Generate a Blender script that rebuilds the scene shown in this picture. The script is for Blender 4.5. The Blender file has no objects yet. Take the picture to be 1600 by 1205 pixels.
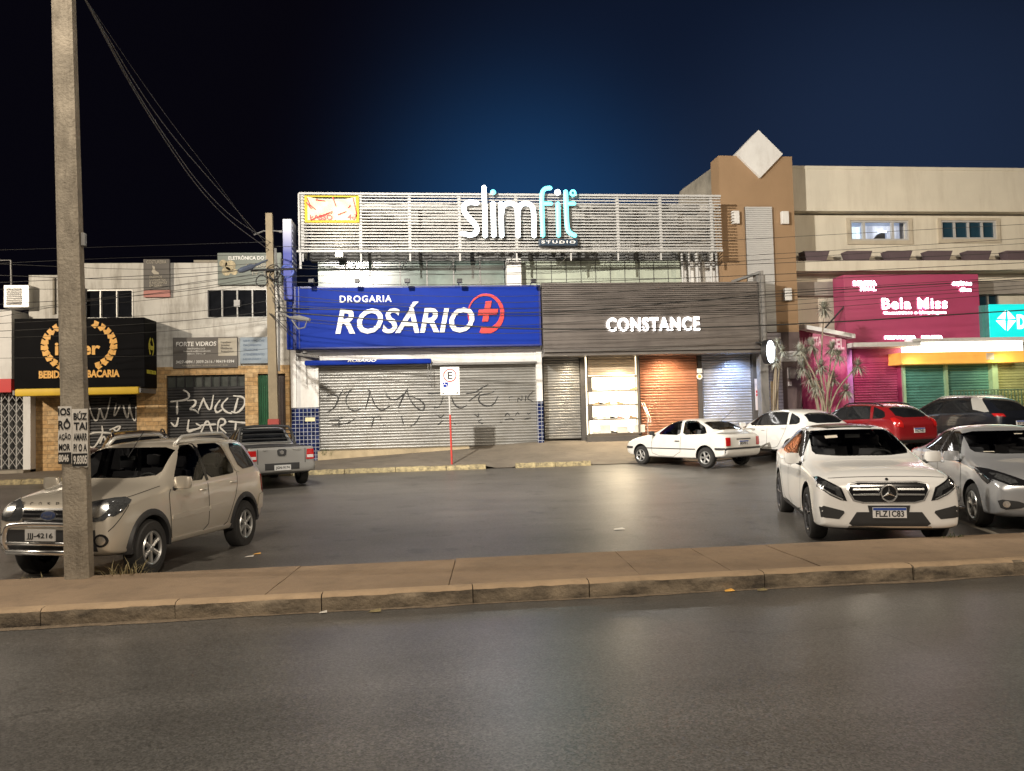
import bpy, bmesh, math, random
from mathutils import Vector, Matrix
from mathutils.bvhtree import BVHTree
random.seed(7)
S = bpy.context.scene
R = math.radians
# ------------------------------------------------------------------ camera
FPX, CAMH = 1190.0, 1.82
YAW, PITCH, ROLL = R(6.3), R(2.19), R(1.46)
cd = bpy.data.cameras.new('camera'); cam = bpy.data.objects.new('camera', cd); S.collection.objects.link(cam); S.camera = cam
cd.sensor_width = 36; cd.lens = 36*FPX/1600; cd.clip_start = .05; cd.clip_end = 2000
D0 = Vector((math.sin(YAW)*math.cos(PITCH), math.cos(YAW)*math.cos(PITCH), math.sin(PITCH)))
_r = Vector((math.cos(YAW), -math.sin(YAW), 0)); _u = _r.cross(D0)
CU = _u*math.cos(ROLL)+_r*math.sin(ROLL); CR = _r*math.cos(ROLL)-_u*math.sin(ROLL)
cam.matrix_world = Matrix(((CR.x, CU.x, -D0.x, 0), (CR.y, CU.y, -D0.y, 0), (CR.z, CU.z, -D0.z, CAMH), (0, 0, 0, 1)))
C0 = Vector((0, 0, CAMH))
def ray(x, y): return D0+CR*((x-800)/FPX)+CU*((602.5-y)/FPX)
def at(x, y, Y):            # point of the photograph on the upright plane at distance Y
    v = ray(x, y); return C0+v*(Y/v.y)
def gr(x, y, z=0):
    v = ray(x, y); return C0+v*((z-CAMH)/v.z)
def R4(l, t, r, b, Y):      # rectangle of a facade at distance Y: x0, x1, z0, z1
    my, mx = (t+b)/2, (l+r)/2
    return at(l, my, Y).x, at(r, my, Y).x, at(mx, b, Y).z, at(mx, t, Y).z
# ------------------------------------------------------------------ world: night sky, town glow and the studio sign's blue halo painted in
S.view_settings.view_transform = 'Standard'; S.view_settings.look = 'None'; S.view_settings.exposure = 0; S.view_settings.gamma = 1
W = bpy.data.worlds.new('World'); S.world = W; W.use_nodes = True
nt = W.node_tree; N = nt.nodes; N.clear()
out = N.new('ShaderNodeOutputWorld'); bg = N.new('ShaderNodeBackground'); tc = N.new('ShaderNodeTexCoord')
def glow(direction, p0, p1, col, pw=None):
    dt = N.new('ShaderNodeVectorMath'); dt.operation = 'DOT_PRODUCT'; dt.inputs[1].default_value = Vector(direction).normalized()
    nt.links.new(tc.outputs['Generated'], dt.inputs[0])
    mr = N.new('ShaderNodeMapRange'); mr.interpolation_type = 'LINEAR' if pw else 'SMOOTHERSTEP'
    mr.inputs[1].default_value = p0; mr.inputs[2].default_value = p1
    nt.links.new(dt.outputs['Value'], mr.inputs[0])
    mx = N.new('ShaderNodeMix'); mx.data_type = 'RGBA'; mx.inputs[6].default_value = (0, 0, 0, 1); mx.inputs[7].default_value = (*col, 1)
    f = mr.outputs[0]
    if pw: q = N.new('ShaderNodeMath'); q.operation = 'POWER'; q.inputs[1].default_value = pw; nt.links.new(f, q.inputs[0]); f = q.outputs[0]
    nt.links.new(f, mx.inputs[0]); return mx.outputs[2]
def addc(a, b):
    m = N.new('ShaderNodeMix'); m.data_type = 'RGBA'; m.blend_type = 'ADD'; m.inputs[0].default_value = 1
    nt.links.new(a, m.inputs[6]); nt.links.new(b, m.inputs[7]); return m.outputs[2]
rgb = N.new('ShaderNodeRGB'); rgb.outputs[0].default_value = (.0020, .0017, .0038, 1)
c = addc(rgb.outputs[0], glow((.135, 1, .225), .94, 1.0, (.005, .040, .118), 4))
c = addc(c, glow((.34, 1, .20), .84, 1.0, (.003, .008, .022)))
c = addc(c, glow((.80, 1, .10), .86, 1.0, (.007, .0135, .030)))
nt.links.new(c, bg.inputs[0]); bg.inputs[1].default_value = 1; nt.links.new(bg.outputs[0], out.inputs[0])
# ------------------------------------------------------------------ street lamps (heads are above the picture)
def lamp(name, loc, aim, power, col, angle=150, blend=1, r=.18):
    l = bpy.data.lights.new(name, 'SPOT'); l.energy = power; l.color = col; l.spot_size = R(angle); l.spot_blend = blend; l.shadow_soft_size = r
    o = bpy.data.objects.new(name, l); S.collection.objects.link(o); o.location = loc
    o.rotation_euler = (Vector(aim)-Vector(loc)).to_track_quat('-Z', 'Y').to_euler(); return o
WARM = (1, .83, .62)
lamp('street_lamp_light', (-4.0, 11.6, 10.4), (12, 27, 6.5), 21000, (1, .93, .82), 140)
lamp('street_lamp_light', (-3.9, 5.4, 10.4), (-1.5, 6, 0), 3000, (1, .88, .72), 165)
lamp('street_lamp_light', (-23, 11.6, 10.4), (-11, 27, 4), 15000, (1, .86, .68), 165)
lamp('street_lamp_light', (20, 11.6, 10.4), (20, 20, 2), 4200, WARM, 165)
lamp('street_lamp_light', (19, 5.4, 10.4), (14, 3, 0), 3600, WARM, 165)
lamp('street_lamp_light', (4, -9, 10.4), (3, 3, 0), 8200, (1, .86, .69), 150)
# ------------------------------------------------------------------ materials
MATS = {}
def M(name, col, rough=.6, metal=0, var=.12, scale=2.5, bump=0, bscale=30, spec=.5, coat=0, dirt=None, dirt_amt=.4, dirt_scale=(1.2, 1.2, .35), dlo=.5, dn=2.2, emit=None, es=0, trans=0):
    if name in MATS: return MATS[name]
    m = bpy.data.materials.new(name); m.use_nodes = True; t = m.node_tree; b = t.nodes['Principled BSDF']
    b.inputs['Roughness'].default_value = rough; b.inputs['Metallic'].default_value = metal
    b.inputs['Specular IOR Level'].default_value = spec; b.inputs['Coat Weight'].default_value = coat; b.inputs['Coat Roughness'].default_value = .04
    if trans: b.inputs['Transmission Weight'].default_value = trans
    co = t.nodes.new('ShaderNodeTexCoord')
    def noise(sc, det=5, vec=None, ro=.6):
        n = t.nodes.new('ShaderNodeTexNoise'); n.inputs['Scale'].default_value = sc; n.inputs['Detail'].default_value = det; n.inputs['Roughness'].default_value = ro
        t.links.new(vec or co.outputs['Object'], n.inputs['Vector']); return n.outputs['Fac']
    def ramp(f, a, b_):
        r = t.nodes.new('ShaderNodeMapRange'); r.inputs[1].default_value = a; r.inputs[2].default_value = b_; t.links.new(f, r.inputs[0]); return r.outputs[0]
    def mix(f, a, b_):
        x = t.nodes.new('ShaderNodeMix'); x.data_type = 'RGBA'
        if f is not None: t.links.new(f, x.inputs[0])
        for i, v in ((6, a), (7, b_)):
            if hasattr(v, 'links'): t.links.new(v, x.inputs[i])
            else: x.inputs[i].default_value = (*v[:3], 1)
        return x.outputs[2]
    base = mix(ramp(noise(scale), .3, .7), [c*(1-var) for c in col], [min(1, c*(1+var)) for c in col])
    if dirt:
        mp = t.nodes.new('ShaderNodeMapping'); mp.inputs['Scale'].default_value = dirt_scale; t.links.new(co.outputs['Object'], mp.inputs['Vector'])
        f = ramp(noise(dn, 8, mp.outputs[0], .7), dlo, dlo+.24)
        mu = t.nodes.new('ShaderNodeMath'); mu.operation = 'MULTIPLY'; mu.inputs[1].default_value = dirt_amt; t.links.new(f, mu.inputs[0])
        base = mix(mu.outputs[0], base, dirt)
    t.links.new(base, b.inputs['Base Color'])
    if bump:
        bp = t.nodes.new('ShaderNodeBump'); bp.inputs['Strength'].default_value = bump; bp.inputs['Distance'].default_value = .02
        t.links.new(noise(bscale, 4), bp.inputs['Height']); t.links.new(bp.outputs[0], b.inputs['Normal'])
    if emit:
        b.inputs['Emission Color'].default_value = (*emit, 1); b.inputs['Emission Strength'].default_value = es
    MATS[name] = m; m['b'] = 1; return m
def brickmat(name, c1, c2, mortar, bw, bh, ms, offset=.5, rough=.7, bump=.4, bias=0, squash=1):
    if name in MATS: return MATS[name]
    m = bpy.data.materials.new(name); m.use_nodes = True; t = m.node_tree; b = t.nodes['Principled BSDF']
    co = t.nodes.new('ShaderNodeTexCoord'); sp = t.nodes.new('ShaderNodeSeparateXYZ'); cb = t.nodes.new('ShaderNodeCombineXYZ')
    ad = t.nodes.new('ShaderNodeMath'); ad.operation = 'ADD'
    t.links.new(co.outputs['Object'], sp.inputs[0]); t.links.new(sp.outputs[0], ad.inputs[0]); t.links.new(sp.outputs[1], ad.inputs[1])
    t.links.new(ad.outputs[0], cb.inputs[0]); t.links.new(sp.outputs[2], cb.inputs[1])
    br = t.nodes.new('ShaderNodeTexBrick'); t.links.new(cb.outputs[0], br.inputs['Vector'])
    br.inputs['Scale'].default_value = 1; br.inputs['Brick Width'].default_value = bw; br.inputs['Row Height'].default_value = bh; br.inputs['Mortar Size'].default_value = ms
    br.inputs['Color1'].default_value = (*c1, 1); br.inputs['Color2'].default_value = (*c2, 1); br.inputs['Mortar'].default_value = (*mortar, 1)
    br.inputs['Bias'].default_value = bias; br.offset = offset; br.squash = squash
    nz = t.nodes.new('ShaderNodeTexNoise'); nz.inputs['Scale'].default_value = 9; nz.inputs['Detail'].default_value = 6; t.links.new(co.outputs['Object'], nz.inputs['Vector'])
    mx = t.nodes.new('ShaderNodeMix'); mx.data_type = 'RGBA'; mx.blend_type = 'MULTIPLY'; mx.inputs[0].default_value = .7
    mr = t.nodes.new('ShaderNodeMapRange'); mr.inputs[1].default_value = .3; mr.inputs[2].default_value = .65; mr.inputs[3].default_value = .45; mr.inputs[4].default_value = 1.15
    t.links.new(nz.outputs['Fac'], mr.inputs[0]); t.links.new(br.outputs['Color'], mx.inputs[6]); t.links.new(mr.outputs[0], mx.inputs[7]); t.links.new(mx.outputs[2], b.inputs['Base Color'])
    bp = t.nodes.new('ShaderNodeBump'); bp.inputs['Strength'].default_value = bump; bp.inputs['Distance'].default_value = .02; bp.invert = True
    t.links.new(br.outputs['Fac'], bp.inputs['Height']); t.links.new(bp.outputs[0], b.inputs['Normal']); b.inputs['Roughness'].default_value = rough
    MATS[name] = m; return m
def asphalt(name, col, rough, stain=.5, lo=.63, tone=(1, 1, 1)):
    m = bpy.data.materials.new(name); m.use_nodes = True; t = m.node_tree; b = t.nodes['Principled BSDF']; co = t.nodes.new('ShaderNodeTexCoord')
    def noise(sc, det=5, ro=.6, vec=None):
        n = t.nodes.new('ShaderNodeTexNoise'); n.inputs['Scale'].default_value = sc; n.inputs['Detail'].default_value = det; n.inputs['Roughness'].default_value = ro
        t.links.new(vec or co.outputs['Object'], n.inputs['Vector']); return n.outputs['Fac']
    def rng(f, a, b_, c_, d):
        r = t.nodes.new('ShaderNodeMapRange'); r.inputs[1].default_value = a; r.inputs[2].default_value = b_; r.inputs[3].default_value = c_; r.inputs[4].default_value = d
        t.links.new(f, r.inputs[0]); return r.outputs[0]
    def mul(a, b_):
        x = t.nodes.new('ShaderNodeMath'); x.operation = 'MULTIPLY'; t.links.new(a, x.inputs[0]); t.links.new(b_, x.inputs[1]); return x.outputs[0]
    mp = t.nodes.new('ShaderNodeMapping'); mp.inputs['Scale'].default_value = (.22, 1.6, 1); t.links.new(co.outputs['Object'], mp.inputs['Vector'])
    big = rng(noise(.35, 6), .3, .7, .78, 1.22); tracks = rng(noise(1.1, 5, .6, mp.outputs[0]), .3, .7, .82, 1.16)
    vo = t.nodes.new('ShaderNodeTexVoronoi'); vo.inputs['Scale'].default_value = 85; t.links.new(co.outputs['Object'], vo.inputs['Vector'])
    grit = rng(vo.outputs['Color'], .1, .9, .58, 1.48); fine = rng(noise(30, 4, .75), .3, .7, .72, 1.28)
    dv = t.nodes.new('ShaderNodeVectorMath'); dv.operation = 'ADD'; nv = t.nodes.new('ShaderNodeTexNoise'); nv.inputs['Scale'].default_value = 1.6; nv.inputs['Detail'].default_value = 6
    t.links.new(co.outputs['Object'], nv.inputs['Vector']); t.links.new(co.outputs['Object'], dv.inputs[0]); t.links.new(nv.outputs['Color'], dv.inputs[1])
    cv = t.nodes.new('ShaderNodeTexVoronoi'); cv.feature = 'DISTANCE_TO_EDGE'; cv.inputs['Scale'].default_value = .42; t.links.new(dv.outputs[0], cv.inputs['Vector'])
    crk = rng(cv.outputs['Distance'], .0, .010, .55, 1); gate = rng(noise(.5, 3), .48, .56, 0, 1)
    one = t.nodes.new('ShaderNodeMix'); one.inputs[2].default_value = 1; t.links.new(gate, one.inputs[0]); t.links.new(crk, one.inputs[3])
    # old oil spots and tar seams
    sp = rng(noise(1.5, 7, .65), lo, lo+.06, 1, stain)
    f = mul(mul(mul(mul(mul(big, tracks), grit), fine), sp), one.outputs[0])
    mx = t.nodes.new('ShaderNodeMix'); mx.data_type = 'RGBA'; mx.blend_type = 'MULTIPLY'; mx.inputs[0].default_value = 1; mx.inputs[6].default_value = (*col, 1)
    t.links.new(f, mx.inputs[7]); t.links.new(mx.outputs[2], b.inputs['Base Color'])
    t.links.new(rng(noise(.8, 6), .3, .7, rough-.02, rough+.03), b.inputs['Roughness'])
    bp = t.nodes.new('ShaderNodeBump'); bp.inputs['Strength'].default_value = .30; bp.inputs['Distance'].default_value = .0016
    t.links.new(vo.outputs['Distance'], bp.inputs['Height']); t.links.new(bp.outputs[0], b.inputs['Normal'])
    b.inputs['Specular IOR Level'].default_value = .5
    MATS[name] = m; return m
# ------------------------------------------------------------------ mesh helpers
ORIG = {}
class MB:
    def __init__(s): s.v = []; s.f = []; s.smooth = False
    def add(s, vs, fs):
        o = len(s.v); s.v += [Vector(p) for p in vs]; s.f += [[i+o for i in f] for f in fs]; return s
    def box(s, x0, x1, y0, y1, z0, z1, ch=0):
        if ch:
            bm = bmesh.new(); bmesh.ops.create_cube(bm, size=1)
            for v in bm.verts: v.co = ((x0+x1)/2+v.co.x*(x1-x0), (y0+y1)/2+v.co.y*(y1-y0), (z0+z1)/2+v.co.z*(z1-z0))
            bmesh.ops.bevel(bm, geom=bm.edges[:], offset=ch, segments=2, affect='EDGES', profile=.5)
            bm.verts.index_update(); s.add([v.co.copy() for v in bm.verts], [[v.index for v in f.verts] for f in bm.faces]); bm.free(); return s
        return s.add([(x0, y0, z0), (x1, y0, z0), (x1, y1, z0), (x0, y1, z0), (x0, y0, z1), (x1, y0, z1), (x1, y1, z1), (x0, y1, z1)],
                     [(0, 3, 2, 1), (4, 5, 6, 7), (0, 1, 5, 4), (1, 2, 6, 5), (2, 3, 7, 6), (3, 0, 4, 7)])
    def obox(s, o, a, b, c):    # box from corner o with edge vectors
        o, a, b, c = map(Vector, (o, a, b, c))
        if a.cross(b).dot(c) < 0: a, b = b, a
        return s.add([o, o+a, o+a+b, o+b, o+c, o+a+c, o+a+b+c, o+b+c], [(0, 3, 2, 1), (4, 5, 6, 7), (0, 1, 5, 4), (1, 2, 6, 5), (2, 3, 7, 6), (3, 0, 4, 7)])
    def prism(s, pts, Y0, Y1):  # polygon in x,z pulled from Y0 to Y1
        n = len(pts); ar = sum(pts[i][0]*pts[(i+1) % n][1]-pts[(i+1) % n][0]*pts[i][1] for i in range(n))
        if ar < 0: pts = pts[::-1]
        return s.add([(x, Y0, z) for x, z in pts]+[(x, Y1, z) for x, z in pts], [list(range(n)), [n+i for i in range(n)][::-1]]+[[i, n+i, n+(i+1) % n, (i+1) % n] for i in range(n)])
    def tube(s, path, r, n=8, cap=True, flat=None):
        P = [Vector(p) for p in path]; rr = r if isinstance(r, (list, tuple)) else [r]*len(P); vs = []; fs = []; up = None
        for i, p in enumerate(P):
            t = (P[min(i+1, len(P)-1)]-P[max(i-1, 0)]).normalized()
            if up is None: up = t.orthogonal().normalized()
            up = (up-t*up.dot(t)); up = up.normalized() if up.length > 1e-6 else t.orthogonal().normalized()
            sd = t.cross(up)
            for k in range(n):
                a = 2*math.pi*k/n; d = up*math.cos(a)*rr[i]+sd*math.sin(a)*rr[i]
                if flat: d.y *= flat
                vs.append(p+d)
        for i in range(len(P)-1):
            for k in range(n): fs.append((i*n+k, i*n+(k+1) % n, (i+1)*n+(k+1) % n, (i+1)*n+k))
        if cap: fs += [list(range(n))[::-1], [(len(P)-1)*n+k for k in range(n)]]
        return s.add(vs, fs)
    def lathe(s, prof, o, axis='z', n=24, close=True):
        vs = []; fs = []; m = len(prof); o = Vector(o)
        for k in range(n):
            a = 2*math.pi*k/n; ca, sa = math.cos(a), math.sin(a)
            for r, h in prof: vs.append(o+(Vector((r*ca, r*sa, h)) if axis == 'z' else Vector((r*sa, h, r*ca)) if axis == 'y' else Vector((h, r*ca, r*sa))))
        for k in range(n):
            for j in range(m-1): fs.append((k*m+j, ((k+1) % n)*m+j, ((k+1) % n)*m+j+1, k*m+j+1))
        return s.add(vs, fs)
    def disc(s, c, r, n, d, nrm=(0, -1, 0)):   # thick disc
        c = Vector(c); nrm = Vector(nrm).normalized(); return s.tube([c, c+nrm*d], r, n)
    def build(s, name, mat, parent=None, smooth=None, fix=True, loc=None):
        o0 = ORIG.get(parent.name, Vector()) if parent else Vector(loc or (0, 0, 0))
        me = bpy.data.meshes.new(name); me.from_pydata([v-o0 for v in s.v], [], s.f)
        if fix:
            bm = bmesh.new(); bm.from_mesh(me); bmesh.ops.recalc_face_normals(bm, faces=bm.faces); bm.to_mesh(me); bm.free()
        return link(me, name, mat, parent, (s.smooth if smooth is None else smooth), o0, None if parent else o0)
def link(me, name, mat, parent=None, smooth=False, o0=Vector(), loc=None):
    if mat is not None and not me.materials: me.materials.append(mat)
    if smooth:
        me.polygons.foreach_set('use_smooth', [True]*len(me.polygons))
        if smooth is not True: me.set_sharp_from_angle(angle=R(smooth))
    me.update(); o = bpy.data.objects.new(name, me); S.collection.objects.link(o)
    if parent: o.parent = parent
    if loc is not None: o.location = loc
    ORIG[o.name] = Vector(o0); return o
def tag(o, label, cat, group=None):
    o['label'] = label; o['category'] = cat
    if group: o['group'] = group
    return o
def thing(name, label, cat, loc=(0, 0, 0), group=None):
    o = bpy.data.objects.new(name, None); S.collection.objects.link(o); o.location = loc; o.empty_display_size = .2
    ORIG[o.name] = Vector(loc); return tag(o, label, cat, group)
def struct(o, kind='structure'): o['kind'] = kind; return o
_fc = {}
def glyphs(txt, bold=0, shear=0, space=1.0):
    k = (txt, bold, shear, space)
    if k not in _fc:
        cu = bpy.data.curves.new('t', 'FONT'); cu.body = txt; cu.size = 1; cu.extrude = .5; cu.offset = bold; cu.shear = shear; cu.space_character = space; cu.resolution_u = 3
        o = bpy.data.objects.new('t', cu); S.collection.objects.link(o); bpy.context.view_layer.update()
        me = bpy.data.meshes.new_from_object(o.evaluated_get(bpy.context.evaluated_depsgraph_get()))
        vs = [v.co.copy() for v in me.vertices]; fs = [list(p.vertices) for p in me.polygons]
        bpy.data.objects.remove(o); bpy.data.curves.remove(cu); bpy.data.meshes.remove(me)
        x0 = min(v.x for v in vs); x1 = max(v.x for v in vs); y0 = min(v.y for v in vs); y1 = max(v.y for v in vs)
        _fc[k] = ([((v.x-x0)/(x1-x0), (v.y-y0)/(y1-y0), v.z+.5) for v in vs], fs)
    return _fc[k]
def text(mb, txt, x0, x1, z0, z1, Y, depth=.02, bold=0, shear=0, space=1.0):   # lettering filling a box on a facade
    vs, fs = glyphs(txt, bold, shear, space); mb.add([(x0+a*(x1-x0), Y-c*depth, z0+b*(z1-z0)) for a, b, c in vs], fs); return mb
def textf(mb, txt, o, r, u, w, h, depth=.004, bold=0, shear=0, space=1.0):     # lettering on any plane: centre o
    o, r, u = Vector(o), Vector(r).normalized(), Vector(u).normalized(); n = r.cross(u)
    vs, fs = glyphs(txt, bold, shear, space); mb.add([o+r*((a-.5)*w)+u*((b-.5)*h)+n*(c*depth) for a, b, c in vs], fs); return mb
def channel(o, side, flat=False):       # only the face of a channel letter glows; its returns are opaque
    me = o.data; me.materials.append(side)
    for p in me.polygons:
        if (abs(p.normal.y) < .7 if flat else p.normal.y > -.35): p.material_index = 1
    return o
def TR(ox, oy, s, pts): return [(ox+x/s, oy+y/s) for x, y in pts]
def smoothline(pts, it=2):
    for _ in range(it):
        q = [pts[0]]
        for a, b in zip(pts[:-1], pts[1:]): q += [tuple(a[i]*.75+b[i]*.25 for i in range(len(a))), tuple(a[i]*.25+b[i]*.75 for i in range(len(a)))]
        pts = q+[pts[-1]]
    return pts
def strokes(lines, Y, r, n=6, flat=.25, it=2):
    mb = MB()
    for l in lines:
        q = smoothline(l, it); m = len(q); mb.tube([at(x, y, Y) for x, y in q], [r*(.55+.55*math.sin(math.pi*(k+.5)/m))*(1+.18*math.sin(k*1.7+l[0][0])) for k in range(m)], n, flat=flat)
    return mb
def ridged(x0, x1, z0, z1, Y, pitch=.1, depth=.035, bias=.5):     # roller shutter curtain of curved horizontal laths
    mb = MB(); n = max(2, round((z1-z0)/pitch)); p = (z1-z0)/n; pr = []
    for i in range(n):
        for a in range(6): pr.append((z0+p*(i+a/6), Y-depth*math.sin(math.pi*a/6)**.7))
    pr.append((z1, Y)); xs = [x0, x1]
    nx = 24; xs = [x0+(x1-x0)*k/nx for k in range(nx+1)]; q = nx+1
    vs = [(x, y-.005*math.sin(x*2.3+z*3.1)-.004*math.sin(x*5.7-z*7.3+x0)+.003*math.sin(x*11+z*5), z+.004*math.sin(x*1.7+int((z-z0)/p+.001)*2.3)) for z, y in pr for x in xs]; fs = [(i*q+j, i*q+j+1, (i+1)*q+j+1, (i+1)*q+j) for i in range(len(pr)-1) for j in range(nx)]
    mb.add(vs, fs); mb.box(x0, x1, Y+.012, Y+.03, z0, z1); return mb
def zg(Y, x=0):
    z = max(0, (Y-9)*.014)
    if x > 9 and Y > 13: z += .22*min(1, (x-9)/3)*min(1, (Y-13)/4)
    return z
# ================================================================== setting: ground, road, median, pavement
m_road = asphalt('road_asphalt', (.082, .080, .077), .295, .6, .66); m_lot = asphalt('lot_asphalt', (.084, .077, .069), .41, .55, .58)
m_median = M('median_concrete', (.285, .205, .135), .85, var=.18, scale=1.1, bump=.5, bscale=55, dirt=(.13, .095, .065), dirt_amt=.6, dirt_scale=(1, 1, 1), dlo=.42)
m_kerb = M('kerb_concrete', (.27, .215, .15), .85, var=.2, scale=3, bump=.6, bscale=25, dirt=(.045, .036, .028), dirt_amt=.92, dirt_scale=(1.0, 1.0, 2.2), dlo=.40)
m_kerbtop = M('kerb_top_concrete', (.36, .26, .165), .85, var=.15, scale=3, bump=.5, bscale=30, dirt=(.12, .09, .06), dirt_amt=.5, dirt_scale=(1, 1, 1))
m_ykerb = M('yellow_kerb', (.40, .33, .18), .8, var=.25, scale=6, bump=.6, bscale=20, dirt=(.10, .085, .06), dirt_amt=.95, dirt_scale=(2, 2, 2), dlo=.42, dn=4)
m_pave = M('pavement_concrete', (.17, .145, .115), .8, var=.18, scale=1.2, bump=.4, bscale=40, dirt=(.07, .06, .05), dirt_amt=.6, dirt_scale=(.7, 1.5, 1))
m_joint = M('joint_gap', (.035, .028, .022), .95)
mb = MB().add([(-400, -300, -.06), (400, -300, -.06), (400, 600, -.06), (-400, 600, -.06)], [(0, 1, 2, 3)]); struct(mb.build('ground', M('bare_earth', (.10, .075, .05), .9)))
mb = MB().add([(-60, -20, 0), (60, -20, 0), (60, 7.43, 0), (-60, 7.43, 0)], [(0, 1, 2, 3)]); struct(mb.build('road', m_road))
# parking lot, rising gently towards the shops
xs = [-60, -30, -20]+[-16+i*1.0 for i in range(47)]+[40, 60]; ys = [8.9, 9, 11, 13, 15, 17, 19, 21, 23.2]
mb = MB(); mb.add([(x, y, zg(y, x)) for y in ys for x in xs], [(j*len(xs)+i, j*len(xs)+i+1, (j+1)*len(xs)+i+1, (j+1)*len(xs)+i) for j in range(len(ys)-1) for i in range(len(xs)-1)])
struct(mb.build('parking_lot', m_lot, smooth=True))
# median strip: concrete slabs with cast joints and granite kerb stones along the road
random.seed(3)
jx = [-60, -40, -20, -9.5, -6.6, -4.95, -1.55, .22, 2.15, 3.1, 4.05, 6.2, 9.0, 13, 20, 40, 60]
mb = MB()
for a, b in zip(jx[:-1], jx[1:]):
    sk0 = .12*math.sin(a*7); sk1 = .12*math.sin(b*7)
    n = 6; top = []
    z = .150+random.uniform(-.004, .004)
    for k in range(n+1):
        t = k/n; top.append((a+.005+sk0*(t-.5), 7.60+t*1.42+0.012*math.sin(a*3+k), z+.003*math.sin(k*2.1+a)))
    top2 = [(b-.005+sk1*(k/n-.5), 7.60+k/n*1.42+.012*math.sin(b*3+k), z+.003*math.sin(k*1.7+b)) for k in range(n+1)]
    vs = top+top2+[(p[0], p[1], -.05) for p in top]+[(p[0], p[1], -.05) for p in top2]; m = n+1
    fs = [(k, m+k, m+k+1, k+1) for k in range(n)]+[(k, k+1, 2*m+k+1, 2*m+k) for k in range(n)]+[(m+k, 3*m+k, 3*m+k+1, m+k+1) for k in range(n)]
    fs += [(0, 2*m, 3*m, m), (n, m+n, 3*m+n, 2*m+n)]
    mb.add(vs, fs)
med = struct(mb.build('median_pavement', m_median))
mb = MB().box(-60, 60, 7.58, 9.0, .02, .125); mb.build('joint', m_joint, med)
mbk = MB(); x = -60
while x < 60:
    L = random.uniform(1.0, 1.9) if abs(x) < 14 else 6
    d = random.uniform(-.018, .018); bm = bmesh.new(); bmesh.ops.create_grid(bm, x_segments=14, y_segments=5, size=.5)
    vs = []; fs = []
    prof = [(7.455, -.05), (7.452, .03), (7.45, .09), (7.452, .135), (7.475, .156), (7.54, .162), (7.605, .158), (7.605, -.05)]
    nx = 12
    for i in range(nx+1):
        for j, (y, z) in enumerate(prof):
            r = random.uniform(-.006, .006)*(1 if 0 < j < 6 else 0)
            vs.append((x+.005+(L-.010)*i/nx, y+d+r, z+r*.6))
    q = len(prof)
    for i in range(nx):
        for j in range(q-1): fs.append((i*q+j, i*q+j+1, (i+1)*q+j+1, (i+1)*q+j))
    fs += [list(range(q)), [nx*q+j for j in range(q)][::-1]]
    mbk.add(vs, fs); bm.free(); x += L
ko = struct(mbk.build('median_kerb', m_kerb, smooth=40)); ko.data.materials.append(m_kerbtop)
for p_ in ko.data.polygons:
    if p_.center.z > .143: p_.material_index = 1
# sand washed into the gutters
mg_ = MB(); rnd = random.Random(17)
def dust(y, sgn, z0, w0, w1, x0=-14, x1=16, st=.06):
    n = int((x1-x0)/st); a = []; w_ = w0
    for i in range(n+1):
        x = x0+i*st; w_ += rnd.uniform(-.012, .012); w_ = min(w1, max(w0, w_)); a += [(x, y, z0), (x, y+sgn*w_, z0-.004)]
    mg_.add(a, [(2*i, 2*i+1, 2*i+3, 2*i+2) for i in range(n)])
dust(7.44, -1, .008, .015, .10); dust(9.02, 1, .010, .02, .14)
struct(mg_.build('gutter_sand', M('gutter_sand', (.17, .13, .09), .95, var=.35, scale=14, bump=.6, bscale=60)), 'stuff')
# shop pavement with ramps, and its kerb stones
def zbase(x):
    P = [(-20, .30), (-13.4, .33), (-4.7, .40), (-3.6, .47), (0, .66), (3.8, .86), (5.6, .84), (9, .84), (14, .80), (30, .85)]
    for (a, za), (b, zb) in zip(P[:-1], P[1:]):
        if x <= b: return za+(zb-za)*max(0, (x-a))/(b-a)
    return P[-1][1]
KY = 23.05
def kerbed(x): return x < 1.70 or 2.55 < x < 4.95
xs = [-60, -30, -20]+[-16+i*.5 for i in range(90)]+[40, 60]; ny = 8
mb = MB()
for j in range(ny+1):
    t = j/ny; y = KY+.14+t*(28.6-KY-.14)
    for x in xs:
        tt = min(1, (y-KY-.14)/3.4); a = zg(KY, x)+(.125 if kerbed(x) else .02); mb.v.append(Vector((x, y, a+(zbase(x)-a)*tt)))
n = len(xs); mb.f = [[j*n+i, j*n+i+1, (j+1)*n+i+1, (j+1)*n+i] for j in range(ny) for i in range(n-1)]
struct(mb.build('pavement', m_pave, smooth=True))
mb = MB()
for a, b in [(-60, -16)]+[(-16+i*1.5, -16+i*1.5+1.48) for i in range(11)]+[(.5, 1.68), (2.6, 3.8), (3.82, 4.92)]:
    vs = []; nx = 10; q = 6
    for i in range(nx+1):
        xx = a+(b-a)*i/nx; z0 = zg(KY, xx)
        for j, (y, z) in enumerate([(KY-.01, -.1), (KY-.005, .07), (KY+.02, .128), (KY+.08, .14), (KY+.16, .133), (KY+.16, -.1)]):
            r = random.uniform(-.014, .014) if 0 < j < 5 else 0; vs.append((xx, y+r, z0+z+r))
    mb.add(vs, [(i*q+j, i*q+j+1, (i+1)*q+j+1, (i+1)*q+j) for i in range(nx) for j in range(q-1)]+[list(range(q)), [nx*q+j for j in range(q)][::-1]])
struct(mb.build('shop_kerb', m_ykerb, smooth=50))
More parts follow.
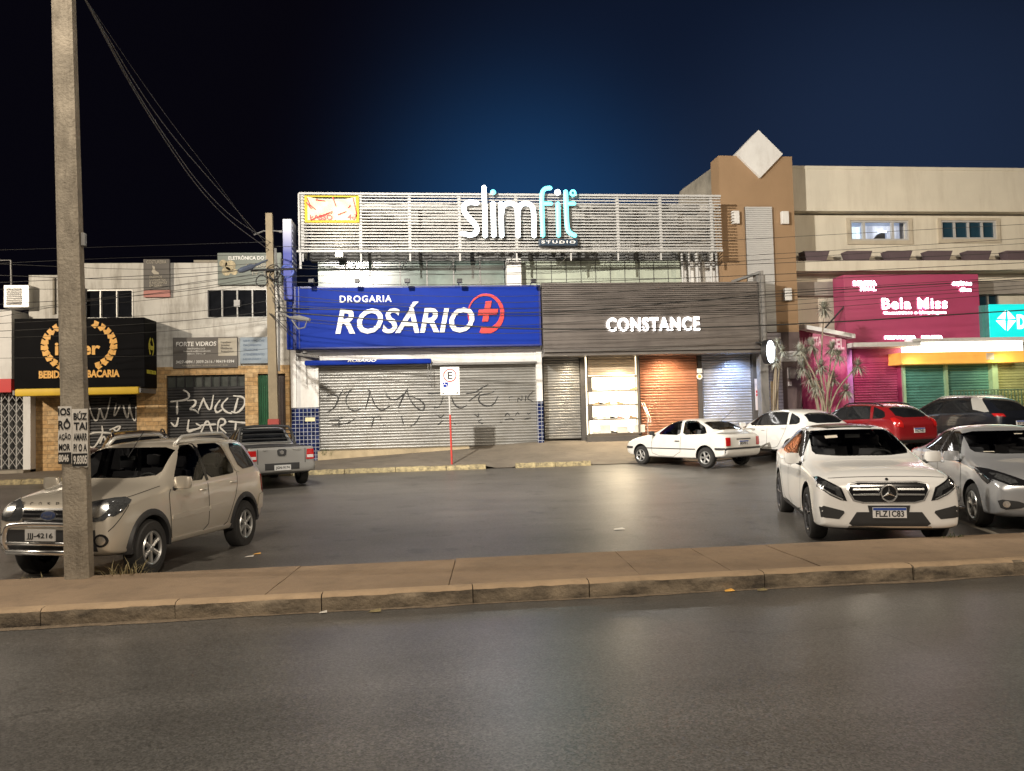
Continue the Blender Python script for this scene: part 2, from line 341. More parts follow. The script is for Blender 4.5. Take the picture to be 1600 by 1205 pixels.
# worn parking bay lines beside the silver saloon
mb = MB()
for a, b in [((8.2, 11.6), (7.55, 9.15)), ((3.0, 9.9), (3.6, 12.2))][:1]:
    a, b = Vector(a), Vector(b); d = (b-a).normalized(); nn = Vector((-d.y, d.x))*.05
    mb.add([(*(a+nn), zg(a.y)+.004), (*(a-nn), zg(a.y)+.004), (*(b-nn), zg(b.y)+.004), (*(b+nn), zg(b.y)+.004)], [(0, 1, 2, 3)])
struct(mb.build('road_marking', M('worn_white_paint', (.34, .31, .26), .8, var=.3, scale=9)))
# ================================================================== common materials
m_wall = M('white_painted_wall', (.66, .645, .60), .8, var=.08, scale=1.5, bump=.25, bscale=18, dirt=(.20, .17, .13), dirt_amt=.7, dirt_scale=(1.1, 1.1, .22), dlo=.46)
m_white = M('white_paint', (.72, .71, .69), .55, var=.05, dirt=(.35, .31, .26), dirt_amt=.4, dirt_scale=(.8, .8, .25))
m_whitem = M('white_metal', (.46, .455, .445), .45, var=.04, scale=4)
m_stone = brickmat('ochre_stone', (.50, .30, .12), (.62, .43, .22), (.30, .20, .10), .42, .145, .006, bump=.7)
m_tile = brickmat('blue_tile', (.008, .012, .05), (.012, .022, .10), (.34, .36, .42), .131, .131, .010, offset=0, rough=.15, bump=.3)
m_dshut = M('dark_shutter', (.030, .030, .032), .5, var=.25, scale=3, dirt=(.09, .08, .07), dirt_amt=.5)
m_shut = M('galvanised_shutter', (.315, .31, .295), .42, .55, var=.10, scale=1.5, dirt=(.20, .18, .14), dirt_amt=.5, dirt_scale=(.6, .6, .6))
m_glass = M('dark_glass', (.012, .013, .016), .06, var=.3, spec=.8)
m_alu = M('pale_aluminium', (.60, .59, .56), .4, .5, var=.05)
m_black = M('black_metal', (.016, .016, .018), .45, var=.2)
m_grey = M('grey_metal', (.22, .215, .21), .5, .3, var=.15, dirt=(.10, .09, .08))
m_vinyl = M('black_vinyl', (.005, .005, .006), .65, spec=.06, var=.3, scale=1.2)
m_gold = M('gold_print', (.85, .46, .10), .5, var=.15, scale=6)
m_yellow = M('yellow_canvas', (.72, .48, .04), .6, var=.08)
m_blue = M('blue_sign_panel', (.008, .030, .27), .55, var=.10, scale=.8, spec=.08)
m_signwhite = M('sign_white', (.86, .85, .82), .45, var=.03)
m_red = M('sign_red', (.62, .03, .03), .45, var=.08)
m_spray_w = M('white_spray_paint', (.62, .60, .56), .7, var=.1)
m_spray_k = M('black_spray_paint', (.02, .02, .02), .6, var=.1)
m_greyprint = M('grey_sign_print', (.13, .12, .11), .55, var=.12, scale=1.3, dirt=(.2, .18, .15), dirt_amt=.35)
m_beige = M('beige_print', (.50, .46, .38), .6, var=.08)
m_cream = M('cream_wall', (.70, .65, .54), .8, var=.05, scale=.8, bump=.15, bscale=25, dirt=(.38, .32, .24), dirt_amt=.35, dirt_scale=(.8, .8, .12), dlo=.47)
m_tan = M('tan_wall', (.31, .20, .112), .8, var=.06, scale=.7, bump=.2, bscale=25, dirt=(.24, .15, .08), dirt_amt=.35, dirt_scale=(.6, .6, .15))
m_cement = M('bare_cement', (.30, .27, .22), .9, var=.2, scale=1.6, bump=.5, bscale=14, dirt=(.1, .09, .07), dirt_amt=.6)
# ================================================================== white two-storey shop building on the left
YL = 27.2
b1 = thing('shop_building', 'white painted two-storey shop building with ochre stone piers and two graffiti shutters', 'building', (-9, YL, .3))
def hole_wall(mb, x0, x1, z0, z1, Y0, Y1, holes):   # wall slab pieced around openings
    cuts = sorted({x0, x1, *[h[0] for h in holes], *[h[1] for h in holes]})
    for a, b in zip(cuts[:-1], cuts[1:]):
        if b-a < 1e-4: continue
        zz = z0
        for h in sorted([h for h in holes if h[0] <= a+1e-5 and h[1] >= b-1e-5], key=lambda h: h[2]):
            if h[2]-zz > 1e-4: mb.box(a, b, Y0, Y1, zz, h[2])
            zz = h[3]
        if z1-zz > 1e-4: mb.box(a, b, Y0, Y1, zz, z1)
w1 = R4(131, 453, 208, 498, YL); w2 = R4(323, 452, 418, 497, YL)
s1 = R4(137, 617, 215, 735, YL); s2 = R4(261, 586, 384, 720, YL); dr = R4(404, 584, 447, 716, YL)
s1 = (s1[0], s1[1], .34, s1[3]); s2 = (s2[0], s2[1], .37, s2[3]); dr = (dr[0], dr[1], .40, dr[3])
X0, X1, _, _ = R4(45, 500, 452, 600, YL); ztop = at(250, 411, YL).z; zmid = at(250, 574, YL).z
xa = at(131, 420, YL).x
mb = MB(); hole_wall(mb, xa, X1, zmid, ztop, YL, YL+.25, [w1, w2])
hole_wall(mb, X0, xa, at(90, 600, YL).z, at(90, 430, YL).z, YL, YL+.25, [])
mb.box(X0, X1, YL+.3, YL+8, .2, ztop-.5); mb.build('wall', m_wall, b1)
mb = MB(); hole_wall(mb, X0, X1, .1, zmid-.002, YL-.06, YL+.25, [s1, s2, dr]); mb.build('stone_cladding', m_stone, b1)
mb = MB().box(*[at(303, 408, YL).x, at(340, 408, YL).x], YL-.03, YL+.2, ztop+.002, at(320, 409, YL).z+.05); mb.box(at(395, 408, YL).x, at(452, 408, YL).x, YL-.03, YL+.2, ztop+.002, ztop+.12); mb.build('broken_parapet', m_cement, b1)
def window(parent, r, Y, panes, fm=m_alu, fw=.035, gm=m_glass, inset=.08):
    x0, x1, z0, z1 = r; mb = MB()
    mb.box(x0, x1, Y-.02, Y+.1, z0, z0+fw); mb.box(x0, x1, Y-.02, Y+.1, z1-fw, z1); mb.box(x0, x0+fw, Y-.02, Y+.1, z0+fw, z1-fw); mb.box(x1-fw, x1, Y-.02, Y+.1, z0+fw, z1-fw)
    for k in range(1, panes): xx = x0+(x1-x0)*k/panes; mb.box(xx-fw*.5, xx+fw*.5, Y-.01, Y+.1, z0+fw, z1-fw)
    f = mb.build('window', fm, parent); MB().box(x0+fw, x1-fw, Y+inset-.02, Y+inset, z0+fw, z1-fw).build('pane', gm, f); return f
w = window(b1, w1, YL, 3); w = window(b1, w2, YL, 4); zz = (w2[2]+w2[3])/2; MB().box((w2[0]+w2[1])/2-.1, (w2[0]+w2[1])/2+.1, YL-.06, YL-.021, zz-.12, zz+.12).build('lock_plate', m_whitem, w)
g1 = TR(0, 360, 3.012, [(0, 0)])
sh = ridged(*s1, YL+.06, .10, .03).build('roller_shutter', m_dshut, b1)
Z1 = lambda p: TR(0, 360, 3.012, p)
strokes([Z1(p) for p in ([(415, 800), (430, 870), (455, 905), (465, 860), (470, 830), (490, 905), (510, 840), (520, 785)], [(555, 785), (530, 890), (560, 840), (575, 790), (585, 850), (600, 895), (610, 830), (605, 800), (620, 880), (640, 905), (640, 830)],
  [(420, 960), (450, 950), (530, 955)], [(480, 920), (485, 960), (440, 1030), (420, 1015)], [(470, 1005), (490, 960), (500, 1005)], [(515, 940), (575, 915), (550, 950), (530, 930)])], YL+.02, .03).build('graffiti', m_spray_w, sh)
x0, x1, z0, z1 = s2; zt = at(320, 605, YL).z
sh = ridged(x0, x1, z0, zt, YL+.06, .10, .03).build('roller_shutter', m_dshut, b1)
Z2 = lambda p: TR(200, 330, 3.257, p)
strokes([Z2(p) for p in ([(280, 910), (310, 925), (310, 960), (215, 970)], [(250, 965), (250, 1035)], [(300, 965), (345, 960), (345, 985), (310, 1010), (340, 1010), (360, 1030)], [(355, 1025), (385, 950), (385, 960), (420, 1030), (435, 935)], [(470, 960), (440, 1000), (450, 1030), (480, 1010)],
  [(510, 950), (470, 990), (500, 1025), (530, 1030)], [(535, 940), (590, 945), (600, 980), (560, 1030), (525, 1020)], [(560, 950), (540, 1025)], [(218, 1075), (245, 1105), (257, 1050)], [(310, 1060), (300, 1130), (340, 1110)], [(345, 1080), (380, 1100), (330, 1115), (300, 1115)],
  [(370, 1130), (405, 1050), (430, 1130)], [(370, 1090), (450, 1085)], [(455, 1130), (460, 1055), (495, 1060), (495, 1085), (460, 1095), (500, 1130)], [(510, 1070), (600, 1078)], [(550, 1075), (545, 1115)])], YL+.02, .033).build('graffiti', m_spray_w, sh)
mb = MB().box(x0, x1, YL+.1, YL+.12, zt+.01, z1); f = mb.build('transom', M('frosted_dark_glass', (.06, .066, .06), .35, var=.3, scale=5), b1)
mb = MB()
for k in range(10): xx = x0+(x1-x0)*k/9; mb.box(xx-.018, xx+.018, YL+.04, YL+.1, zt, z1)
mb.box(x0, x1, YL+.03, YL+.1, zt-.04, zt+.01); mb.build('transom_bar', m_black, f)
x0, x1, z0, z1 = dr; mb = MB(); xm = x0+(x1-x0)*.42
for k in range(12):
    a = x0+(xm-x0)*k/12; mb.box(a+.004, a+(xm-x0)/12-.004, YL+.03+.02*(k % 2), YL+.06+.02*(k % 2), z0, z1-.05)
mb.build('folding_door', M('green_door_paint', (.012, .10, .035), .45, var=.2), b1)
mb = MB()
for k in range(14):
    a = xm+(x1-xm)*k/14; mb.box(a+.004, a+(x1-xm)/14-.004, YL+.10+.02*(k % 2), YL+.13+.02*(k % 2), z0, z1-.05)
mb.build('folding_door', M('brown_door_paint', (.035, .02, .014), .45, var=.2), b1)
x0, x1, z0, z1 = R4(184, 620, 204, 633, YL); MB().box(x0, x1, YL-.14, YL-.062, z0, z1, .01).build('meter_box', m_black, b1)
# hanging signs of the white building
def sign(name, label, r, Y, d, mat, group=None):
    x0, x1, z0, z1 = r; t = thing(name, label, 'sign', ((x0+x1)/2, Y+d, z0), group); MB().box(x0, x1, Y, Y+d, z0, z1, .01).build('panel', mat, t); return t
def line(t, r, Y, s, mat, name='lettering', bold=0, shear=0, space=1.0, depth=.012):
    mb = MB(); text(mb, s, r[0], r[1], r[2], r[3], Y-.001, depth, bold, shear, space); return mb.build(name, mat, t)
Y = YL-.12; r = R4(224, 405, 265, 453, Y)
t = sign('shop_sign', 'small dark seamstress sign with a bird emblem and pink strip below', r, Y, .1, m_greyprint)
line(t, R4(229, 407, 260, 412, Y), Y, 'COSTUREIRA', m_beige)
for k, s in enumerate(('FAZEMOS', 'CONSERTOS', 'E REFORMAS', 'EM GERAL')): line(t, R4(234, 431+k*4.6, 234+(19, 25, 27, 21)[k], 434.6+k*4.6, Y), Y, s, m_beige, bold=.01)
mb = MB(); q = lambda x, y: (at(x, y, Y).x, at(x, y, Y).z)
mb.prism([q(238, 415), q(242, 417), q(243, 423), q(248, 426), q(249, 429), q(241, 429), q(237, 425), q(239, 420)], Y-.012, Y-.001); mb.build('bird_emblem', m_beige, t)
x0, x1, z0, z1 = R4(224, 453.5, 265, 464, Y); MB().box(x0, x1, Y+.02, Y+.1, z0, z1).build('pink_strip', M('faded_pink', (.55, .25, .22), .7), t)
r = R4(340, 395, 440, 445, Y); t = sign('shop_sign', 'wide grey electronics repair sign on the roof edge behind the utility pole', r, Y, .1, M('grey_green_print', (.20, .225, .20), .5, var=.15, scale=1.2))
line(t, R4(357, 399, 428, 406, Y), Y, 'ELETRÔNICA DO LAR', m_signwhite, bold=.02)
for k in range(14):
    pass
mb = MB()
for k, (a, b, s) in enumerate([(349, 412, 6), (360, 415, 8), (354, 424, 7), (366, 425, 5)]): mb.disc(at(a, b, Y-.001), s*.0225, 10, .012)
mb.build('appliance_picture', M('pale_picture', (.45, .38, .24), .6, var=.5, scale=9), t)
line(t, R4(384, 412, 432, 419, Y), Y, 'CONSERTOS', m_beige, bold=.01); line(t, R4(392, 424, 430, 430, Y), Y, 'TV - SOM', m_beige)
Y = YL-.14; r = R4(270, 527, 371, 575, Y); t = sign('shop_sign', 'grey glass workshop sign with a pale right corner and phone numbers', r, Y, .1, m_greyprint)
x0, x1, z0, z1 = R4(341, 528, 370.5, 556, Y); MB().box(x0, x1, Y-.006, Y-.001, z0, z1).build('pale_corner', m_beige, t)
line(t, R4(275, 534, 338, 541, Y), Y, 'FORTE VIDROS', m_signwhite, bold=.015, shear=.1)
for k, (s, a, b) in enumerate((('www.fortevidros.com.br', 293, 321), ('fortevidros@hotmail.com', 287, 329), ('@forte_vidros_df', 293, 321))): line(t, R4(a, 543+k*4.4, b, 546.2+k*4.4, Y), Y, s, m_signwhite)
line(t, R4(275, 563, 366, 567.5, Y), Y, '3427-4094 / 3039-2616 / 98419-9394', m_signwhite, bold=.01, shear=.1); line(t, R4(285, 570, 356, 572.4, Y), Y, 'Quadra São Rita - Lote Comercial - Loja', m_beige)
for k, s in enumerate(('Espelhos', 'Janelas', 'Molduras', 'Acessórios')): line(t, R4(345, 533.5+k*4.6, 345+(16, 14, 18, 20)[k], 536.8+k*4.6, Y-.006), Y-.006, s, m_greyprint)
r = R4(375, 527, 418, 568, Y); t = sign('shop_sign', 'faded pale blue sign just left of the utility pole', r, Y, .1, M('faded_blue_print', (.30, .36, .42), .6, var=.2, scale=2))
for k in range(5): line(t, R4(380, 531+k*7, 413-(k % 3)*5, 534.5+k*7, Y), Y, ('SERVIÇOS', 'ORÇAMENTO', 'TELEFONE', 'ATENDIMENTO', 'HORÁRIO')[k], M('blue_print', (.12, .17, .26), .6))
r = R4(423, 430, 450, 570, Y)
# black bar sign box with a wheat wreath
Y = 26.0; r = R4(22, 497, 226, 607, Y); x0, x1, z0, z1 = r
t = thing('shop_sign', 'black box sign with golden wheat wreath over the yellow roller awning', 'sign', ((x0+x1)/2, YL, z0))
MB().box(x0, x1, Y, YL-.07, z0, z1, .015).build('sign_box', m_vinyl, t)
def wreath(cx, cz, Y, h, side, sc=1, rx=None):
    mb = MB(); pts = []; rx = rx or h*.60
    for k in range(10):
        a = R(-62+k*13.2); px_ = cx+side*rx*math.cos(a); pz = cz+h*math.sin(a)*.62
        pts.append((px_, pz)); tang = a+R(90)
        for s in (1, -1):
            ang = tang+s*R(26); L = h*.175; wd = h*.075
            ex, ez = px_+side*math.cos(ang)*L, pz+math.sin(ang)*L; nx, nz = -math.sin(ang)*side*wd, math.cos(ang)*wd
            mb.prism([(px_, pz), (px_+(ex-px_)*.4+nx, pz+(ez-pz)*.4+nz), (ex, ez), (px_+(ex-px_)*.4-nx, pz+(ez-pz)*.4-nz)], Y-.012-.003*s, Y-.001)
    mb.tube([(p[0], Y-.005, p[1]) for p in pts], .012*sc, 5); return mb
c0 = at(124, 541, Y)
mb = wreath(c0.x, c0.z, Y, 1.25, 1, rx=1.06); mb2 = wreath(c0.x, c0.z, Y, 1.25, -1, rx=1.06); mb.build('wheat_wreath', m_gold, t); mb2.build('wheat_wreath', m_gold, t)
line(t, R4(86, 534, 157, 555, Y), Y, 'iBeer', m_gold, bold=.03); line(t, R4(61, 578.5, 187, 590.5, Y), Y, 'BEBIDAS E TABACARIA', m_gold, bold=.04)
mb = MB(); r_, u_ = Vector((0, 1, 0)), Vector((0, 0, 1)); yc = (Y+YL)/2; zc = c0.z
mbw = MB(); 
for sd in (1, -1):
    w_ = wreath(0, 0, 0, .46, sd); mbw.add([Vector((x1+.001-v.y, yc+v.x*.75, zc+v.z)) for v in w_.v], w_.f)
mbw.build('side_wreath', M('lime_print', (.55, .50, .05), .5), t)
mb = MB(); textf(mb, 'iBeer', (x1+.001, yc, zc), r_, u_, .5, .22, .008, .03); textf(mb, 'BEBIDAS E TABACARIA', (x1+.001, yc, zc-.85), r_, u_, .85, .13, .008, .02); mb.build('side_lettering', MATS['lime_print'], t)
x0, x1, z0, z1 = R4(24, 606, 218, 618, 25.8)
t = thing('roller_awning', 'rolled yellow awning under the black wheat wreath sign', 'awning', ((x0+x1)/2, 26, z0))
MB().box(x0, x1, 25.72, 25.95, z0, z1, .06).build('canvas_roll', m_yellow, t, smooth=40)
MB().box(x0-.06, x0-.002, 25.75, YL-.07, z0+.05, z1-.05).build('bracket', m_grey, t); MB().box(x1+.002, x1+.06, 25.75, YL-.07, z0+.05, z1-.05).build('bracket', m_grey, t)
# neighbour at the far left edge
Y = 26.6; b0 = thing('shop_building', 'white shop at the far left edge with a folding lattice gate', 'building', (-15.5, Y, .3))
xr = at(18, 590, Y).x; zt = at(9, 484, Y).z; zm = at(9, 592, Y).z; zr = at(9, 613, Y).z
MB().box(-24, xr, Y, Y+6, zm, zt).build('upper_panel', m_white, b0); MB().box(-24, xr+.001, Y-.03, Y+6, zr, zm-.004).build('red_band', m_red, b0)
xg = at(38, 680, Y+.3).x; xp = at(50, 680, Y+.3).x
MB().box(xg+.01, xp, Y+.2, Y+.6, .2, zr-.01).build('pilaster', m_white, b0)
mb = MB()
for k in range(14):
    xx = xg-3+k*3/13; mb.box(xx-.014, xx+.014, Y+.26, Y+.30, .45, zr-.05)
    if k < 13:
        for j in range(8):
            za = .5+j*.36
            for s in (0, 1): mb.tube([(xx, Y+.25, za+(.34 if s else 0)), (xx+3/13, Y+.25, za+(0 if s else .34))], .010, 4)
mb.build('lattice_gate', m_whitem, b0); MB().box(-24, xg, Y+.62, Y+.7, .2, zr).build('shop_interior', M('dim_interior', (.05, .05, .05), .8, var=.5, scale=3), b0)
mb = MB().box(-24, xp, Y-.25, Y+.6, .1, .42); mb.build('step', m_cement, b0)
# condenser and pipe frame on the roof of it
x0, x1, z0, z1 = R4(5, 445, 46, 481, 26.9)
t = thing('air_conditioner', 'grey louvred air conditioner standing on the low roof at far left', 'air conditioner', ((x0+x1)/2, 27, z0)); MB().box(x0, x1, 26.9, 27.5, z0, z1, .03).build('casing', m_alu, t)
mb = MB(); 
for k in range(9): mb.box(x0+.1, x1-.25, 26.87, 26.898, z0+.1+k*(z1-z0-.2)/9, z0+.1+k*(z1-z0-.2)/9+.045)
mb.build('grille', m_grey, t)
t = thing('pipe_frame', 'thin steel pipe frame rising behind the roof at the far left', 'frame', (-15, 28, 5))
a, b, c_ = at(-30, 407, 28), at(17, 407, 28), at(19, 450, 28); MB().tube([a, b, c_-Vector((0, 0, 1))], .035, 6).build('pipe', m_grey, t)
x0, x1, z0, z1 = R4(74, 430, 89, 492, 26.6)
t = thing('hanging_sign', 'grey double-sided hanging sign seen nearly edge-on beside the big pole', 'sign', (x1, 26.9, z0)); MB().add([(x0, 27.1, z1), (x0+.06, 27.1, z1), (x1+.06, 26.3, z1-.15), (x1, 26.3, z1-.15), (x0, 27.1, z0+.1), (x0+.06, 27.1, z0+.1), (x1+.06, 26.3, z0-.05), (x1, 26.3, z0-.05)], [(0, 1, 2, 3), (4, 7, 6, 5), (0, 4, 5, 1), (1, 5, 6, 2), (2, 6, 7, 3), (3, 7, 4, 0)]).build('board', m_cement, t)
# ================================================================== blue chemist's shop
YR = 26.6
b2 = thing('chemist_shop', 'white chemist shop front with blue tiled base and wide graffiti shutter', 'building', (0, YR, .5))
X0 = at(454.5, 600, YR-.3).x; Xs0 = at(500, 640, YR).x; Xs1 = at(838, 640, YR).x; X1 = at(848, 600, YR-.3).x
zs1 = at(660, 571, YR).z; zs0 = .76; ztile0 = at(475, 637, YR-.2).z; ztile1 = at(843, 627, YR-.2).z; zsb = at(650, 541, YR).z
mb = MB(); xm = at(463, 600, YR-.3).x
mb.box(X0, xm, YR-.32, YR+.3, ztile0, zsb); mb.box(xm+.001, Xs0-.06, YR-.22, YR+.3, ztile0, zsb-.5); mb.box(Xs0-.058, Xs0, YR-.26, YR+.3, ztile0, zs1)
mb.build('pilaster', m_white, b2); MB().box(Xs1, X1, YR-.24, YR+.3, ztile1, zsb).build('pilaster', m_white, b2)
MB().box(X0, Xs0, YR-.25, YR+.3, .2, ztile0-.002).build('tiled_base', m_tile, b2); MB().box(Xs1, X1, YR-.25, YR+.3, .5, ztile1-.002).build('tiled_base', m_tile, b2)
x0, x1, z0, z1 = R4(477, 652.5, 492, 658.5, YR-.26); MB().box(x0, x1, YR-.275, YR-.252, z0, z1).build('notice_plate', M('cream_plate', (.75, .68, .42), .5), b2)
MB().box(xm+.002, Xs1-.002, YR-.20, YR+.3, zs1+.002, zsb).build('lintel', m_white, b2)
mb = MB().box(Xs0-.06, Xs1+.02, YR-.30, YR-.203, zs1-.02, zs1+.05); mb.build('shutter_rail', m_grey, b2)
sh = ridged(Xs0, Xs1, zs0, zs1, YR, .098, .03).build('roller_shutter', m_shut, b2, smooth=40)
Z4 = lambda p: TR(440, 560, 3.902, p)
big = [[(275, 230), (300, 218), (330, 225), (350, 240), (330, 290), (300, 320), (275, 328)], [(375, 190), (350, 235), (325, 300)], [(430, 190), (400, 220), (390, 260), (405, 300), (440, 325), (480, 310)], [(380, 215), (430, 192)], [(525, 192), (540, 200), (535, 225), (510, 315)], [(545, 225), (570, 290), (610, 325), (660, 290)],
 [(635, 210), (650, 245), (700, 255), (750, 215), (770, 185)], [(770, 185), (740, 235), (710, 305)], [(765, 190), (775, 240), (820, 305), (865, 320), (875, 290), (850, 255), (800, 235), (760, 235)], [(890, 212), (920, 217), (970, 208)], [(985, 235), (965, 295), (925, 305)], [(1035, 235), (1050, 280), (1090, 310), (1130, 285)],
 [(1125, 215), (1180, 210), (1220, 180), (1260, 160)], [(1220, 200), (1190, 225), (1140, 262)], [(1305, 190), (1280, 215), (1210, 220), (1195, 255), (1230, 290), (1290, 290), (1320, 230)]]
small = [[(1415, 230), (1385, 235), (1390, 265), (1415, 262)], [(1440, 268), (1440, 235), (1465, 265), (1465, 225)], [(1490, 225), (1485, 262)], [(1535, 200), (1490, 245), (1535, 265)], [(290, 378), (350, 375)], [(345, 355), (360, 372), (370, 355)], [(350, 372), (350, 420)], [(305, 408), (400, 400), (450, 365)], [(480, 358), (560, 362), (600, 352)], [(565, 355), (548, 420)], [(605, 355), (605, 375)], [(605, 400), (635, 418)],
 [(730, 348), (742, 400)], [(845, 348), (815, 400), (785, 415)], [(950, 345), (970, 365), (990, 343)], [(985, 378), (950, 408)], [(1050, 392), (1060, 405)], [(1175, 340), (1200, 360), (1200, 335)], [(1220, 370), (1195, 385), (1230, 400)], [(1360, 355), (1375, 330), (1390, 350)], [(1425, 350), (1440, 325), (1450, 350)], [(1490, 325), (1505, 345), (1520, 325)], [(1360, 375), (1400, 365), (1420, 378)], [(1480, 370), (1520, 362)], [(1330, 395), (1345, 385)]]
mb = strokes([Z4(p) for p in big], YR-.03, .022); m2 = strokes([Z4(p) for p in small], YR-.03, .018); mb.add(m2.v, m2.f); mb.build('graffiti', m_spray_k, sh)
mb = MB(); vs = []; nx = 40; za = .42
for i in range(nx+1):
    x = Xs0-.05+(at(735, 700, YR).x-Xs0)*i/nx; vs += [(x, YR-.35, zbase(x)-.1), (x, YR-.35, zs0-.02), (x, YR+.02, zs0-.005)]
mb.add(vs, [(3*i+j, 3*i+3+j, 3*i+4+j, 3*i+1+j) for i in range(nx) for j in (0, 1)]); mb.build('concrete_step', M('pale_step', (.42, .34, .22), .85, var=.15, bump=.3, dirt=(.2, .16, .1)), b2)
MB().box(X0, X1, YR+.31, YR+8, .2, at(650, 450, YR).z).build('shop_body', m_wall, b2)
# the deep blue fascia
Y = 25.95; r = R4(455, 447, 845, 543, Y); x0, x1, z0, z1 = r
t = thing('fascia_sign', 'big royal blue fascia with white lettering and a red cross in a ring', 'sign', ((x0+x1)/2, YR, z0))
MB().box(x0, x1, Y, YR-.26, z0, z1, .02).build('sign_box', m_blue, t)
mb = MB().box(x0-.02, x0+.16, Y-.03, Y-.001, z0, z1); mb.box(x0+.24, x0+.27, Y-.02, Y-.001, z0, z1); mb.box(x0+.3, x1, Y-.02, Y-.001, z1-.05, z1); mb.box(x0+.3, x1, Y-.02, Y-.001, z0, z0+.05); mb.box(x1-.06, x1, Y-.02, Y-.001, z0+.051, z1-.051); mb.build('trim', M('dark_blue_trim', (.010, .020, .16), .35), t)
line(t, R4(531, 462, 612, 472.5, Y), Y, 'DROGARIA', m_signwhite, bold=.02, space=1.15, depth=.03)
line(t, R4(524, 472.0, 741, 521, Y), Y, 'ROSÁRIO', m_signwhite, bold=.022, shear=.22, depth=.05)
Z3 = lambda p: TR(440, 280, 3.766, p)
mb = MB(); o = []; i_ = []
for k in range(31):
    a = R(222-k*333/30); th = 5+36*(k/30)**1.6
    o.append(Z3([(1202+108*math.cos(a), 792-118*math.sin(a))])[0]); i_.append(Z3([(1202+(108-th)*math.cos(a), 792-(118-th)*math.sin(a))])[0])
qo = [(at(*p, Y).x, at(*p, Y).z) for p in o]; qi = [(at(*p, Y).x, at(*p, Y).z) for p in i_]
for k in range(30): mb.prism([qo[k], qo[k+1], qi[k+1], qi[k]], Y-.035, Y-.001)
mb.build('red_ring', m_red, t)
q = lambda p: [(at(*w, Y).x, at(*w, Y).z) for w in Z3(p)]
mb = MB().prism(q([(1200, 720), (1236, 718), (1214, 838), (1180, 840)]), Y-.045, Y-.001); mb.prism(q([(1160, 770), (1196, 768), (1190, 800), (1154, 802)]), Y-.044, Y-.001); mb.prism(q([(1227, 766), (1275, 763), (1268, 795), (1221, 798)]), Y-.044, Y-.001); mb.build('red_cross', m_red, t)
# small flood lights leaning over the fascia
for k, xx in enumerate((490, 560, 637, 717, 830)):
    p = at(xx, 441, 25.9); t = thing('sign_floodlight', 'unlit black floodlight on a short arm at the top of the blue fascia', 'floodlight', p, 'floodlights along the blue fascia')
    if k == 0: fl0 = t; MB().tube([p+Vector((0, .3, -.15)), p+Vector((0, -.1, .1)), p+Vector((0, -.45, .02))], .014, 5).build('arm', m_black, t); MB().box(p.x-.09, p.x+.09, p.y-.58, p.y-.44, p.z-.12, p.z+.02, .015).build('lamp_head', m_black, t)
    else:
        for ch in fl0.children: c_ = ch.copy(); S.collection.objects.link(c_); c_.parent = t
# blue rolled awning
Y = 26.2; x0, x1, z0, z1 = R4(476, 562, 674, 570, Y)
t = thing('roller_awning', 'rolled navy blue awning across the top left of the grey shutter', 'awning', ((x0+x1)/2, YR, z0)); MB().box(x0, x1, Y-.08, Y+.10, z0, z1, .05).build('canvas_roll', m_blue, t, smooth=40)
mb = MB(); text(mb, 'ROSÁRIO', *R4(543, 560.3, 588, 565.5, Y-.09), Y-.083, .008, .03, .2); mb.build('lettering', m_signwhite, t)
mb = MB(); 
for xx in (x0+.05, x1-.12, x1-.02): mb.tube([(xx, Y, z0+.05), (xx+.01, Y-.02, z0-.62)], .012, 5)
mb.build('arm', m_grey, t)
x0, x1, z0, z1 = R4(464, 552, 498, 559, Y)
t = thing('camera_bracket', 'grey bracket with a camera under the left end of the blue fascia', 'bracket', (x0, YR-.2, z0)); MB().add([(x0, YR-.2, z1), (x0, YR-.55, z1), (x1, YR-.55, z0+.04), (x1, YR-.2, z0+.04), (x0, YR-.2, z1-.07), (x0, YR-.55, z1-.07), (x1, YR-.55, z0-.03), (x1, YR-.2, z0-.03)], [(0, 1, 2, 3), (4, 7, 6, 5), (0, 4, 5, 1), (1, 5, 6, 2), (2, 6, 7, 3), (3, 7, 4, 0)]).build('shelf', m_grey, t)
MB().lathe([(0, 0), (.09, .01), (.1, .08), (.05, .16), (0, .17)], (x0+.25, YR-.4, z1+.0), n=12).build('camera', m_whitem, t, smooth=40)
# tall blue blade sign at the corner
Y = 25.6; x0, x1, z0, z1 = R4(442, 342, 456, 440, Y); yb = 26.5
t = thing('blade_sign', 'tall narrow blue blade sign fading to white at its top, beside the utility pole', 'sign', (x0, yb, z0))
mg = bpy.data.materials.new('blue_fade_print'); mg.use_nodes = True; nt_ = mg.node_tree; tcn = nt_.nodes.new('ShaderNodeTexCoord'); sx = nt_.nodes.new('ShaderNodeSeparateXYZ'); cr = nt_.nodes.new('ShaderNodeValToRGB'); mr = nt_.nodes.new('ShaderNodeMapRange'); mr.inputs[1].default_value = 0; mr.inputs[2].default_value = z1-z0
nt_.links.new(tcn.outputs['Object'], sx.inputs[0]); nt_.links.new(sx.outputs[2], mr.inputs[0]); nt_.links.new(mr.outputs[0], cr.inputs[0]); nt_.links.new(cr.outputs[0], nt_.nodes['Principled BSDF'].inputs['Base Color'])
cr.color_ramp.elements[0].color = (.016, .034, .30, 1); cr.color_ramp.elements[0].position = .45; cr.color_ramp.elements[1].color = (.70, .72, .80, 1)
MB().box(x0, x1, Y, yb, z0-.6, z1, .02).build('sign_box', mg, t)
mb = MB()
for k in range(9): mb.box(x1, x1+.012, Y+.08, yb-.08, z1-.25-k*.17, z1-.17-k*.17)
mb.build('side_slats', M('pale_blue_print', (.42, .46, .62), .5), t)
MB().box(x0+.05, x1-.05, Y+.2, Y+.5, at(456, 545, Y).z, z0-.605).build('post', m_blue, t)
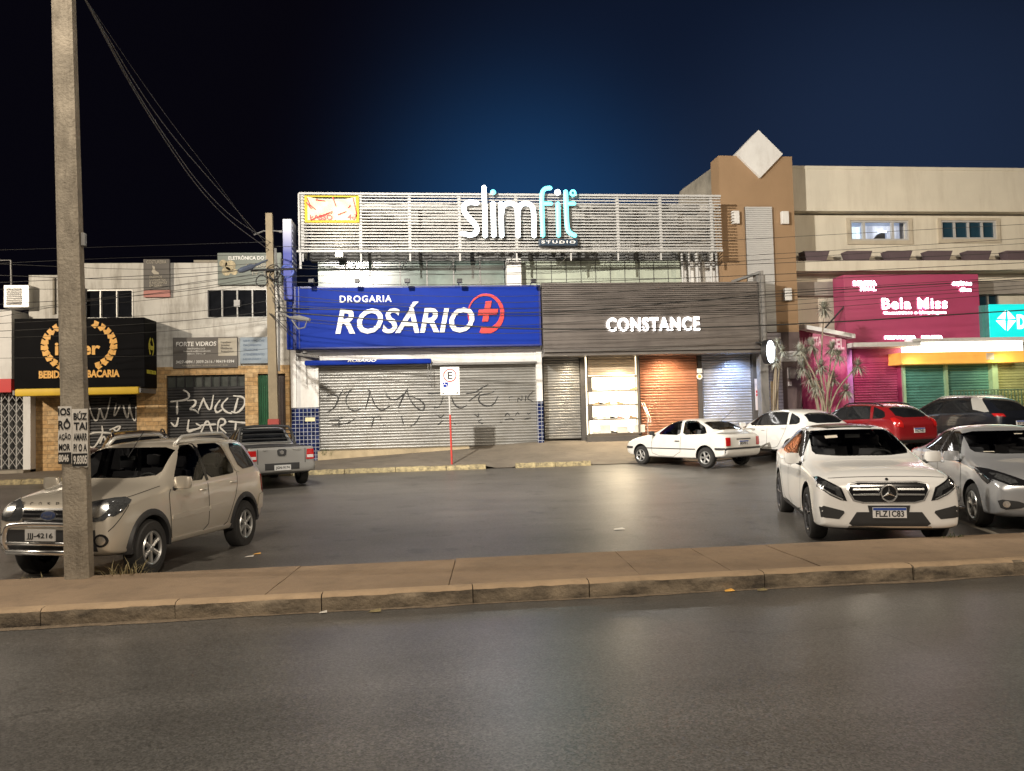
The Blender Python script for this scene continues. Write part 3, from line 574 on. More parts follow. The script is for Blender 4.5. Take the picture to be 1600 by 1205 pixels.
p = at(449, 424, Y); mb = MB(); mb.tube([p+Vector((.2*math.cos(R(a)), -.012, .2*math.sin(R(a)))) for a in range(0, 361, 20)], .03, 5); mb.build('ring_emblem', M('pale_blue_ring', (.1, .15, .5), .5), t)
# ================================================================== slatted screen with the studio sign, gym floor behind it
YS = 26.0; L_, R_ = at(470, 350, YS).x, at(1127, 350, YS).x; zb = at(800, 391, YS).z; zt = at(800, 304.5, YS).z
t = thing('slat_screen', 'long white horizontal slat screen across the upper storey', 'screen', (3, YS, zb))
mb = MB(); n = 18
for k in range(n):
    z = zb+.05+(zt-zb-.16)*k/(n-1); mb.box(L_, R_, YS, YS+.05, z, z+.042)
mb.box(L_-.05, R_+.02, YS-.015, YS+.09, zt-.03, zt+.04); mb.box(L_-.15, R_+.02, YS-.02, YS+.12, zb-.06, zb+.01); mb.build('slats', m_whitem, t)
for xx in (472, 563, 640, 718, 807, 892, 966, 1033, 1113):
    a = at(xx, 350, YS).x; mb = MB().box(a-.05, a+.05, YS+.052, YS+.17, zb-.05, zt-.032); mb.obox((a-.03, YS+.1, zb-.35), (.05, 0, 0), (0, .06, 0), (.0, .0, .29)); mb.obox((a-.02, YS+.12, zb-.07), (.04, 0, 0), (0, .05, 0), (-.35, 1.2, -.3)); mb.build('post', m_whitem, t)
mb = MB().box(L_-.09, L_-.03, YS+.01, YS+1.6, zb, zt); mb.box(L_-.07, L_-.0, YS+.02, YS+.1, 6.9, zb-.061); mb.build('end_panel', m_whitem, t)
# yellow and red cloth banner tied to the slats
x0, x1, z0, z1 = R4(476, 306, 561, 348, YS-.06)
t = thing('cloth_banner', 'crumpled white, yellow and red cloth banner tied to the left of the slat screen', 'banner', ((x0+x1)/2, YS-.05, z0))
def cloth(x0, x1, z0, z1, Y, nx=44, nz=24, amp=.05):
    mb = MB(); 
    for j in range(nz+1):
        for i in range(nx+1):
            u, v = i/nx, j/nz; d = amp*(math.sin(9*abs(u-.5)+5*v)+.6*math.sin(17*u*(1-v)+3)+.5*math.sin(23*(u+v*.4)))*min(1, 4*v*(1.15-v))
            mb.v.append(Vector((x0+(x1-x0)*u, Y-amp+d*.6, z0+(z1-z0)*v-.10*math.sin(math.pi*u)*(v)**3)))
    mb.f = [[j*(nx+1)+i, j*(nx+1)+i+1, (j+1)*(nx+1)+i+1, (j+1)*(nx+1)+i] for j in range(nz) for i in range(nx)]; return mb
cloth(x0+.1, x1-.1, z0+.07, z1-.05, YS-.06).build('cloth', M('banner_white', (.78, .70, .50), .7, var=.1), t, smooth=True)
mb = MB().box(x0, x0+.1, YS-.08, YS-.06, z0, z1); mb.box(x1-.1, x1, YS-.08, YS-.06, z0, z1); mb.box(x0+.1, x1-.1, YS-.08, YS-.06, z0, z0+.07); mb.box(x0+.1, x1-.1, YS-.08, YS-.06, z1-.05, z1); mb.build('yellow_border', M('banner_yellow', (.60, .46, .03), .7), t)
mb = MB(); Zb = lambda p: TR(440, 280, 3.766, p)
text(mb, 'PASSO', *R4(484, 336, 520, 344, YS-.1), YS-.135, .01, .03, -.1); text(mb, '46', *R4(543, 335, 556, 344, YS-.1), YS-.135, .01, .02, .1)
for l in ([(150, 110), (165, 150), (200, 180)], [(145, 135), (175, 175)], [(420, 110), (440, 200), (430, 235)], [(170, 240), (300, 190)], [(300, 105), (320, 160)], [(405, 150), (380, 190), (330, 210)], [(200, 120), (260, 130)]):
    mb.tube([at(x, y, YS-.15) for x, y in Zb(l)], .02, 5, flat=.3)
mb.build('red_print', m_red, t)
# glowing letters
YG = 25.75; Z5 = lambda p: TR(700, 280, 7.2727, p)
m_glow = M('white_glow', (.9, .9, .9), .4, emit=(.84, .94, 1.0), es=9); m_teal = M('turquoise_glow', (.2, .7, .7), .4, emit=(.12, .80, .84), es=2.6)
t = thing('lit_sign', 'glowing white and turquoise rounded studio letters on the slat screen', 'sign', (at(810, 380, YG).x, YS, zb))
def glowstroke(mb, pts, r, it=2):
    P = [at(x, y, YG) for x, y in smoothline(Z5(pts), it)]
    mb.tube(P, r*.0223/7.2727, 12, flat=.75)
    for e in (P[0], P[-1]): mb.lathe([(0, -1), (.5, -.86), (.86, -.5), (1, 0), (.86, .5), (.5, .86), (0, 1)], (0, 0, 0), n=10); k = len(mb.v)-70; mb.v[k:] = [e+Vector((v.x, v.y*.75, v.z))*(r*.0223/7.2727*.99) for v in mb.v[k:]]
def letter(lines, mat, name):
    mb = MB()
    for pts, r, *it in lines: glowstroke(mb, pts, r, *(it or [2]))
    channel(mb.build(name, mat, t, smooth=True), m_whitem)
for ls in ([([(325, 272), (250, 262), (190, 285), (172, 335), (200, 400), (270, 470), (325, 540), (332, 595), (300, 630), (240, 640), (165, 620)], 27)], [([(408, 95), (420, 400), (424, 645)], 26)], [([(512, 280), (520, 640)], 26)],
   [([(600, 280), (610, 645)], 26), ([(608, 400), (612, 330), (650, 282), (705, 275), (755, 285), (785, 330), (792, 420), (798, 645)], 26), ([(795, 400), (800, 330), (835, 285), (885, 275), (940, 290), (970, 340), (975, 430), (980, 645)], 26)], [([(1244, 152), (1245, 153)], 36, 0)]): letter(ls, m_glow, 'white_letter')
for ls in ([([(1160, 102), (1110, 105), (1075, 135), (1064, 190), (1066, 300), (1078, 640)], 26), ([(1075, 280), (1170, 280)], 22)], [([(1248, 282), (1256, 640)], 26)], [([(1337, 145), (1342, 330), (1350, 540), (1375, 610), (1440, 642)], 27), ([(1345, 280), (1435, 280)], 22)], [([(512, 150), (513, 151)], 33, 0)]): letter(ls, m_teal, 'turquoise_letter')
P = [at(*Z5([(1420+26*math.cos(R(a)), 158-28*math.sin(R(a)))])[0], YG) for a in range(0, 361, 20)]; mb = MB().tube(P, .04, 8); mb.build('turquoise_ring', m_teal, t, smooth=True)
x0, x1, z0, z1 = R4(*Z5([(1035, 680)])[0], *Z5([(1475, 755)])[0], YG); pl = MB().box(x0, x1, YG, YG+.2, z0, z1, .01).build('plate', M('navy_plate', (.018, .035, .06), .4), t)
mb = MB(); text(mb, 'STUDIO', x0+.08, x1-.08, z0+.07, z1-.06, YG-.001, .015, .02, 0, 1.35); mb.build('lettering', m_signwhite, pl)
mb = MB(); 
for xx in (408, 512, 600, 795, 975, 1065, 1250, 1340): p = at(*Z5([(xx, 450)])[0], YG); mb.tube([p, p+Vector((0, .3, 0))], .012, 5)
mb.build('stand_off', m_grey, t)
# gym floor behind the screen
YB = 27.6
b3 = thing('gym_building', 'grey metal clad upper storey behind the slat screen with a strip of green glass', 'building', (3, YB, 6))
mf = bpy.data.materials.new('foil_cladding'); mf.use_nodes = True; t_ = mf.node_tree; b_ = t_.nodes['Principled BSDF']
co = t_.nodes.new('ShaderNodeTexCoord'); mp = t_.nodes.new('ShaderNodeMapping'); mp.inputs['Scale'].default_value = (.85, 1, 3.4); t_.links.new(co.outputs['Object'], mp.inputs[0])
vo = t_.nodes.new('ShaderNodeTexVoronoi'); vo.inputs['Scale'].default_value = 1.5; vo.distance = 'CHEBYCHEV'; t_.links.new(mp.outputs[0], vo.inputs['Vector'])
nz = t_.nodes.new('ShaderNodeTexNoise'); nz.inputs['Scale'].default_value = 7; nz.inputs['Detail'].default_value = 8; nz.inputs['Roughness'].default_value = .75; t_.links.new(mp.outputs[0], nz.inputs['Vector'])
cr = t_.nodes.new('ShaderNodeValToRGB'); ad = t_.nodes.new('ShaderNodeMath'); ad.operation = 'MULTIPLY'; t_.links.new(vo.outputs['Color'], ad.inputs[0]); t_.links.new(nz.outputs['Fac'], ad.inputs[1]); t_.links.new(ad.outputs[0], cr.inputs[0])
cr.color_ramp.elements[0].position = .10; cr.color_ramp.elements[0].color = (.05, .05, .05, 1); cr.color_ramp.elements[1].position = .42; cr.color_ramp.elements[1].color = (.55, .54, .51, 1)
t_.links.new(cr.outputs[0], b_.inputs['Base Color']); b_.inputs['Roughness'].default_value = .5; b_.inputs['Metallic'].default_value = .25
bp = t_.nodes.new('ShaderNodeBump'); bp.inputs['Strength'].default_value = .6; bp.inputs['Distance'].default_value = .05; t_.links.new(nz.outputs['Fac'], bp.inputs['Height']); t_.links.new(bp.outputs[0], b_.inputs['Normal'])
xl, xr = at(485, 350, YB).x, at(1122, 350, YB).x; zc = at(800, 396, YB).z; zg0 = at(800, 408, YB).z; zl = at(800, 455, YB).z
MB().box(xl, xr, YB, YB+7, zc, at(800, 318, YB).z).build('metal_cladding', mf, b3)
mb = MB().box(xl, xr, YB-.1, YB+.3, zg0, zc-.003); 
for k in range(26): a = xl+(xr-xl)*k/25; mb.box(a-.05, a+.05, YB-.16, YB-.101, zg0+.02, zc-.04)
mb.build('dark_beam', M('dark_beam_paint', (.10, .10, .10), .7, var=.5, scale=2, dirt=(.4, .4, .38), dirt_amt=.8, dirt_scale=(1.5, 1, 3)), b3)
xa, xb = at(497, 425, YB).x, at(788, 425, YB).x
f = MB().box(xa, xb, YB, YB+.1, zl, zg0-.002).build('green_glazing', M('green_glass', (.10, .14, .125), .2, var=.5, scale=1.1, spec=.7), b3)
mb = MB(); 
for k in range(1, 7): a = xa+(at(750, 425, YB).x-xa)*k/6; mb.box(a-.02, a+.02, YB-.03, YB-.001, zl, zg0-.003)
mb.build('mullion', m_grey, f)
x0, x1, _, _ = R4(791, 405, 814, 443, YB-.3); MB().box(x0, x1, YB-.5, YB+.1, zl, zg0-.004, .03).build('white_pier', m_white, b3)
xa, xb = at(815, 425, YB).x, at(1066, 425, YB).x
f = MB().box(xa, xb, YB, YB+.1, zl, zg0-.002).build('pale_green_panel', M('pale_green_panel', (.40, .44, .36), .5, var=.12, scale=1, dirt=(.2, .2, .16), dirt_amt=.4), b3)
mb = MB(); 
for k in range(1, 11): a = xa+(xb-xa)*k/11; mb.box(a-.012, a+.012, YB-.012, YB-.001, zl, zg0-.003)
mb.box(xa, xb, YB-.013, YB-.0015, zl+.42, zl+.44); mb.build('panel_joint', M('joint_dark', (.09, .09, .08), .7), f)
mb = MB(); 
for xx, rr in ((1067, .045), (1078, .04), (1090, .07), (1112, .05), (1121, .05)): a = at(xx, 430, YB-.3); mb.tube([(a.x, YB-.3, zl), (a.x-.02, YB-.3, zg0+.25)], rr, 8)
mb.build('pipe', m_whitem, b3, smooth=40)
MB().box(at(1062, 430, YB).x, at(1130, 430, YB).x, YB+.11, YB+.3, zl, zg0).build('back_wall', m_white, b3)
MB().box(xl, xr, YB-.6, YB+7, zl-.3, zl-.003).build('roof_slab', m_cement, b3)
# rough gable of the building behind
pts = [at(1064, 305, 29), at(1066, 296, 29), at(1113, 262, 29), at(1130, 262, 29), at(1130, 330, 29), at(1064, 330, 29)]
t = thing('rear_gable', 'rough dark grey gable wall rising behind the right end of the slat screen', 'wall', pts[0]); MB().prism([(p.x, p.z) for p in pts], 29, 29.3).build('gable', m_cement, t)
# floodlight aimed at the banner
p = at(530, 398, 26.9)
t = thing('floodlight', 'small floodlight behind the slats shining up under the banner', 'floodlight', p); MB().box(p.x-.14, p.x+.14, p.y-.05, p.y+.05, p.z-.1, p.z+.1, .02).build('lamp_body', m_black, t); MB().box(p.x-.12, p.x+.12, p.y-.07, p.y-.052, p.z-.08, p.z+.08).build('lamp_glass', M('flood_glow', (.9, .8, .6), .4, emit=(1, .9, .7), es=40), t)
lamp('banner_flood', (p.x, p.y-.1, p.z+.1), (p.x-.2, p.y+.4, p.z+2), 70, (1, .88, .66), 150); lamp('banner_added_fill', (p.x, p.y-1.9, p.z-.2), (p.x-.2, YS, p.z+1.3), 60, (1, .9, .7), 110)  # second spot is an added fill without fixture, brightening the banner from the front
# ================================================================== shoe shop with the dark batten fascia
YC = 26.9
b4 = thing('shoe_shop', 'shoe shop with a bright display window between grey, orange and bluish roller shutters', 'building', (8, YC, .8))
m_post = M('dark_grey_paint', (.085, .078, .072), .55, var=.1); m_orange = M('orange_shutter', (.46, .22, .13), .42, .25, var=.08)
zt = at(1000, 552, YC).z; X = lambda px_, py_=620, Y=YC: at(px_, py_, Y).x
ridged(X(850), X(906), zbase(4.2)+.05, zt, YC, .098, .03).build('roller_shutter', m_shut, b4, smooth=40)
ridged(X(1000), X(1090), .85, zt, YC, .098, .03).build('roller_shutter', m_orange, b4, smooth=40)
ridged(X(1097), X(1174), .85, zt, YC, .098, .03).build('roller_shutter', M('pale_shutter', (.50, .51, .55), .38, .4, var=.06), b4, smooth=40)
for a, b, d in ((906.5, 914, .2), (1090.5, 1096.5, .12), (996, 999.5, .12), (1174.5, 1186, .15)): MB().box(X(a), X(b), YC-d, YC+.3, .65, zt).build('pier', m_post, b4)
MB().box(X(1188, 620, 26.0), X(1201, 620, 26.0), 25.9, 26.25, .6, at(1195, 430, 26).z, .02).build('pillar', m_grey, b4)
MB().box(X(849), X(1188), YC-.3, YC+.6, zt+.003, zt+.6).build('soffit', m_post, b4)
MB().box(X(849), X(1240), YC+.45, YC+8, .3, zt+1.4).build('shop_body', m_post, b4)
# display window: lit shelves of shoes
xa, xb = X(918, 620, YC-.5), X(998, 620, YC-.5); z0 = at(958, 679, YC-.5).z; z1 = at(958, 588, YC-.5).z
m_lit = M('lit_display_back', (.8, .72, .55), .6, emit=(1, .86, .62), es=4); m_shelf = M('shelf_edge', (.10, .085, .07), .4)
dw = MB().box(xa, xb, YC-.05, YC-.02, z0, zt).build('display_back', m_lit, b4)
mb = MB()
for k in range(5): z = z0+.02+(z1-z0-.02)*k/4; mb.box(xa+.06, xb-.02, YC-.48, YC-.051, z-.022, z+.022)
mb.box(xa, xa+.05, YC-.5, YC-.45, z0, zt); mb.box(xb-.04, xb, YC-.5, YC-.45, z0, zt); mb.box(xa+.052, xa+.17, YC-.5, YC-.46, z0+.55, z0+1.1); mb.box(xa+.052, xa+.17, YC-.5, YC-.46, z1-.55, z1); mb.box(xa+.052, xb-.042, YC-.5, YC-.46, z0-.06, z0+.01); mb.build('shelf', m_shelf, dw)
ridged(xa+.05, xb-.05, z1+.06, zt, YC-.3, .098, .02).build('roller_shutter', M('cream_shutter', (.62, .50, .36), .5, .2), b4, smooth=40)
random.seed(5); cols = [M('tan_leather', (.45, .28, .14), .5), M('white_leather', (.75, .7, .62), .5), M('black_leather', (.05, .045, .04), .4), M('rose_leather', (.62, .35, .28), .5)]
def shoe(mb, x, y, z, s, d):
    mb.add([(x+d*a*s, y+b*s, z+c*s) for a, b, c in ((-.13, -.04, 0), (.14, -.03, 0), (.14, .03, 0), (-.13, .04, 0), (-.12, -.035, .10), (.02, -.035, .06), (.13, -.02, .035), (.13, .02, .035), (.02, .035, .06), (-.12, .035, .10))], [(0, 3, 2, 1), (0, 1, 6, 5, 4), (2, 3, 9, 8, 7), (4, 5, 8, 9), (5, 6, 7, 8), (1, 2, 7, 6), (0, 4, 9, 3)])
for k in range(4):
    n = 7
    for i in range(n):
        if random.random() < .25: continue
        z = z0+.045+(z1-z0-.02)*k/4+.0; xx = xa+.28+(xb-xa-.45)*i/(n-1)+random.uniform(-.05, .05); mb = MB(); shoe(mb, xx, YC-.30, z+.002, 1.0, random.choice((1, -1)))
        o = mb.build('shoe', random.choice(cols[:2]+cols), None, loc=(xx, YC-.3, z)); tag(o, f'single shoe on the {("bottom", "second lowest", "second highest", "top")[k]} shelf of the bright shop window', 'shoe', f'shoes on shelf row {("one", "two", "three", "four")[k]} of the shop window')
for k in range(3):
    xx = xa+.45+k*.62; o = MB().box(xx, xx+.38, YC-.42, YC-.12, z0+.044, z0+.044+(.3, .22, .27)[k], .01).build('shoe_box', cols[1], None); tag(o, ('tall pale carton at the left of the shop window floor', 'low pale carton in the middle of the shop window floor', 'pale carton at the right of the shop window floor')[k], 'box', 'cartons in the shop window')
mb = MB().box(xa-.06, xb+.05, YC-.58, YC-.03, z0-.32, z0-.062); mb.box(xa-.1, xb+.09, YC-.64, YC-.03, .72, z0-.33); mb.build('window_plinth', m_post, b4)
mb = MB().box(xb+.01, xb+.04, YC-.45, YC-.1, z0, zt); mb.build('glass_edge', m_alu, b4)
x0, x1, z0_, z1_ = R4(1089, 576, 1097, 583, YC-.13); MB().box(x0, x1, YC-.135, YC-.122, z0_, z1_).build('sticker', m_signwhite, b4)
p = at(1093, 588.5, YC-.13); MB().disc(p+Vector((0, .006, 0)), .11, 16, .012).build('round_sticker', m_signwhite, b4); MB().disc(p+Vector((0, -.0065, 0)), .06, 12, .006).build('round_sticker', m_gold, b4)
lamp('soffit_lamp', (X(965), YC-.85, zt-.3), (X(955), YC-1.6, 0), 700, (1, .80, .52), 150, r=.05)
lamp('soffit_lamp', (X(1040), YC-.8, zt-.25), (X(1042), YC+.1, 1.4), 230, (1, .70, .46), 150, r=.05)
lamp('soffit_lamp', (X(893), YC-.75, zt-.25), (X(890), YC+.1, 1.2), 110, (1, .82, .58), 140, r=.05)
lamp('soffit_lamp', (X(1148), YC-.7, zt-.2), (X(1150), YC+.1, 1.4), 170, (.45, .62, 1), 130, r=.05)
# the batten fascia
Y = 25.8; x0, x1, z0, z1 = R4(848, 441, 1186, 544, Y); zm = at(1000, 493, Y).z
t = thing('fascia_sign', 'dark brown batten fascia with glowing white shop lettering', 'sign', ((x0+x1)/2, YC, z0))
m_bat = M('brown_batten', (.125, .108, .098), .5, .15, var=.2, scale=1.5, dirt=(.24, .22, .20), dirt_amt=.5, dirt_scale=(.25, 1, 6))
mb = MB().box(x0, x1, Y+.04, Y+.9, z0, z1); n = 17
for k in range(n): z = zm+(z1-zm)*k/n; mb.box(x0, x1, Y-.005, Y+.039, z+.012, z+(z1-zm)/n-.018)
for k in range(4): z = z0+.05+(zm-z0-.05)*k/4; mb.box(x0, x1, Y+.01, Y+.038, z+.006, z+(zm-z0-.05)/4-.006)
mb.build('battens', m_bat, t)
mb = MB().box(x0, x1+.02, Y-.12, Y+.3, z0-.10, z0-.003, .01); mb.box(x0, x1+.05, Y-.03, YC-.3, z0-.22, z0-.11); mb.build('lower_rail', M('rail_grey', (.17, .155, .145), .45, .3), t)
m_letter = M('warm_white_glow', (.9, .9, .9), .4, emit=(1, .97, .93), es=9)
lr = R4(947, 496.5, 1092, 517.5, Y); gw = lr[1]-lr[0]; gap = .035
mb = MB(); dz = .0
tw = MB(); text(tw, 'CONSTANCE', lr[0], lr[1], lr[2], lr[3], Y-.03, .06, .03, 0, 1.18); channel(tw.build('lettering', m_letter, t), m_post, True)
mb = MB()
x0, x1 = X(1186, 490, Y), X(1194, 490, Y-.3); zt_ = at(1190, 428, Y).z
mb.obox((x1, Y-.15, z0-.1), (.10, 0, 0), (0, .10, 0), (0, 0, zt_-z0+.1)); mb.obox((x1-.0, Y-.15, zt_), (.10, 0, 0), (0, 0, .09), (-.55, 1.3, -.12)); mb.box(x0+.02, x1-.01, Y-.14, Y-.05, zt_-.02, zt_+.06); mb.build('end_bracket', m_grey, t)
# glowing oval blade sign
p = at(1199.5, 550, 25.5)
t = thing('oval_sign', 'glowing white oval blade sign with a dark rim on the grey pillar', 'sign', p)
ax = Vector((.62, -.78, 0)).normalized(); sd = Vector((.78, .62, 0)).normalized()
def oval(rx, rz, d0, d1):
    mb = MB(); n = 32; vs = []
    for d in (d0, d1): vs += [p+sd*(rx*math.cos(2*math.pi*k/n))+Vector((0, 0, rz*math.sin(2*math.pi*k/n)))+Vector((-sd.y, sd.x, 0))*-d for k in range(n)]
    return mb.add(vs, [list(range(n))[::-1], [n+k for k in range(n)]]+[[k, (k+1) % n, n+(k+1) % n, n+k] for k in range(n)])
oval(.30, .42, -.10, .10).build('rim', m_black, t); oval(.26, .385, .101, .13).build('lit_face', M('oval_glow', (.9, .9, .9), .4, emit=(.80, .90, 1), es=12), t)
MB().tube([p+Vector((-.32, .25, .35)), p+Vector((-.05, .08, .35))], .03, 6).build('arm', m_black, t)
x0, x1, z0, z1 = R4(1180, 592, 1188, 641, YC-.16)
t = thing('notice_board', 'tall narrow white notice with a red band beside the bluish shutter', 'sign', (x0, YC-.15, z0)); MB().box(x0, x1, YC-.19, YC-.152, z0, z1).build('panel', M('notice_pink', (.7, .62, .6), .5), t)
mb = MB(); h = z1-z0; mb.box(x0+.02, x1-.02, YC-.196, YC-.191, z0+h*.45, z0+h*.52); mb.box(x0+.02, x1-.02, YC-.196, YC-.191, z0+h*.55, z0+h*.63); mb.build('red_band', m_red, t)
# handrail of the shop steps
t = thing('handrail', 'thin tubular handrail sloping down beside the bright display window', 'handrail', at(1012, 690, YC-1.2)); mb = MB()
for dx in (0, 3): mb.tube([at(1003+dx, 630, YC-.5), at(1005+dx, 634, YC-.6), at(1013+dx, 653, YC-1.2), at(1014+dx, 660, YC-1.25)], .018, 8)
mb.tube([at(1012, 655, YC-1.15), at(1012.5, 692, YC-1.15)], .018, 8); mb.build('rail', M('steel_rail', (.45, .42, .38), .35, .6), t, smooth=40)
# ================================================================== tan tower
YT = 27.0
b5 = thing('tower', 'tan stair tower with a big white diamond on top and a white ribbed strip', 'tower', (12, YT, .8))
x0, x1 = at(1124.5, 300, YT).x, at(1242, 360, YT).x; zt = at(1180, 244, YT).z; zl = at(1220, 519, YT).z
dl, dr_, dzt, dzb = R4(1148, 205, 1221, 279, YT); cx = (dl+dr_)/2; cz = (dzt+dzb)/2; hw = (dr_-dl)/2; hz = (dzb-dzt)/2; zn = zt
k_ = (zt-(cz-hz))/hz*hw   # the notch follows the lower edges of the diamond
poly = [(x0, .8), (x1, .8), (x1, zt), (cx+min(hw, k_)*.98, zt), (cx, cz-hz*.98), (cx-min(hw, k_)*.98, zt), (x0, zt)]
mb = MB(); sx0, sx1 = at(1166.5, 420, YT).x, at(1208, 420, YT).x; sz1 = at(1186, 324, YT).z
mb.prism([(x0, zl), (x1, zl), (x1, zt), (cx+min(hw, k_)*.98, zt), (cx, cz-hz*.98), (cx-min(hw, k_)*.98, zt), (x0, zt)], YT, YT+.8); mb.build('shaft', m_tan, b5)
MB().box(x0-.001, x1+.001, YT-.02, YT+1.2, .3, zl-.002).build('dark_base', M('brown_paint', (.115, .082, .080), .7, var=.08, dirt=(.07, .055, .05)), b5)
MB().prism([(cx, cz-hz), (cx+hw, cz), (cx, cz+hz), (cx-hw, cz)], YT-.12, YT+.5).build('diamond', m_white, b5)
mb = MB(); n = 62; zb_ = at(1196, 660, YT).z
for k in range(n): z = zl+(sz1-zl)*k/n; mb.box(sx0, sx1, YT-.10, YT-.001, z+.004, z+(sz1-zl)/n-.012)
mb.box(sx0, sx1, YT-.07, YT-.002, zl, sz1); mb.build('ribbed_strip', m_whitem, b5)
mb = MB()
for k in range(30): z = .9+(zl-.93)*k/30; mb.box(sx0+.2, sx1+.15, YT-.10, YT-.021, z+.004, z+(zl-.93)/30-.012)
mb.build('ribbed_strip', M('lilac_strip', (.36, .33, .37), .6), b5)
def walllamp(x, y, lab, loc=YT, sc=1):
    p = at(x, y, loc); t = thing('wall_lamp', lab, 'wall lamp', p, 'white box lamps on the tower'); MB().box(p.x-.14*sc, p.x+.14*sc, p.y-.16, p.y-.002, p.z-.24*sc, p.z+.24*sc, .02).build('lamp_shade', m_white, t)
walllamp(1147.5, 341, 'white box lamp on the tan tower, left of the ribbed strip'); walllamp(1224.5, 341.5, 'white box lamp on the tan tower, upper one right of the ribbed strip'); walllamp(1229, 461, 'white box lamp on the tan tower, lower one above the dark base')
x0_, x1_, z0_, z1_ = R4(1219, 549, 1247, 565, YT-.03); t = thing('notice_sign', 'small white notice with dark text lines on the brown tower base', 'sign', (x0_, YT, z0_)); MB().box(x0_, x1_, YT-.05, YT-.022, z0_, z1_).build('panel', M('notice_white', (.5, .48, .5), .5), t)
for k, s in enumerate(('AVISO', 'ESTACIONAMENTO', 'CLIENTES')):
    w_ = (.25, .45, .36)[k]; c_ = (x0_+x1_)/2; mb = MB(); text(mb, s, c_-w_*.55, c_+w_*.55, z1_-.12-k*.11, z1_-.05-k*.11, YT-.051, .004, .02); mb.build('lettering', m_greyprint, t)
p = at(1234.5, 583, YT); t = thing('wall_box', 'pale vertical box lamp on the brown tower base below the notice', 'wall lamp', p); MB().box(p.x-.12, p.x+.12, YT-.2, YT-.022, p.z-.21, p.z+.21, .02).build('casing', M('lilac_box', (.5, .46, .46), .5), t)
p = at(1233, 600, YT); t = thing('meter_box', 'tiny pale intercom box under the vertical box lamp', 'box', p); MB().box(p.x-.06, p.x+.06, YT-.1, YT-.022, p.z-.08, p.z+.08, .01).build('casing', M('lilac_box', (.5, .46, .46), .5), t)
p0, p1 = at(1203, 596, 26.4), at(1209, 641, 26.4); t = thing('timber_board', 'upright pale timber board leaning beside the grey pillar', 'board', p1); MB().box(p0.x, p1.x, 26.35, 26.4, .75, p0.z, .005).build('plank', M('raw_timber', (.42, .31, .17), .7, var=.25, scale=6), t)
# ================================================================== cream commercial building
YW = 28.3
b6 = thing('commercial_building', 'long cream two-storey commercial building right of the tan tower', 'building', (20, YW, .8))
xl, xr = x1-.3, 34.0; zt = at(1420, 262, YW-.5).z; zb = at(1420, 329.5, YW-.5).z; zs = at(1420, 344, YW).z; zf = at(1420, 412, YW).z
wa = R4(1328, 345, 1419, 376, YW); wb = R4(1470, 345, 1556, 374, YW); wc = R4(1527, 452, 1560, 480, YW)
MB().box(xl, xr, YW-.5, YW+6, zb, zt).build('upper_band', m_cream, b6); mb = MB().box(xl, xr, YW-.53, YW-.501, zt-.10, zt+.02); mb.box(xl, xr, YW-.53, YW-.5, zb-.03, zb+.04); mb.build('band_trim', m_cream, b6)
mb = MB(); hole_wall(mb, xl, xr, .5, zb-.04, YW, YW+.3, [wa, wb, wc]); mb.build('wall', m_cream, b6)
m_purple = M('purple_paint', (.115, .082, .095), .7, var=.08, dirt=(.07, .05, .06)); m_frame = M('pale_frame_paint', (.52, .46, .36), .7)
for r_ in (wa, wb):
    x0_, x1_, z0_, z1_ = r_; mb = MB(); mb.box(x0_-.14, x1_+.14, YW-.06, YW-.001, z0_-.16, z0_-.002); mb.box(x0_-.14, x0_-.002, YW-.06, YW-.001, z0_-.001, z1_+.1); mb.box(x1_+.002, x1_+.14, YW-.06, YW-.001, z0_-.001, z1_+.1); mb.box(x0_-.001, x1_+.001, YW-.06, YW-.001, z1_+.002, z1_+.1); mb.build('window_surround', m_frame, b6)
MB().box(xl, xr, YW+.5, YW+6, .5, zb-.05).build('room_core', M('room_paint', (.45, .46, .5), .8), b6)
w = window(b6, wb, YW, 4, m_whitem, .07, M('blue_glass', (.02, .055, .085), .1, spec=.8))
x0_, x1_, z0_, z1_ = wa
mb = MB(); fw = .07
mb.box(x0_, x1_, YW-.02, YW+.1, z0_, z0_+fw); mb.box(x0_, x1_, YW-.02, YW+.1, z1_-fw, z1_); mb.box(x0_, x0_+fw, YW-.02, YW+.1, z0_+fw, z1_-fw); mb.box(x1_-fw, x1_, YW-.02, YW+.1, z0_+fw, z1_-fw)
for px_ in (1350, 1395): xx = at(px_, 360, YW).x; mb.box(xx-.05, xx+.05, YW-.01, YW+.1, z0_+fw, z1_-fw)
w = mb.build('window', m_whitem, b6)
MB().box(x0_+fw, x1_-fw, YW+.45, YW+.49, z0_-.3, z1_+.3).build('lit_room', M('lit_room_blue', (.5, .55, .65), .7, var=.35, scale=1.2, emit=(.42, .52, .75), es=.42), b6)
xx = at(1378, 360, YW).x; MB().prism([(xx-.45, z0_+.08), (xx+.35, z0_+.08), (xx+.35, z1_-.35), (xx+.05, z1_-.45), (xx-.1, z1_-.62)], YW+.35, YW+.44).build('cupboard', m_black, b6)
xx = at(1338, 360, YW).x; MB().box(x0_+fw+.02, at(1349, 360, YW).x, YW+.25, YW+.3, z0_+.1, z1_-.2).build('lit_curtain', M('lit_curtain', (.7, .8, .9), .6, emit=(.62, .85, 1), es=.9), b6)
xx = at(1382, 355, YW).x; MB().box(xx-.08, xx+.25, YW+.28, YW+.32, z1_-.4, z1_-.33).build('ceiling_lamp', M('lamp_tube', (.9, .9, .9), .4, emit=(.9, .95, 1), es=4), b6)
w = window(b6, wc, YW, 2, m_whitem, .06, M('blue_glass', (.02, .055, .085), .1))
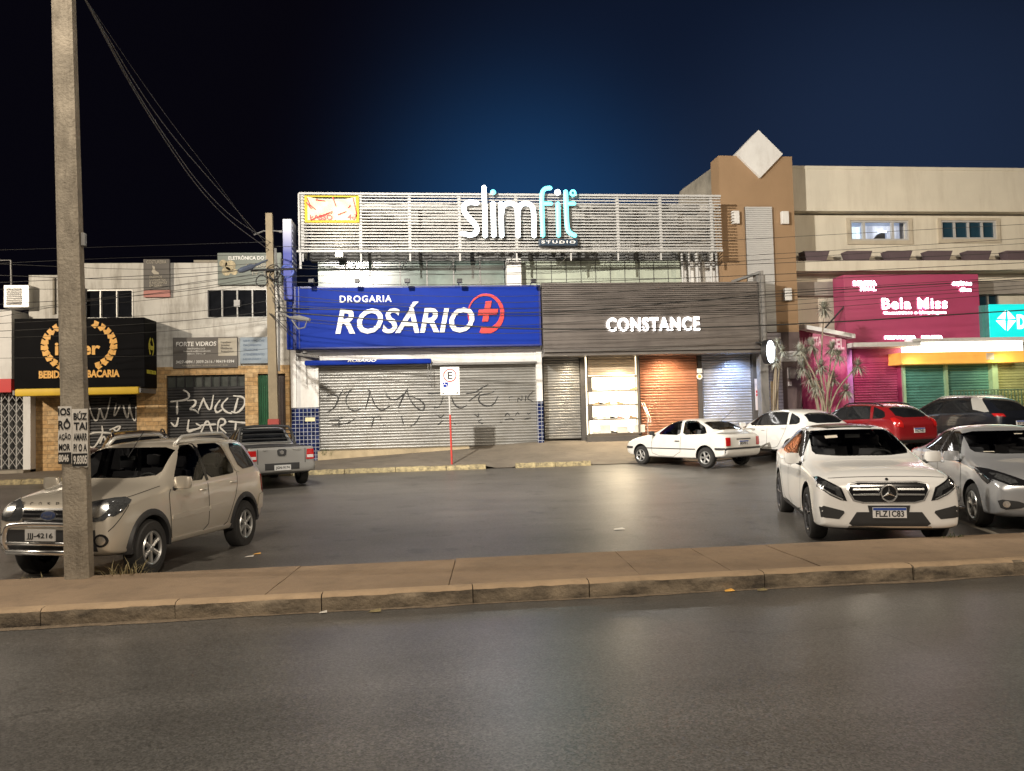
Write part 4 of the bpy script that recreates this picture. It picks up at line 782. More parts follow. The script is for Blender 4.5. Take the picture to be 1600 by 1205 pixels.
# planter ledge with purple planters
mb = MB().box(xl, xr, YW-.75, YW-.001, zf-.42, zf-.03); mb.build('ledge', m_cream, b6); MB().box(xl, xr, YW-.35, YW-.002, zf-.028, zf+.08).build('ledge_back_board', m_purple, b6)  # low purple board along the back of the ledge
pw = [(1250, 1293), (1317, 1359), (1378, 1423), (1441, 1485), (1502, 1546), (1562, 1608)]; first = None
for k, (a, b) in enumerate(pw):
    p = at((a+b)/2, 411.5, YW-.45); t = thing('planter', 'tapered purple planter box on the cream ledge, ' + ('nearest the tan tower', 'second from the tan tower', 'third from the tan tower', 'under the gap between the two upper windows', 'under the dark four-pane window', 'cut by the right edge of the photo')[k], 'planter', (p.x, YW-.45, zf-.027), 'purple planters along the ledge')
    if first is None:
        first = t; mb = MB(); w0, w1, h = .40, .52, .39; q = Vector((p.x, YW-.45, zf-.027))
        mb.add([q+Vector(v) for v in ((-w0, -.2, 0), (w0, -.2, 0), (w0, .16, 0), (-w0, .16, 0), (-w1, -.27, h), (w1, -.27, h), (w1, .2, h), (-w1, .2, h), (-w1+.05, -.22, h), (w1-.05, -.22, h), (w1-.05, .15, h), (-w1+.05, .15, h), (-w1+.07, -.2, h-.08), (w1-.07, -.2, h-.08), (w1-.07, .13, h-.08), (-w1+.07, .13, h-.08))],
          [(0, 3, 2, 1), (0, 1, 5, 4), (1, 2, 6, 5), (2, 3, 7, 6), (3, 0, 4, 7), (4, 5, 9, 8), (5, 6, 10, 9), (6, 7, 11, 10), (7, 4, 8, 11), (8, 9, 13, 12), (9, 10, 14, 13), (10, 11, 15, 14), (11, 8, 12, 15), (12, 13, 14, 15)])
        pc = mb.build('box', m_purple, t)
    else: c_ = pc.copy(); S.collection.objects.link(c_); c_.parent = t
# grey under-band and pink shop
YP = 27.3; x0, x1, z0, z1 = R4(1320, 429, 1531, 535, YP)
MB().box(xl, xr, YW-.2, YW-.002, at(1420, 462, YW).z, at(1420, 441, YW).z).build('grey_band', M('grey_band_paint', (.33, .30, .27), .8), b6)
m_pink = M('pink_panel', (.42, .062, .15), .45, var=.06, scale=.7); m_mag = M('magenta_shutter', (.36, .05, .12), .45, .1, var=.06)
t = thing('fascia_sign', 'tall pink fascia with blown-out glowing white lettering', 'sign', ((x0+x1)/2, YW, z0)); MB().box(x0, x1, YP, YW-.21, z0, z1, .01).build('panel', m_pink, t)
m_pl = M('pinkish_glow', (.9, .9, .9), .4, emit=(.95, .93, 1), es=9)
def gl(r, s, bold=.05, sp=1.05): mb = MB(); text(mb, s, *R4(*r, YP), YP-.012, .04, bold, 0, sp); return channel(mb.build('lettering', m_pl, t), m_pink, True)
gl((1377, 466, 1479, 483), 'Bela Miss', .018, 1.12); gl((1379, 486.5, 1477, 492), 'Cosméticos e Maquiagem', .05); gl((1332, 439.5, 1369, 447), 'BELEZA', .08); gl((1343, 448.5, 1368, 455), 'FINAL', .06); gl((1486, 439, 1517, 447), 'outros', .08); gl((1498, 449.5, 1516, 456), 'tbc', .08); gl((1381, 525, 1430, 530), 'PERFUMARIA', .08); gl((1439, 524.5, 1472, 529.5), 'BELEZA', .08)
b7 = thing('pink_shop', 'magenta shop front with a roller shutter under the pink fascia', 'building', ((x0+x1)/2, YW, .8))
zc = at(1400, 536, YP).z; zd = at(1400, 543, YP).z
mb = MB().box(x0, at(1426, 538, YP).x, YP-.5, YW-.2, zd, zc-.003); mb.build('canopy', m_white, b7)
Ysh = 27.7; a = at(1334, 600, Ysh).x; b = at(1402, 600, Ysh).x; zz = at(1370, 567, Ysh).z
ridged(a, b, .85, zz, Ysh, .098, .03).build('roller_shutter', m_mag, b7, smooth=40)
mb = MB().box(a, at(1423, 600, Ysh).x, Ysh-.05, Ysh+.4, zz+.002, zd-.004); mb.box(b+.002, at(1407, 600, Ysh).x, Ysh-.25, Ysh+.4, .7, zz); mb.build('shop_wall', m_mag, b7)
MB().box(at(1322, 600, Ysh-.3).x, at(1333, 600, Ysh-.3).x, Ysh-.3, Ysh+.3, .7, zd-.005).build('pilaster', M('lilac_pilaster', (.50, .22, .46), .5), b7)
# slanting side panel left of it, with its thin white canopy
pA = at(1250, 516, 28.1); pB = at(1322, 531, 27.2)
mb = MB(); mb.add([(pA.x, 28.1, .7), (pB.x, 27.2, .7), (pB.x, 27.2, pB.z), (pA.x, 28.1, pA.z), (pA.x, 28.25, .7), (pB.x, 27.4, .7), (pB.x, 27.4, pB.z), (pA.x, 28.25, pA.z)], [(0, 1, 2, 3), (4, 7, 6, 5), (3, 2, 6, 7), (0, 4, 5, 1), (1, 5, 6, 2), (0, 3, 7, 4)])
mb.build('side_panel', m_mag, b7)
d_ = (Vector((pB.x, 27.2, 0))-Vector((pA.x, 28.1, 0))).normalized()
for k, s, w_, h_, px_, py_ in ((0, 'LLA FESTA', 1.0, .36, 1266, 530), (1, 'BEL', .55, .42, 1309, 534)):
    f = (px_-1250)/72; o = Vector((pA.x, 28.1, 0)).lerp(Vector((pB.x, 27.2, 0)), f); z = at(px_, py_, o.y).z-.1; mb = MB(); textf(mb, s, (o.x, o.y-.01, z), d_, (0, 0, 1), w_*.8, h_, .006, .03); mb.build('lettering', M('pale_pink_letters', (.8, .55, .6), .5), b7)
mb = MB(); mb.obox((pA.x-.1, 28.05, pA.z+.02), Vector((pB.x-pA.x+.15, -.9, pB.z-pA.z)), (0, -.5, -.02), (0, 0, .16)); mb.build('slanted_canopy', m_white, b7)
MB().tube([at(1288, 514, 27.6), at(1320, 478, 27.35)], .03, 6).build('stay_rod', m_black, b7)
x0_, x1_, z0_, z1_ = R4(1318, 557, 1325, 571, Ysh-.31)
# teal shop at the right edge
b8 = thing('teal_shop', 'teal green shop front with a glowing white light box at the right edge', 'building', (22, YW, .8))
Yt = 27.5; m_gsh = M('teal_shutter', (.09, .23, .19), .45, .2, var=.1); m_gy = M('yellow_green_shutter', (.40, .42, .20), .45, .2, var=.1)
zo0 = at(1500, 568, 27.0).z; zo1 = at(1500, 554, 27.0).z; za = at(1400, 536, 27).z
a = at(1408, 600, Yt).x; c1 = at(1474, 600, Yt).x; c2 = at(1478, 600, Yt).x; d1 = at(1544, 600, Yt).x; d2 = at(1553, 600, Yt).x
ridged(a+.1, c1, .85, zo0+.1, Yt, .11, .035).build('roller_shutter', m_gsh, b8, smooth=40); ridged(c2, d1, .85, zo0+.1, Yt, .11, .035).build('roller_shutter', m_gsh, b8, smooth=40); ridged(d2, d2+4, .85, zo0+.1, Yt, .11, .035).build('roller_shutter', m_gy, b8, smooth=40)
for p_, q_, d in ((a, a+.098, .15), (c1+.002, c2-.002, .15), (d1+.002, d2-.002, .25)): MB().box(p_, q_, Yt-d, Yt+.3, .7, zo0).build('pier', M('pale_green_pier', (.30, .42, .25), .6), b8)
x0, _, z0, z1 = R4(1425, 535, 1598, 551.5, 27.0); x1 = at(1599, 560, 26.9).x
MB().box(x0, x1, 26.9, YW-.2, z0+.03, z1).build('light_box', M('light_box_glow', (.9, .9, .85), .4, emit=(1, .96, .82), es=5), b8)
MB().box(x0-.1, x1+3, 26.8, YW-.2, z1+.02, z1+.16).build('canopy', m_white, b8)
xo = at(1407, 560, 26.9).x; MB().box(xo, x1, 26.85, Yt+.2, zo0, zo1+.1, .01).build('orange_band', M('orange_band', (.85, .42, .08), .5, emit=(1, .50, .10), es=.35), b8)  # band's own emission stands in for light falling from the light box
x0_, x1_, z0_, z1_ = R4(1541, 551.5, 1553, 562, 26.84); MB().box(x0_, x1_, 26.835, 26.848, z0_, z1_).build('sticker', M('pale_sticker', (.75, .6, .45), .5), b8)
mb = MB(); zr = at(1550, 610, Yt-.4).z
for k in range(34): xx = c2+.0+k*.14; mb.box(xx, xx+.03, Yt-.42, Yt-.39, .85, zr)
mb.box(c2, c2+4.8, Yt-.425, Yt-.385, zr, zr+.04); mb.build('railing', M('green_railing', (.10, .16, .10), .5), b8)
lamp('light_box_lamp', (at(1440, 600, 26).x, 26.3, zo0+.2), (at(1450, 600, Yt).x, Yt, 1.5), 60, (.6, 1, .85), 150); lamp('light_box_lamp', (at(1580, 600, 26).x, 26.3, zo0+.2), (at(1590, 600, Yt).x, Yt, 1.5), 110, (1, .93, .55), 150); lamp('pink_shop_lamp', (at(1350, 600, 26.6).x, 26.6, zd-.3), (at(1355, 600, Ysh).x, Ysh, 1.6), 75, (1, .55, .85), 150); lamp('pink_shop_lamp', (at(1300, 600, 26.6).x, 26.4, 3.9), (at(1290, 600, Ysh).x, 28, 2), 60, (1, .5, .9), 150)
Y = 26.9; x0, x1, z0, z1 = R4(1546, 475, 1660, 527.5, Y)
t = thing('lit_sign', 'backlit turquoise sign with a white four-part diamond at the right edge', 'sign', (x0, YW, z0)); channel(MB().box(x0, x1, Y, YW-.25, z0, z1, .02).build('light_box', M('turquoise_box', (.02, .45, .45), .3, emit=(.0, .78, .74), es=.85), t), M('dull_teal', (.08, .26, .25), .5))
x0_, _, _, _ = R4(1533, 475, 1546, 527, Y+.3); MB().box(x0_, x0-.002, Y+.25, YW-.3, z0, z1).build('side_panel', M('dull_teal', (.08, .26, .25), .5), t)
m_tw = M('turquoise_white_glow', (.9, .9, .9), .4, emit=(.85, 1, .98), es=2.2); q = lambda *p: [(at(x, y, Y).x, at(x, y, Y).z) for x, y in p]
mb = MB()
for pp in (((1571, 485), (1558, 498), (1570, 499)), ((1574, 485), (1586, 498), (1575, 499)), ((1556, 501), (1570, 501), (1571, 516)), ((1587, 501), (1575, 501), (1574, 517))): mb.prism(q(*pp), Y-.02, Y-.001)
mb.build('diamond_emblem', m_tw, t); mb = MB(); text(mb, 'DROGA', *R4(1589, 491, 1655, 514, Y), Y-.001, .02, .04); mb.build('lettering', m_tw, t)
# ================================================================== dragon plants in front of the pink shop
def blades(mb, c, n, L, w, droop, seed):
    rnd = random.Random(seed)
    for _ in range(n):
        a = rnd.uniform(0, 2*math.pi); e = R(rnd.uniform(-50, 85)); d = Vector((math.cos(a)*math.cos(e), math.sin(a)*math.cos(e), math.sin(e))); l = L*rnd.uniform(.7, 1.1); s = d.cross(Vector((0, 0, 1)))
        s = s.normalized()*w if s.length > .05 else Vector((w, 0, 0)); g = Vector((0, 0, -droop*l*rnd.uniform(.5, 1.3))); p0 = c; p1 = c+d*l*.5+g*.25; p2 = c+d*l+g
        mb.add([p0-s*.4, p0+s*.4, p1+s, p1-s, p2], [(0, 1, 2, 3), (3, 2, 4)])
m_leaf = M('dragon_leaf', (.42, .42, .35), .5, var=.45, scale=6); m_stem = M('plant_stem', (.32, .27, .20), .8, var=.2)
def dracaena(label, base, heads, Y, L, seed, n=70):
    bx = at(*base, Y); z = zbase(bx.x)-.05; t = thing('dragon_plant', label, 'plant', (bx.x, Y, z)); st = MB(); cr_ = MB(); rnd = random.Random(seed)
    for i, (x, y) in enumerate(heads):
        dy = rnd.uniform(-.5, .4); p = at(x, y, Y+dy); b = Vector((bx.x+rnd.uniform(-.25, .25), Y+rnd.uniform(-.12, .12), z)); mid = Vector((b.x+(p.x-b.x)*.35+rnd.uniform(-.1, .1), Y+dy*.5, b.z+(p.z-b.z)*.62))
        st.tube(smoothline([tuple(b), tuple(mid), tuple(p)], 2), [.042-.0022*k for k in range(12)], 6); blades(cr_, p, n, L, .014, .30, seed*31+i)
    st.build('stem', m_stem, t, smooth=True); cr_.build('crown', m_leaf, t, fix=False)
dracaena('bushy pale dragon plant with many leaf rosettes before the magenta wall', (1293, 655), [(1288, 482), (1268, 540), (1256, 555), (1300, 545), (1302, 592), (1283, 572), (1255, 575), (1340, 572), (1265, 592), (1322, 610), (1276, 604), (1310, 556), (1250, 548)], 25.6, .46, 4, 190)
dracaena('thin young dragon plant by the oval glowing sign', (1210, 650), [(1214, 536), (1212, 566), (1222, 548)], 25.8, .34, 9, 90)
# ================================================================== kerbside parking sign
p = gr(706, 722, .3); p = Vector((at(706, 722, 23.45).x, 23.45, zg(23.4)+.12))
t = thing('parking_sign', 'white disabled parking sign with a ringed letter E on a red and white pole', 'road sign', p)
top = at(702.6, 573, 23.45); zj = at(704, 648, 23.45).z
lean = Vector((.0, 0, 0)); MB().tube([p, Vector((p.x-.02, p.y, zj))], .03, 10).build('pole', M('red_pole_paint', (.50, .05, .04), .5, var=.2, scale=6), t, smooth=40); MB().tube([Vector((p.x-.02, p.y, zj)), Vector((p.x-.05, p.y, top.z-.1))], .03, 10).build('pole', m_whitem, t, smooth=40)
Y = 23.40; x0, x1, z0, z1 = R4(688, 573.5, 718, 617.5, Y); cx = (x0+x1)/2; h = z1-z0; w_ = x1-x0
pn = MB().box(x0, x1, Y-.006, Y+.006, z0, z1, .003).build('panel', m_signwhite, t)
mb = MB(); cz = z1-.30*h; ro, ri = .235*h, .20*h; n = 36
for k in range(n):
    a, b = 2*math.pi*k/n, 2*math.pi*(k+1)/n; mb.prism([(cx+ro*math.cos(a), cz+ro*math.sin(a)), (cx+ro*math.cos(b), cz+ro*math.sin(b)), (cx+ri*math.cos(b), cz+ri*math.sin(b)), (cx+ri*math.cos(a), cz+ri*math.sin(a))], Y-.010, Y-.0065)
mb.build('red_ring', m_red, pn); mb = MB(); text(mb, 'E', cx-.09*h*.9, cx+.10*h*.9, cz-.13*h, cz+.13*h, Y-.0065, .004, .02); 
m_ink = M('black_ink', (.02, .02, .02), .5)
for k, (s, a, b, zf) in enumerate((('EXCLUSIVO', .42, .88, .555), ('DEFICIENTE', .44, .90, .625), ('FÍSICO', .46, .70, .695), ('OBRIGATÓRIO', .25, .80, .765), ('USO DO CARTÃO', .14, .86, .83), ('E PLACA', .36, .64, .90))): text(mb, s, x0+a*w_, x0+b*w_, z1-(zf+.03)*h, z1-zf*h, Y-.0065, .004, .0)
mb.prism([(x0+.08*w_, z0+.05*h), (x0+.22*w_, z0+.05*h), (x0+.10*w_, z0+.11*h)], Y-.0095, Y-.0065); mb.prism([(x1-.08*w_, z0+.05*h), (x1-.22*w_, z0+.05*h), (x1-.10*w_, z0+.11*h)], Y-.0095, Y-.0065); mb.build('black_print', m_ink, pn)
bl = MB().box(x0+.12*w_, x0+.40*w_, Y-.0095, Y-.0065, z1-.725*h, z1-.545*h).build('blue_square', m_blue, pn); mb = MB(); c_ = Vector((x0+.25*w_, Y-.012, z1-.66*h)); mb.tube([c_+Vector((.06*math.cos(R(a)), 0, .06*math.sin(R(a)))) for a in range(100, 380, 20)], .009, 4); mb.tube([c_+Vector((-.02, 0, .11)), c_+Vector((-.015, 0, .03)), c_+Vector((.04, 0, .03)), c_+Vector((.07, 0, -.05))], .011, 4); mb.disc(c_+Vector((-.02, .002, .135)), .018, 8, .004); mb.build('wheelchair_symbol', m_signwhite, pn)
# ================================================================== big concrete pole on the median, with posters
pb = gr(117.5, 905, .15); hb = .175; PX, PY = pb.x, pb.y+.10
m_conc = M('old_concrete', (.27, .235, .185), .9, var=.3, scale=3, bump=.7, bscale=30, dirt=(.085, .07, .05), dirt_amt=.75, dirt_scale=(3.0, 3.0, .55))
t = thing('concrete_pole', 'thick tapering concrete utility pole with posters in the left foreground', 'pole', (PX, PY, .14)); mb = MB(); vs = []; HT = 11.0; lv = 40
def polew(z): return .130-.0033*z
topx = at(99.5, 2, PY).x; ztp = at(99.5, 2, PY).z; leanx = (topx-PX)/(ztp-.15)
for i in range(lv+1):
    z = .10+(HT-.1)*i/lv; w_ = polew(z); dx = PX+leanx*(z-.15); e = w_*.66
    for a, b in ((-w_, -e), (-e, -w_*1.0), (e, -w_), (w_, -e), (w_, e), (e, w_), (-e, w_), (-w_, e)): vs.append((dx+a, PY+b*.75, z))
mb.add(vs, [(i*8+k, i*8+(k+1) % 8, (i+1)*8+(k+1) % 8, (i+1)*8+k) for i in range(lv) for k in range(8)]+[list(range(8))[::-1], [lv*8+k for k in range(8)]]); mb.build('shaft', m_conc, t)
mb = MB(); xt = PX+leanx*10
for sg, l in ((1, 2.9), (-1, 2.9)):
    mb.tube(smoothline([(xt, PY, 9.8), (xt, PY+sg*1.2, 10.45), (xt, PY+sg*l, 10.62)], 2), .035, 8)
    mb.box(xt-.14, xt+.14, PY+min(sg*l, sg*(l+.6)), PY+max(sg*l, sg*(l+.6)), 10.56, 10.70, .03)
mb.build('lamp_arm', m_grey, t, smooth=40)
x0, _, z0, z1 = R4(126, 365, 131, 385, PY); MB().box(PX+leanx*3.3+polew(3.4)+.001, PX+leanx*3.3+polew(3.4)+.04, PY-.04, PY+.02, z0, z1, .005).build('bracket', m_grey, t)
def yface(z): return PY-polew(z)*.75
m_paper = M('poster_paper', (.58, .55, .50), .8, var=.08, scale=4, dirt=(.4, .36, .3), dirt_amt=.4)
def poster(lab, l, r, top_, bot, rows, name='paper_poster'):
    Yp = yface(1.4)-.006; x0, _, z0, z1 = R4(l, top_, r, bot, Yp); x1 = at(r, (top_+bot)/2, Yp).x; t = thing(name, lab, 'poster', ((x0+x1)/2, Yp, z0), 'posters pasted on the concrete pole')
    mb = MB(); n = 10; vs = [(x0+(x1-x0)*i/n, Yp+.004*math.sin(i*1.9+j*2)-.002, z0+(z1-z0)*j/6+(.006*math.sin(i*1.3) if j == 0 else 0)) for j in range(7) for i in range(n+1)]
    mb.add(vs, [(j*(n+1)+i, j*(n+1)+i+1, (j+1)*(n+1)+i+1, (j+1)*(n+1)+i) for j in range(6) for i in range(n)]); mb.build('sheet', m_paper, t, smooth=True)
    mi = MB(); mw = MB(); h = z1-z0; w_ = x1-x0
    for s, a, b, za, zb, inv in rows:
        if inv: mi.box(x0+.02*w_, x1-.02*w_, Yp-.0085, Yp-.007, z1-(zb+.035)*h, z1-(za-.035)*h)
        text(mw if inv else mi, s, x0+a*w_, x0+b*w_, z1-zb*h, z1-za*h, Yp-(.0095 if inv else .007), .0012, .035)
    mi.build('black_print', m_ink, t); mw.build('white_print', m_paper, t)
poster('left torn black and white poster pasted on the concrete pole', 91, 112.3, 635, 725, [('IOS', .02, .92, .03, .16, 0), ('RÔ', .02, .93, .21, .40, 0), ('AÇÃO', .04, .95, .46, .60, 0), ('MOR', .06, .90, .65, .77, 0), ('8046', .05, .80, .835, .965, 1)])
poster('right black and white poster pasted on the concrete pole, a little lower', 112.8, 137.5, 639, 730, [('BÚZ', .10, .96, .04, .19, 0), ('TAI', .12, .97, .23, .36, 0), ('AMARR', .10, .97, .42, .54, 0), ('P/ O A', .10, .95, .60, .73, 0), ('9.8305', .10, .96, .80, .95, 1)])
# ================================================================== utility pole by the pavement, with fittings
YU = 23.6; bx = at(428.5, 668, YU); tx = at(420.5, 334, YU); m_up = M('pole_concrete', (.24, .195, .13), .9, var=.15, bump=.4, dirt=(.15, .12, .09))
t = thing('utility_pole', 'slim concrete utility pole carrying cables in front of the white building', 'pole', (bx.x, YU, zg(YU))); 
def upx(z): return bx.x+(tx.x-bx.x)*(z-bx.z)/(tx.z-bx.z)
mb = MB(); vs = []
for i in range(11):
    z = zg(YU)+.1+(tx.z-zg(YU)-.1)*i/10; w_ = .145-.006*z
    vs += [(upx(z)-w_, YU-w_*.8, z), (upx(z)+w_, YU-w_*.8, z), (upx(z)+w_, YU+w_*.8, z), (upx(z)-w_, YU+w_*.8, z)]
mb.add(vs, [(i*4+k, i*4+(k+1) % 4, i*4+4+(k+1) % 4, i*4+4+k) for i in range(10) for k in range(4)]+[(0, 3, 2, 1), (40, 41, 42, 43)]); mb.build('shaft', m_up, t)
z_ = at(428, 660, YU).z; MB().box(upx(z_)-.16, upx(z_)+.16, YU-.14, YU+.14, z_-.28, z_+.1).build('red_paint_band', M('red_band_paint', (.30, .05, .04), .7, var=.2), t)
mb = MB(); p = at(424, 428, YU-.18)
for k, (dx, dz, r_) in enumerate(((.06, .05, .22), (-.28, -.22, .17), (.10, -.05, .15), (.25, -.15, .13))): mb.tube([p+Vector((dx+r_*math.cos(R(a)), -.02*k+.03*math.sin(R(3*a)), dz+r_*math.sin(R(a)))) for a in range(0, 361, 24)], .016, 5)
mb.tube([p+Vector((-.6, 0, .1)), p+Vector((.7, 0, .15))], .035, 6); mb.build('cable_coil', m_black, t)
a, b = at(373, 424, YU-.8), at(398, 415, YU-.5); MB().tube([a, a.lerp(b, .2), a.lerp(b, .8), b, at(421, 405, YU)], [.05, .085, .085, .04, .02], 8).build('lamp_head', M('blue_grey_metal', (.10, .12, .17), .45, .3), t, smooth=40)
mb = MB(); mb.tube([at(426, 485, YU), at(445, 492, YU-.3), at(456, 497, YU-.6)], .025, 6); mb.tube([at(452, 496, YU-.55), at(468, 497, YU-.8), at(484, 500, YU-1.0)], [.03, .085, .05], 8); mb.tube([at(480, 500, YU-.95), at(476, 512, YU-.9), at(466, 514, YU-.8), at(456, 500, YU-.6)], .02, 6); mb.build('lamp_arm', m_grey, t, smooth=40)
mb = MB(); mb.tube([at(397, 367, YU-.2), at(412, 361, YU), at(430, 361, YU), at(441, 362, YU-.1)], .022, 5); mb.tube([at(436, 362, YU-.1), at(441, 362, YU-.1)], .04, 6); mb.tube([at(430, 388, YU), at(436, 470, YU+.1), at(436, 580, YU+.1)], .04, 6); mb.build('crossarm', m_grey, t)
mb = MB(); rnd = random.Random(11)
for k in range(9):
    a = at(424+rnd.uniform(-4, 8), 430+rnd.uniform(0, 60), YU-.15); b = a+Vector((rnd.uniform(.1, .7), rnd.uniform(-.1, .2), rnd.uniform(-1.6, -.2))); mb.tube(smoothline([tuple(a), tuple(a.lerp(b, .5)+Vector((.25, 0, -.3))), tuple(b)], 2), .012, 4)
mb.build('loose_cable', m_black, t)
# ================================================================== overhead cables
m_wire = M('black_cable', (.022, .021, .020), .55); m_wire2 = M('grey_cable', (.10, .095, .09), .5)
def wire(pts, r, label, group, mat=m_wire, Ya=YU, sag=0):
    P = []
    for x, y, *yy in pts: P.append(tuple(at(x, y, yy[0] if yy else Ya)))
    P = smoothline(P, 3); o = MB().tube(P, r*.72, 5).build('overhead_cable', mat, None, smooth=True, loc=P[0]); tag(o, label, 'cable', group)
GR = 'cables from the utility pole to the right'; GL = 'cables from the utility pole to the left edge'
LR = 'thin black overhead cable crossing the shop fronts right of the utility pole'; LL = 'thin black overhead cable crossing the white building left of the utility pole'
rnd = random.Random(21)
right = [(432, 470, 700, 478, 1190, 457, 1610, 432, .012), (432, 476, 800, 500, 1190, 472, 1610, 445, .012), (430, 432, 800, 428, 1200, 412, 1610, 394, .012), (430, 420, 760, 421, 1200, 398, 1610, 372, .010), (430, 440, 700, 448, 1200, 430, 1610, 410, .014), (430, 448, 760, 470, 1200, 440, 1610, 420, .010), (430, 385, 800, 394, 1200, 372, 1610, 350, .010), (432, 500, 800, 530, 1200, 487, 1610, 457, .012), (430, 460, 720, 489, 1200, 465, 1610, 438, .012), (430, 412, 760, 436, 1200, 405, 1610, 380, .010), (431, 494, 700, 520, 1200, 478, 1610, 450, .010)]
for a, b, c_, d, e, f, g, h, r_ in right: wire([(a, b, YU), (c_, d, YU-.35), (e, f, YU-.3), (g, h, YU-.2)], r_, LR, GR)
wire([(432, 487, YU), (700, 508, YU-.3), (850, 516, YU-.3), (1190, 511, YU-.3), (1610, 484, YU-.2)], .030, 'thickest overhead cable, crossing just at the glowing white shop lettering', GR)
wire([(432, 481, YU), (850, 494, YU-.3), (1190, 459, YU-.3), (1610, 436, YU-.2)], .022, 'medium overhead cable crossing above the glowing white shop lettering', GR)
left = [(418, 378, 200, 385, -10, 391, .008), (418, 398, 200, 402, -10, 412, .008), (420, 410, 250, 424, -10, 412, .010), (420, 416, 250, 440, -10, 430, .012), (420, 424, 260, 452, -10, 452, .010), (420, 428, 300, 440, -10, 497, .010), (420, 430, 300, 452, -10, 488, .010), (420, 437, 240, 462, -10, 476, .012), (420, 440, 250, 470, -10, 486, .008), (420, 487, 260, 505, -10, 518, .012), (420, 500, 260, 520, -10, 528, .008), (420, 420, 250, 430, -10, 442, .012), (420, 545, 300, 556, -10, 560, .008), (420, 470, 300, 490, -10, 506, .010)]
for a, b, c_, d, e, f, r_ in left: wire([(a, b, YU), (c_, d, YU-.3), (e, f, YU-.2)], r_, LL, GL)
LT = 'grey cable sagging from the top of the photo down to the utility pole'
for k, (pts, r_) in enumerate((([(128, -10, 12.5), (220, 165, 15.5), (330, 325, 20), (422, 392, YU)], .014), ([(128, -12, 12.4), (225, 168, 15.5), (335, 322, 20), (424, 380, YU)], .013), ([(130, -8, 12.6), (240, 180, 16), (345, 300, 20), (420, 386, YU)], .011), ([(128, -10, 12.5), (250, 170, 16), (340, 285, 20), (397, 367, YU)], .006))): wire(pts, r_, LT, 'cables sagging to the top of the photo', m_wire2)
# ================================================================== grass tufts, weeds and litter
def tuft(name, label, p, n, L, seed, mat): 
    mb = MB(); rnd = random.Random(seed); p = Vector(p)
    for _ in range(n):
        a = rnd.uniform(0, 2*math.pi); d = Vector((math.cos(a), math.sin(a), 0)); l = L*rnd.uniform(.4, 1); b = p+Vector((rnd.uniform(-.16, .16), rnd.uniform(-.05, .05), 0)); tip = b+d*l*rnd.uniform(.3, .9)+Vector((0, 0, l*rnd.uniform(.35, 1))); s = Vector((-d.y, d.x, 0))*.004; mid = b.lerp(tip, .55)+Vector((0, 0, l*.18))
        mb.add([b-s, b+s, mid+s, mid-s, tip], [(0, 1, 2, 3), (3, 2, 4)])
    o = mb.build(name, mat, None, fix=False, loc=p); tag(o, label, 'weeds'); return o
m_dry = M('dry_grass', (.22, .18, .09), .8, var=.4, scale=20); m_grn = M('green_weed', (.07, .12, .03), .7, var=.4, scale=20)
p = gr(205, 899, .10); tuft('grass_tuft', 'dry grass tuft at the median edge before the front wheel of the beige car', (p.x, 9.03, .06), 70, .34, 1, m_dry)
p = gr(60, 905, .1); tuft('grass_tuft', 'low dry grass at the median edge left of the big concrete pole', (p.x, 9.05, .06), 50, .16, 2, m_dry)
p = gr(235, 897, .1); tuft('grass_tuft', 'sparse low grass right of the front wheel of the beige car', (p.x, 9.05, .06), 40, .12, 5, m_dry)
p = gr(1490, 839, .15); tuft('grass_tuft', 'small green weed at the median edge under the white and silver cars', (p.x, 8.95, .12), 50, .10, 3, m_grn)
p = at(512, 702, 26.3); tuft('weed', 'green weed growing at the left foot of the grey graffiti shutter', (p.x, 26.28, .6), 40, .42, 4, m_grn)
rnd = random.Random(8)
for k, (x, y, s, lab, mt) in enumerate(((967, 831, .09, 'scrap of white paper lying on the parking lot', m_paper), (390, 873, .06, 'pale scrap of paper on the lot behind the beige car', m_paper), (402, 869, .05, 'yellowish dry leaf on the lot behind the beige car', m_gold), (1139, 924, .05, 'orange-brown dry leaf on the road below the kerb', m_gold), (1190, 923, .05, 'pale dry leaf lying on the road by the kerb', m_dry), (586, 956, .06, 'brown dry leaf on the road under the middle kerb', m_dry), (505, 958, .04, 'small pale scrap beside the kerb on the road', m_paper))):
    p = gr(x, y, 0); zz = zg(p.y) if p.y > 9 else 0; mb = MB(); mb.add([(p.x-s, p.y-s*.6, zz+.006), (p.x+s, p.y-s*.8, zz+.012), (p.x+s*.8, p.y+s*.7, zz+.02), (p.x-s*.7, p.y+s*.6, zz+.008)], [(0, 1, 2), (0, 2, 3)]); tag(mb.build('paper_scrap' if mt is m_paper else 'dry_leaf', mt, None, loc=(p.x, p.y, zz)), lab, 'litter')
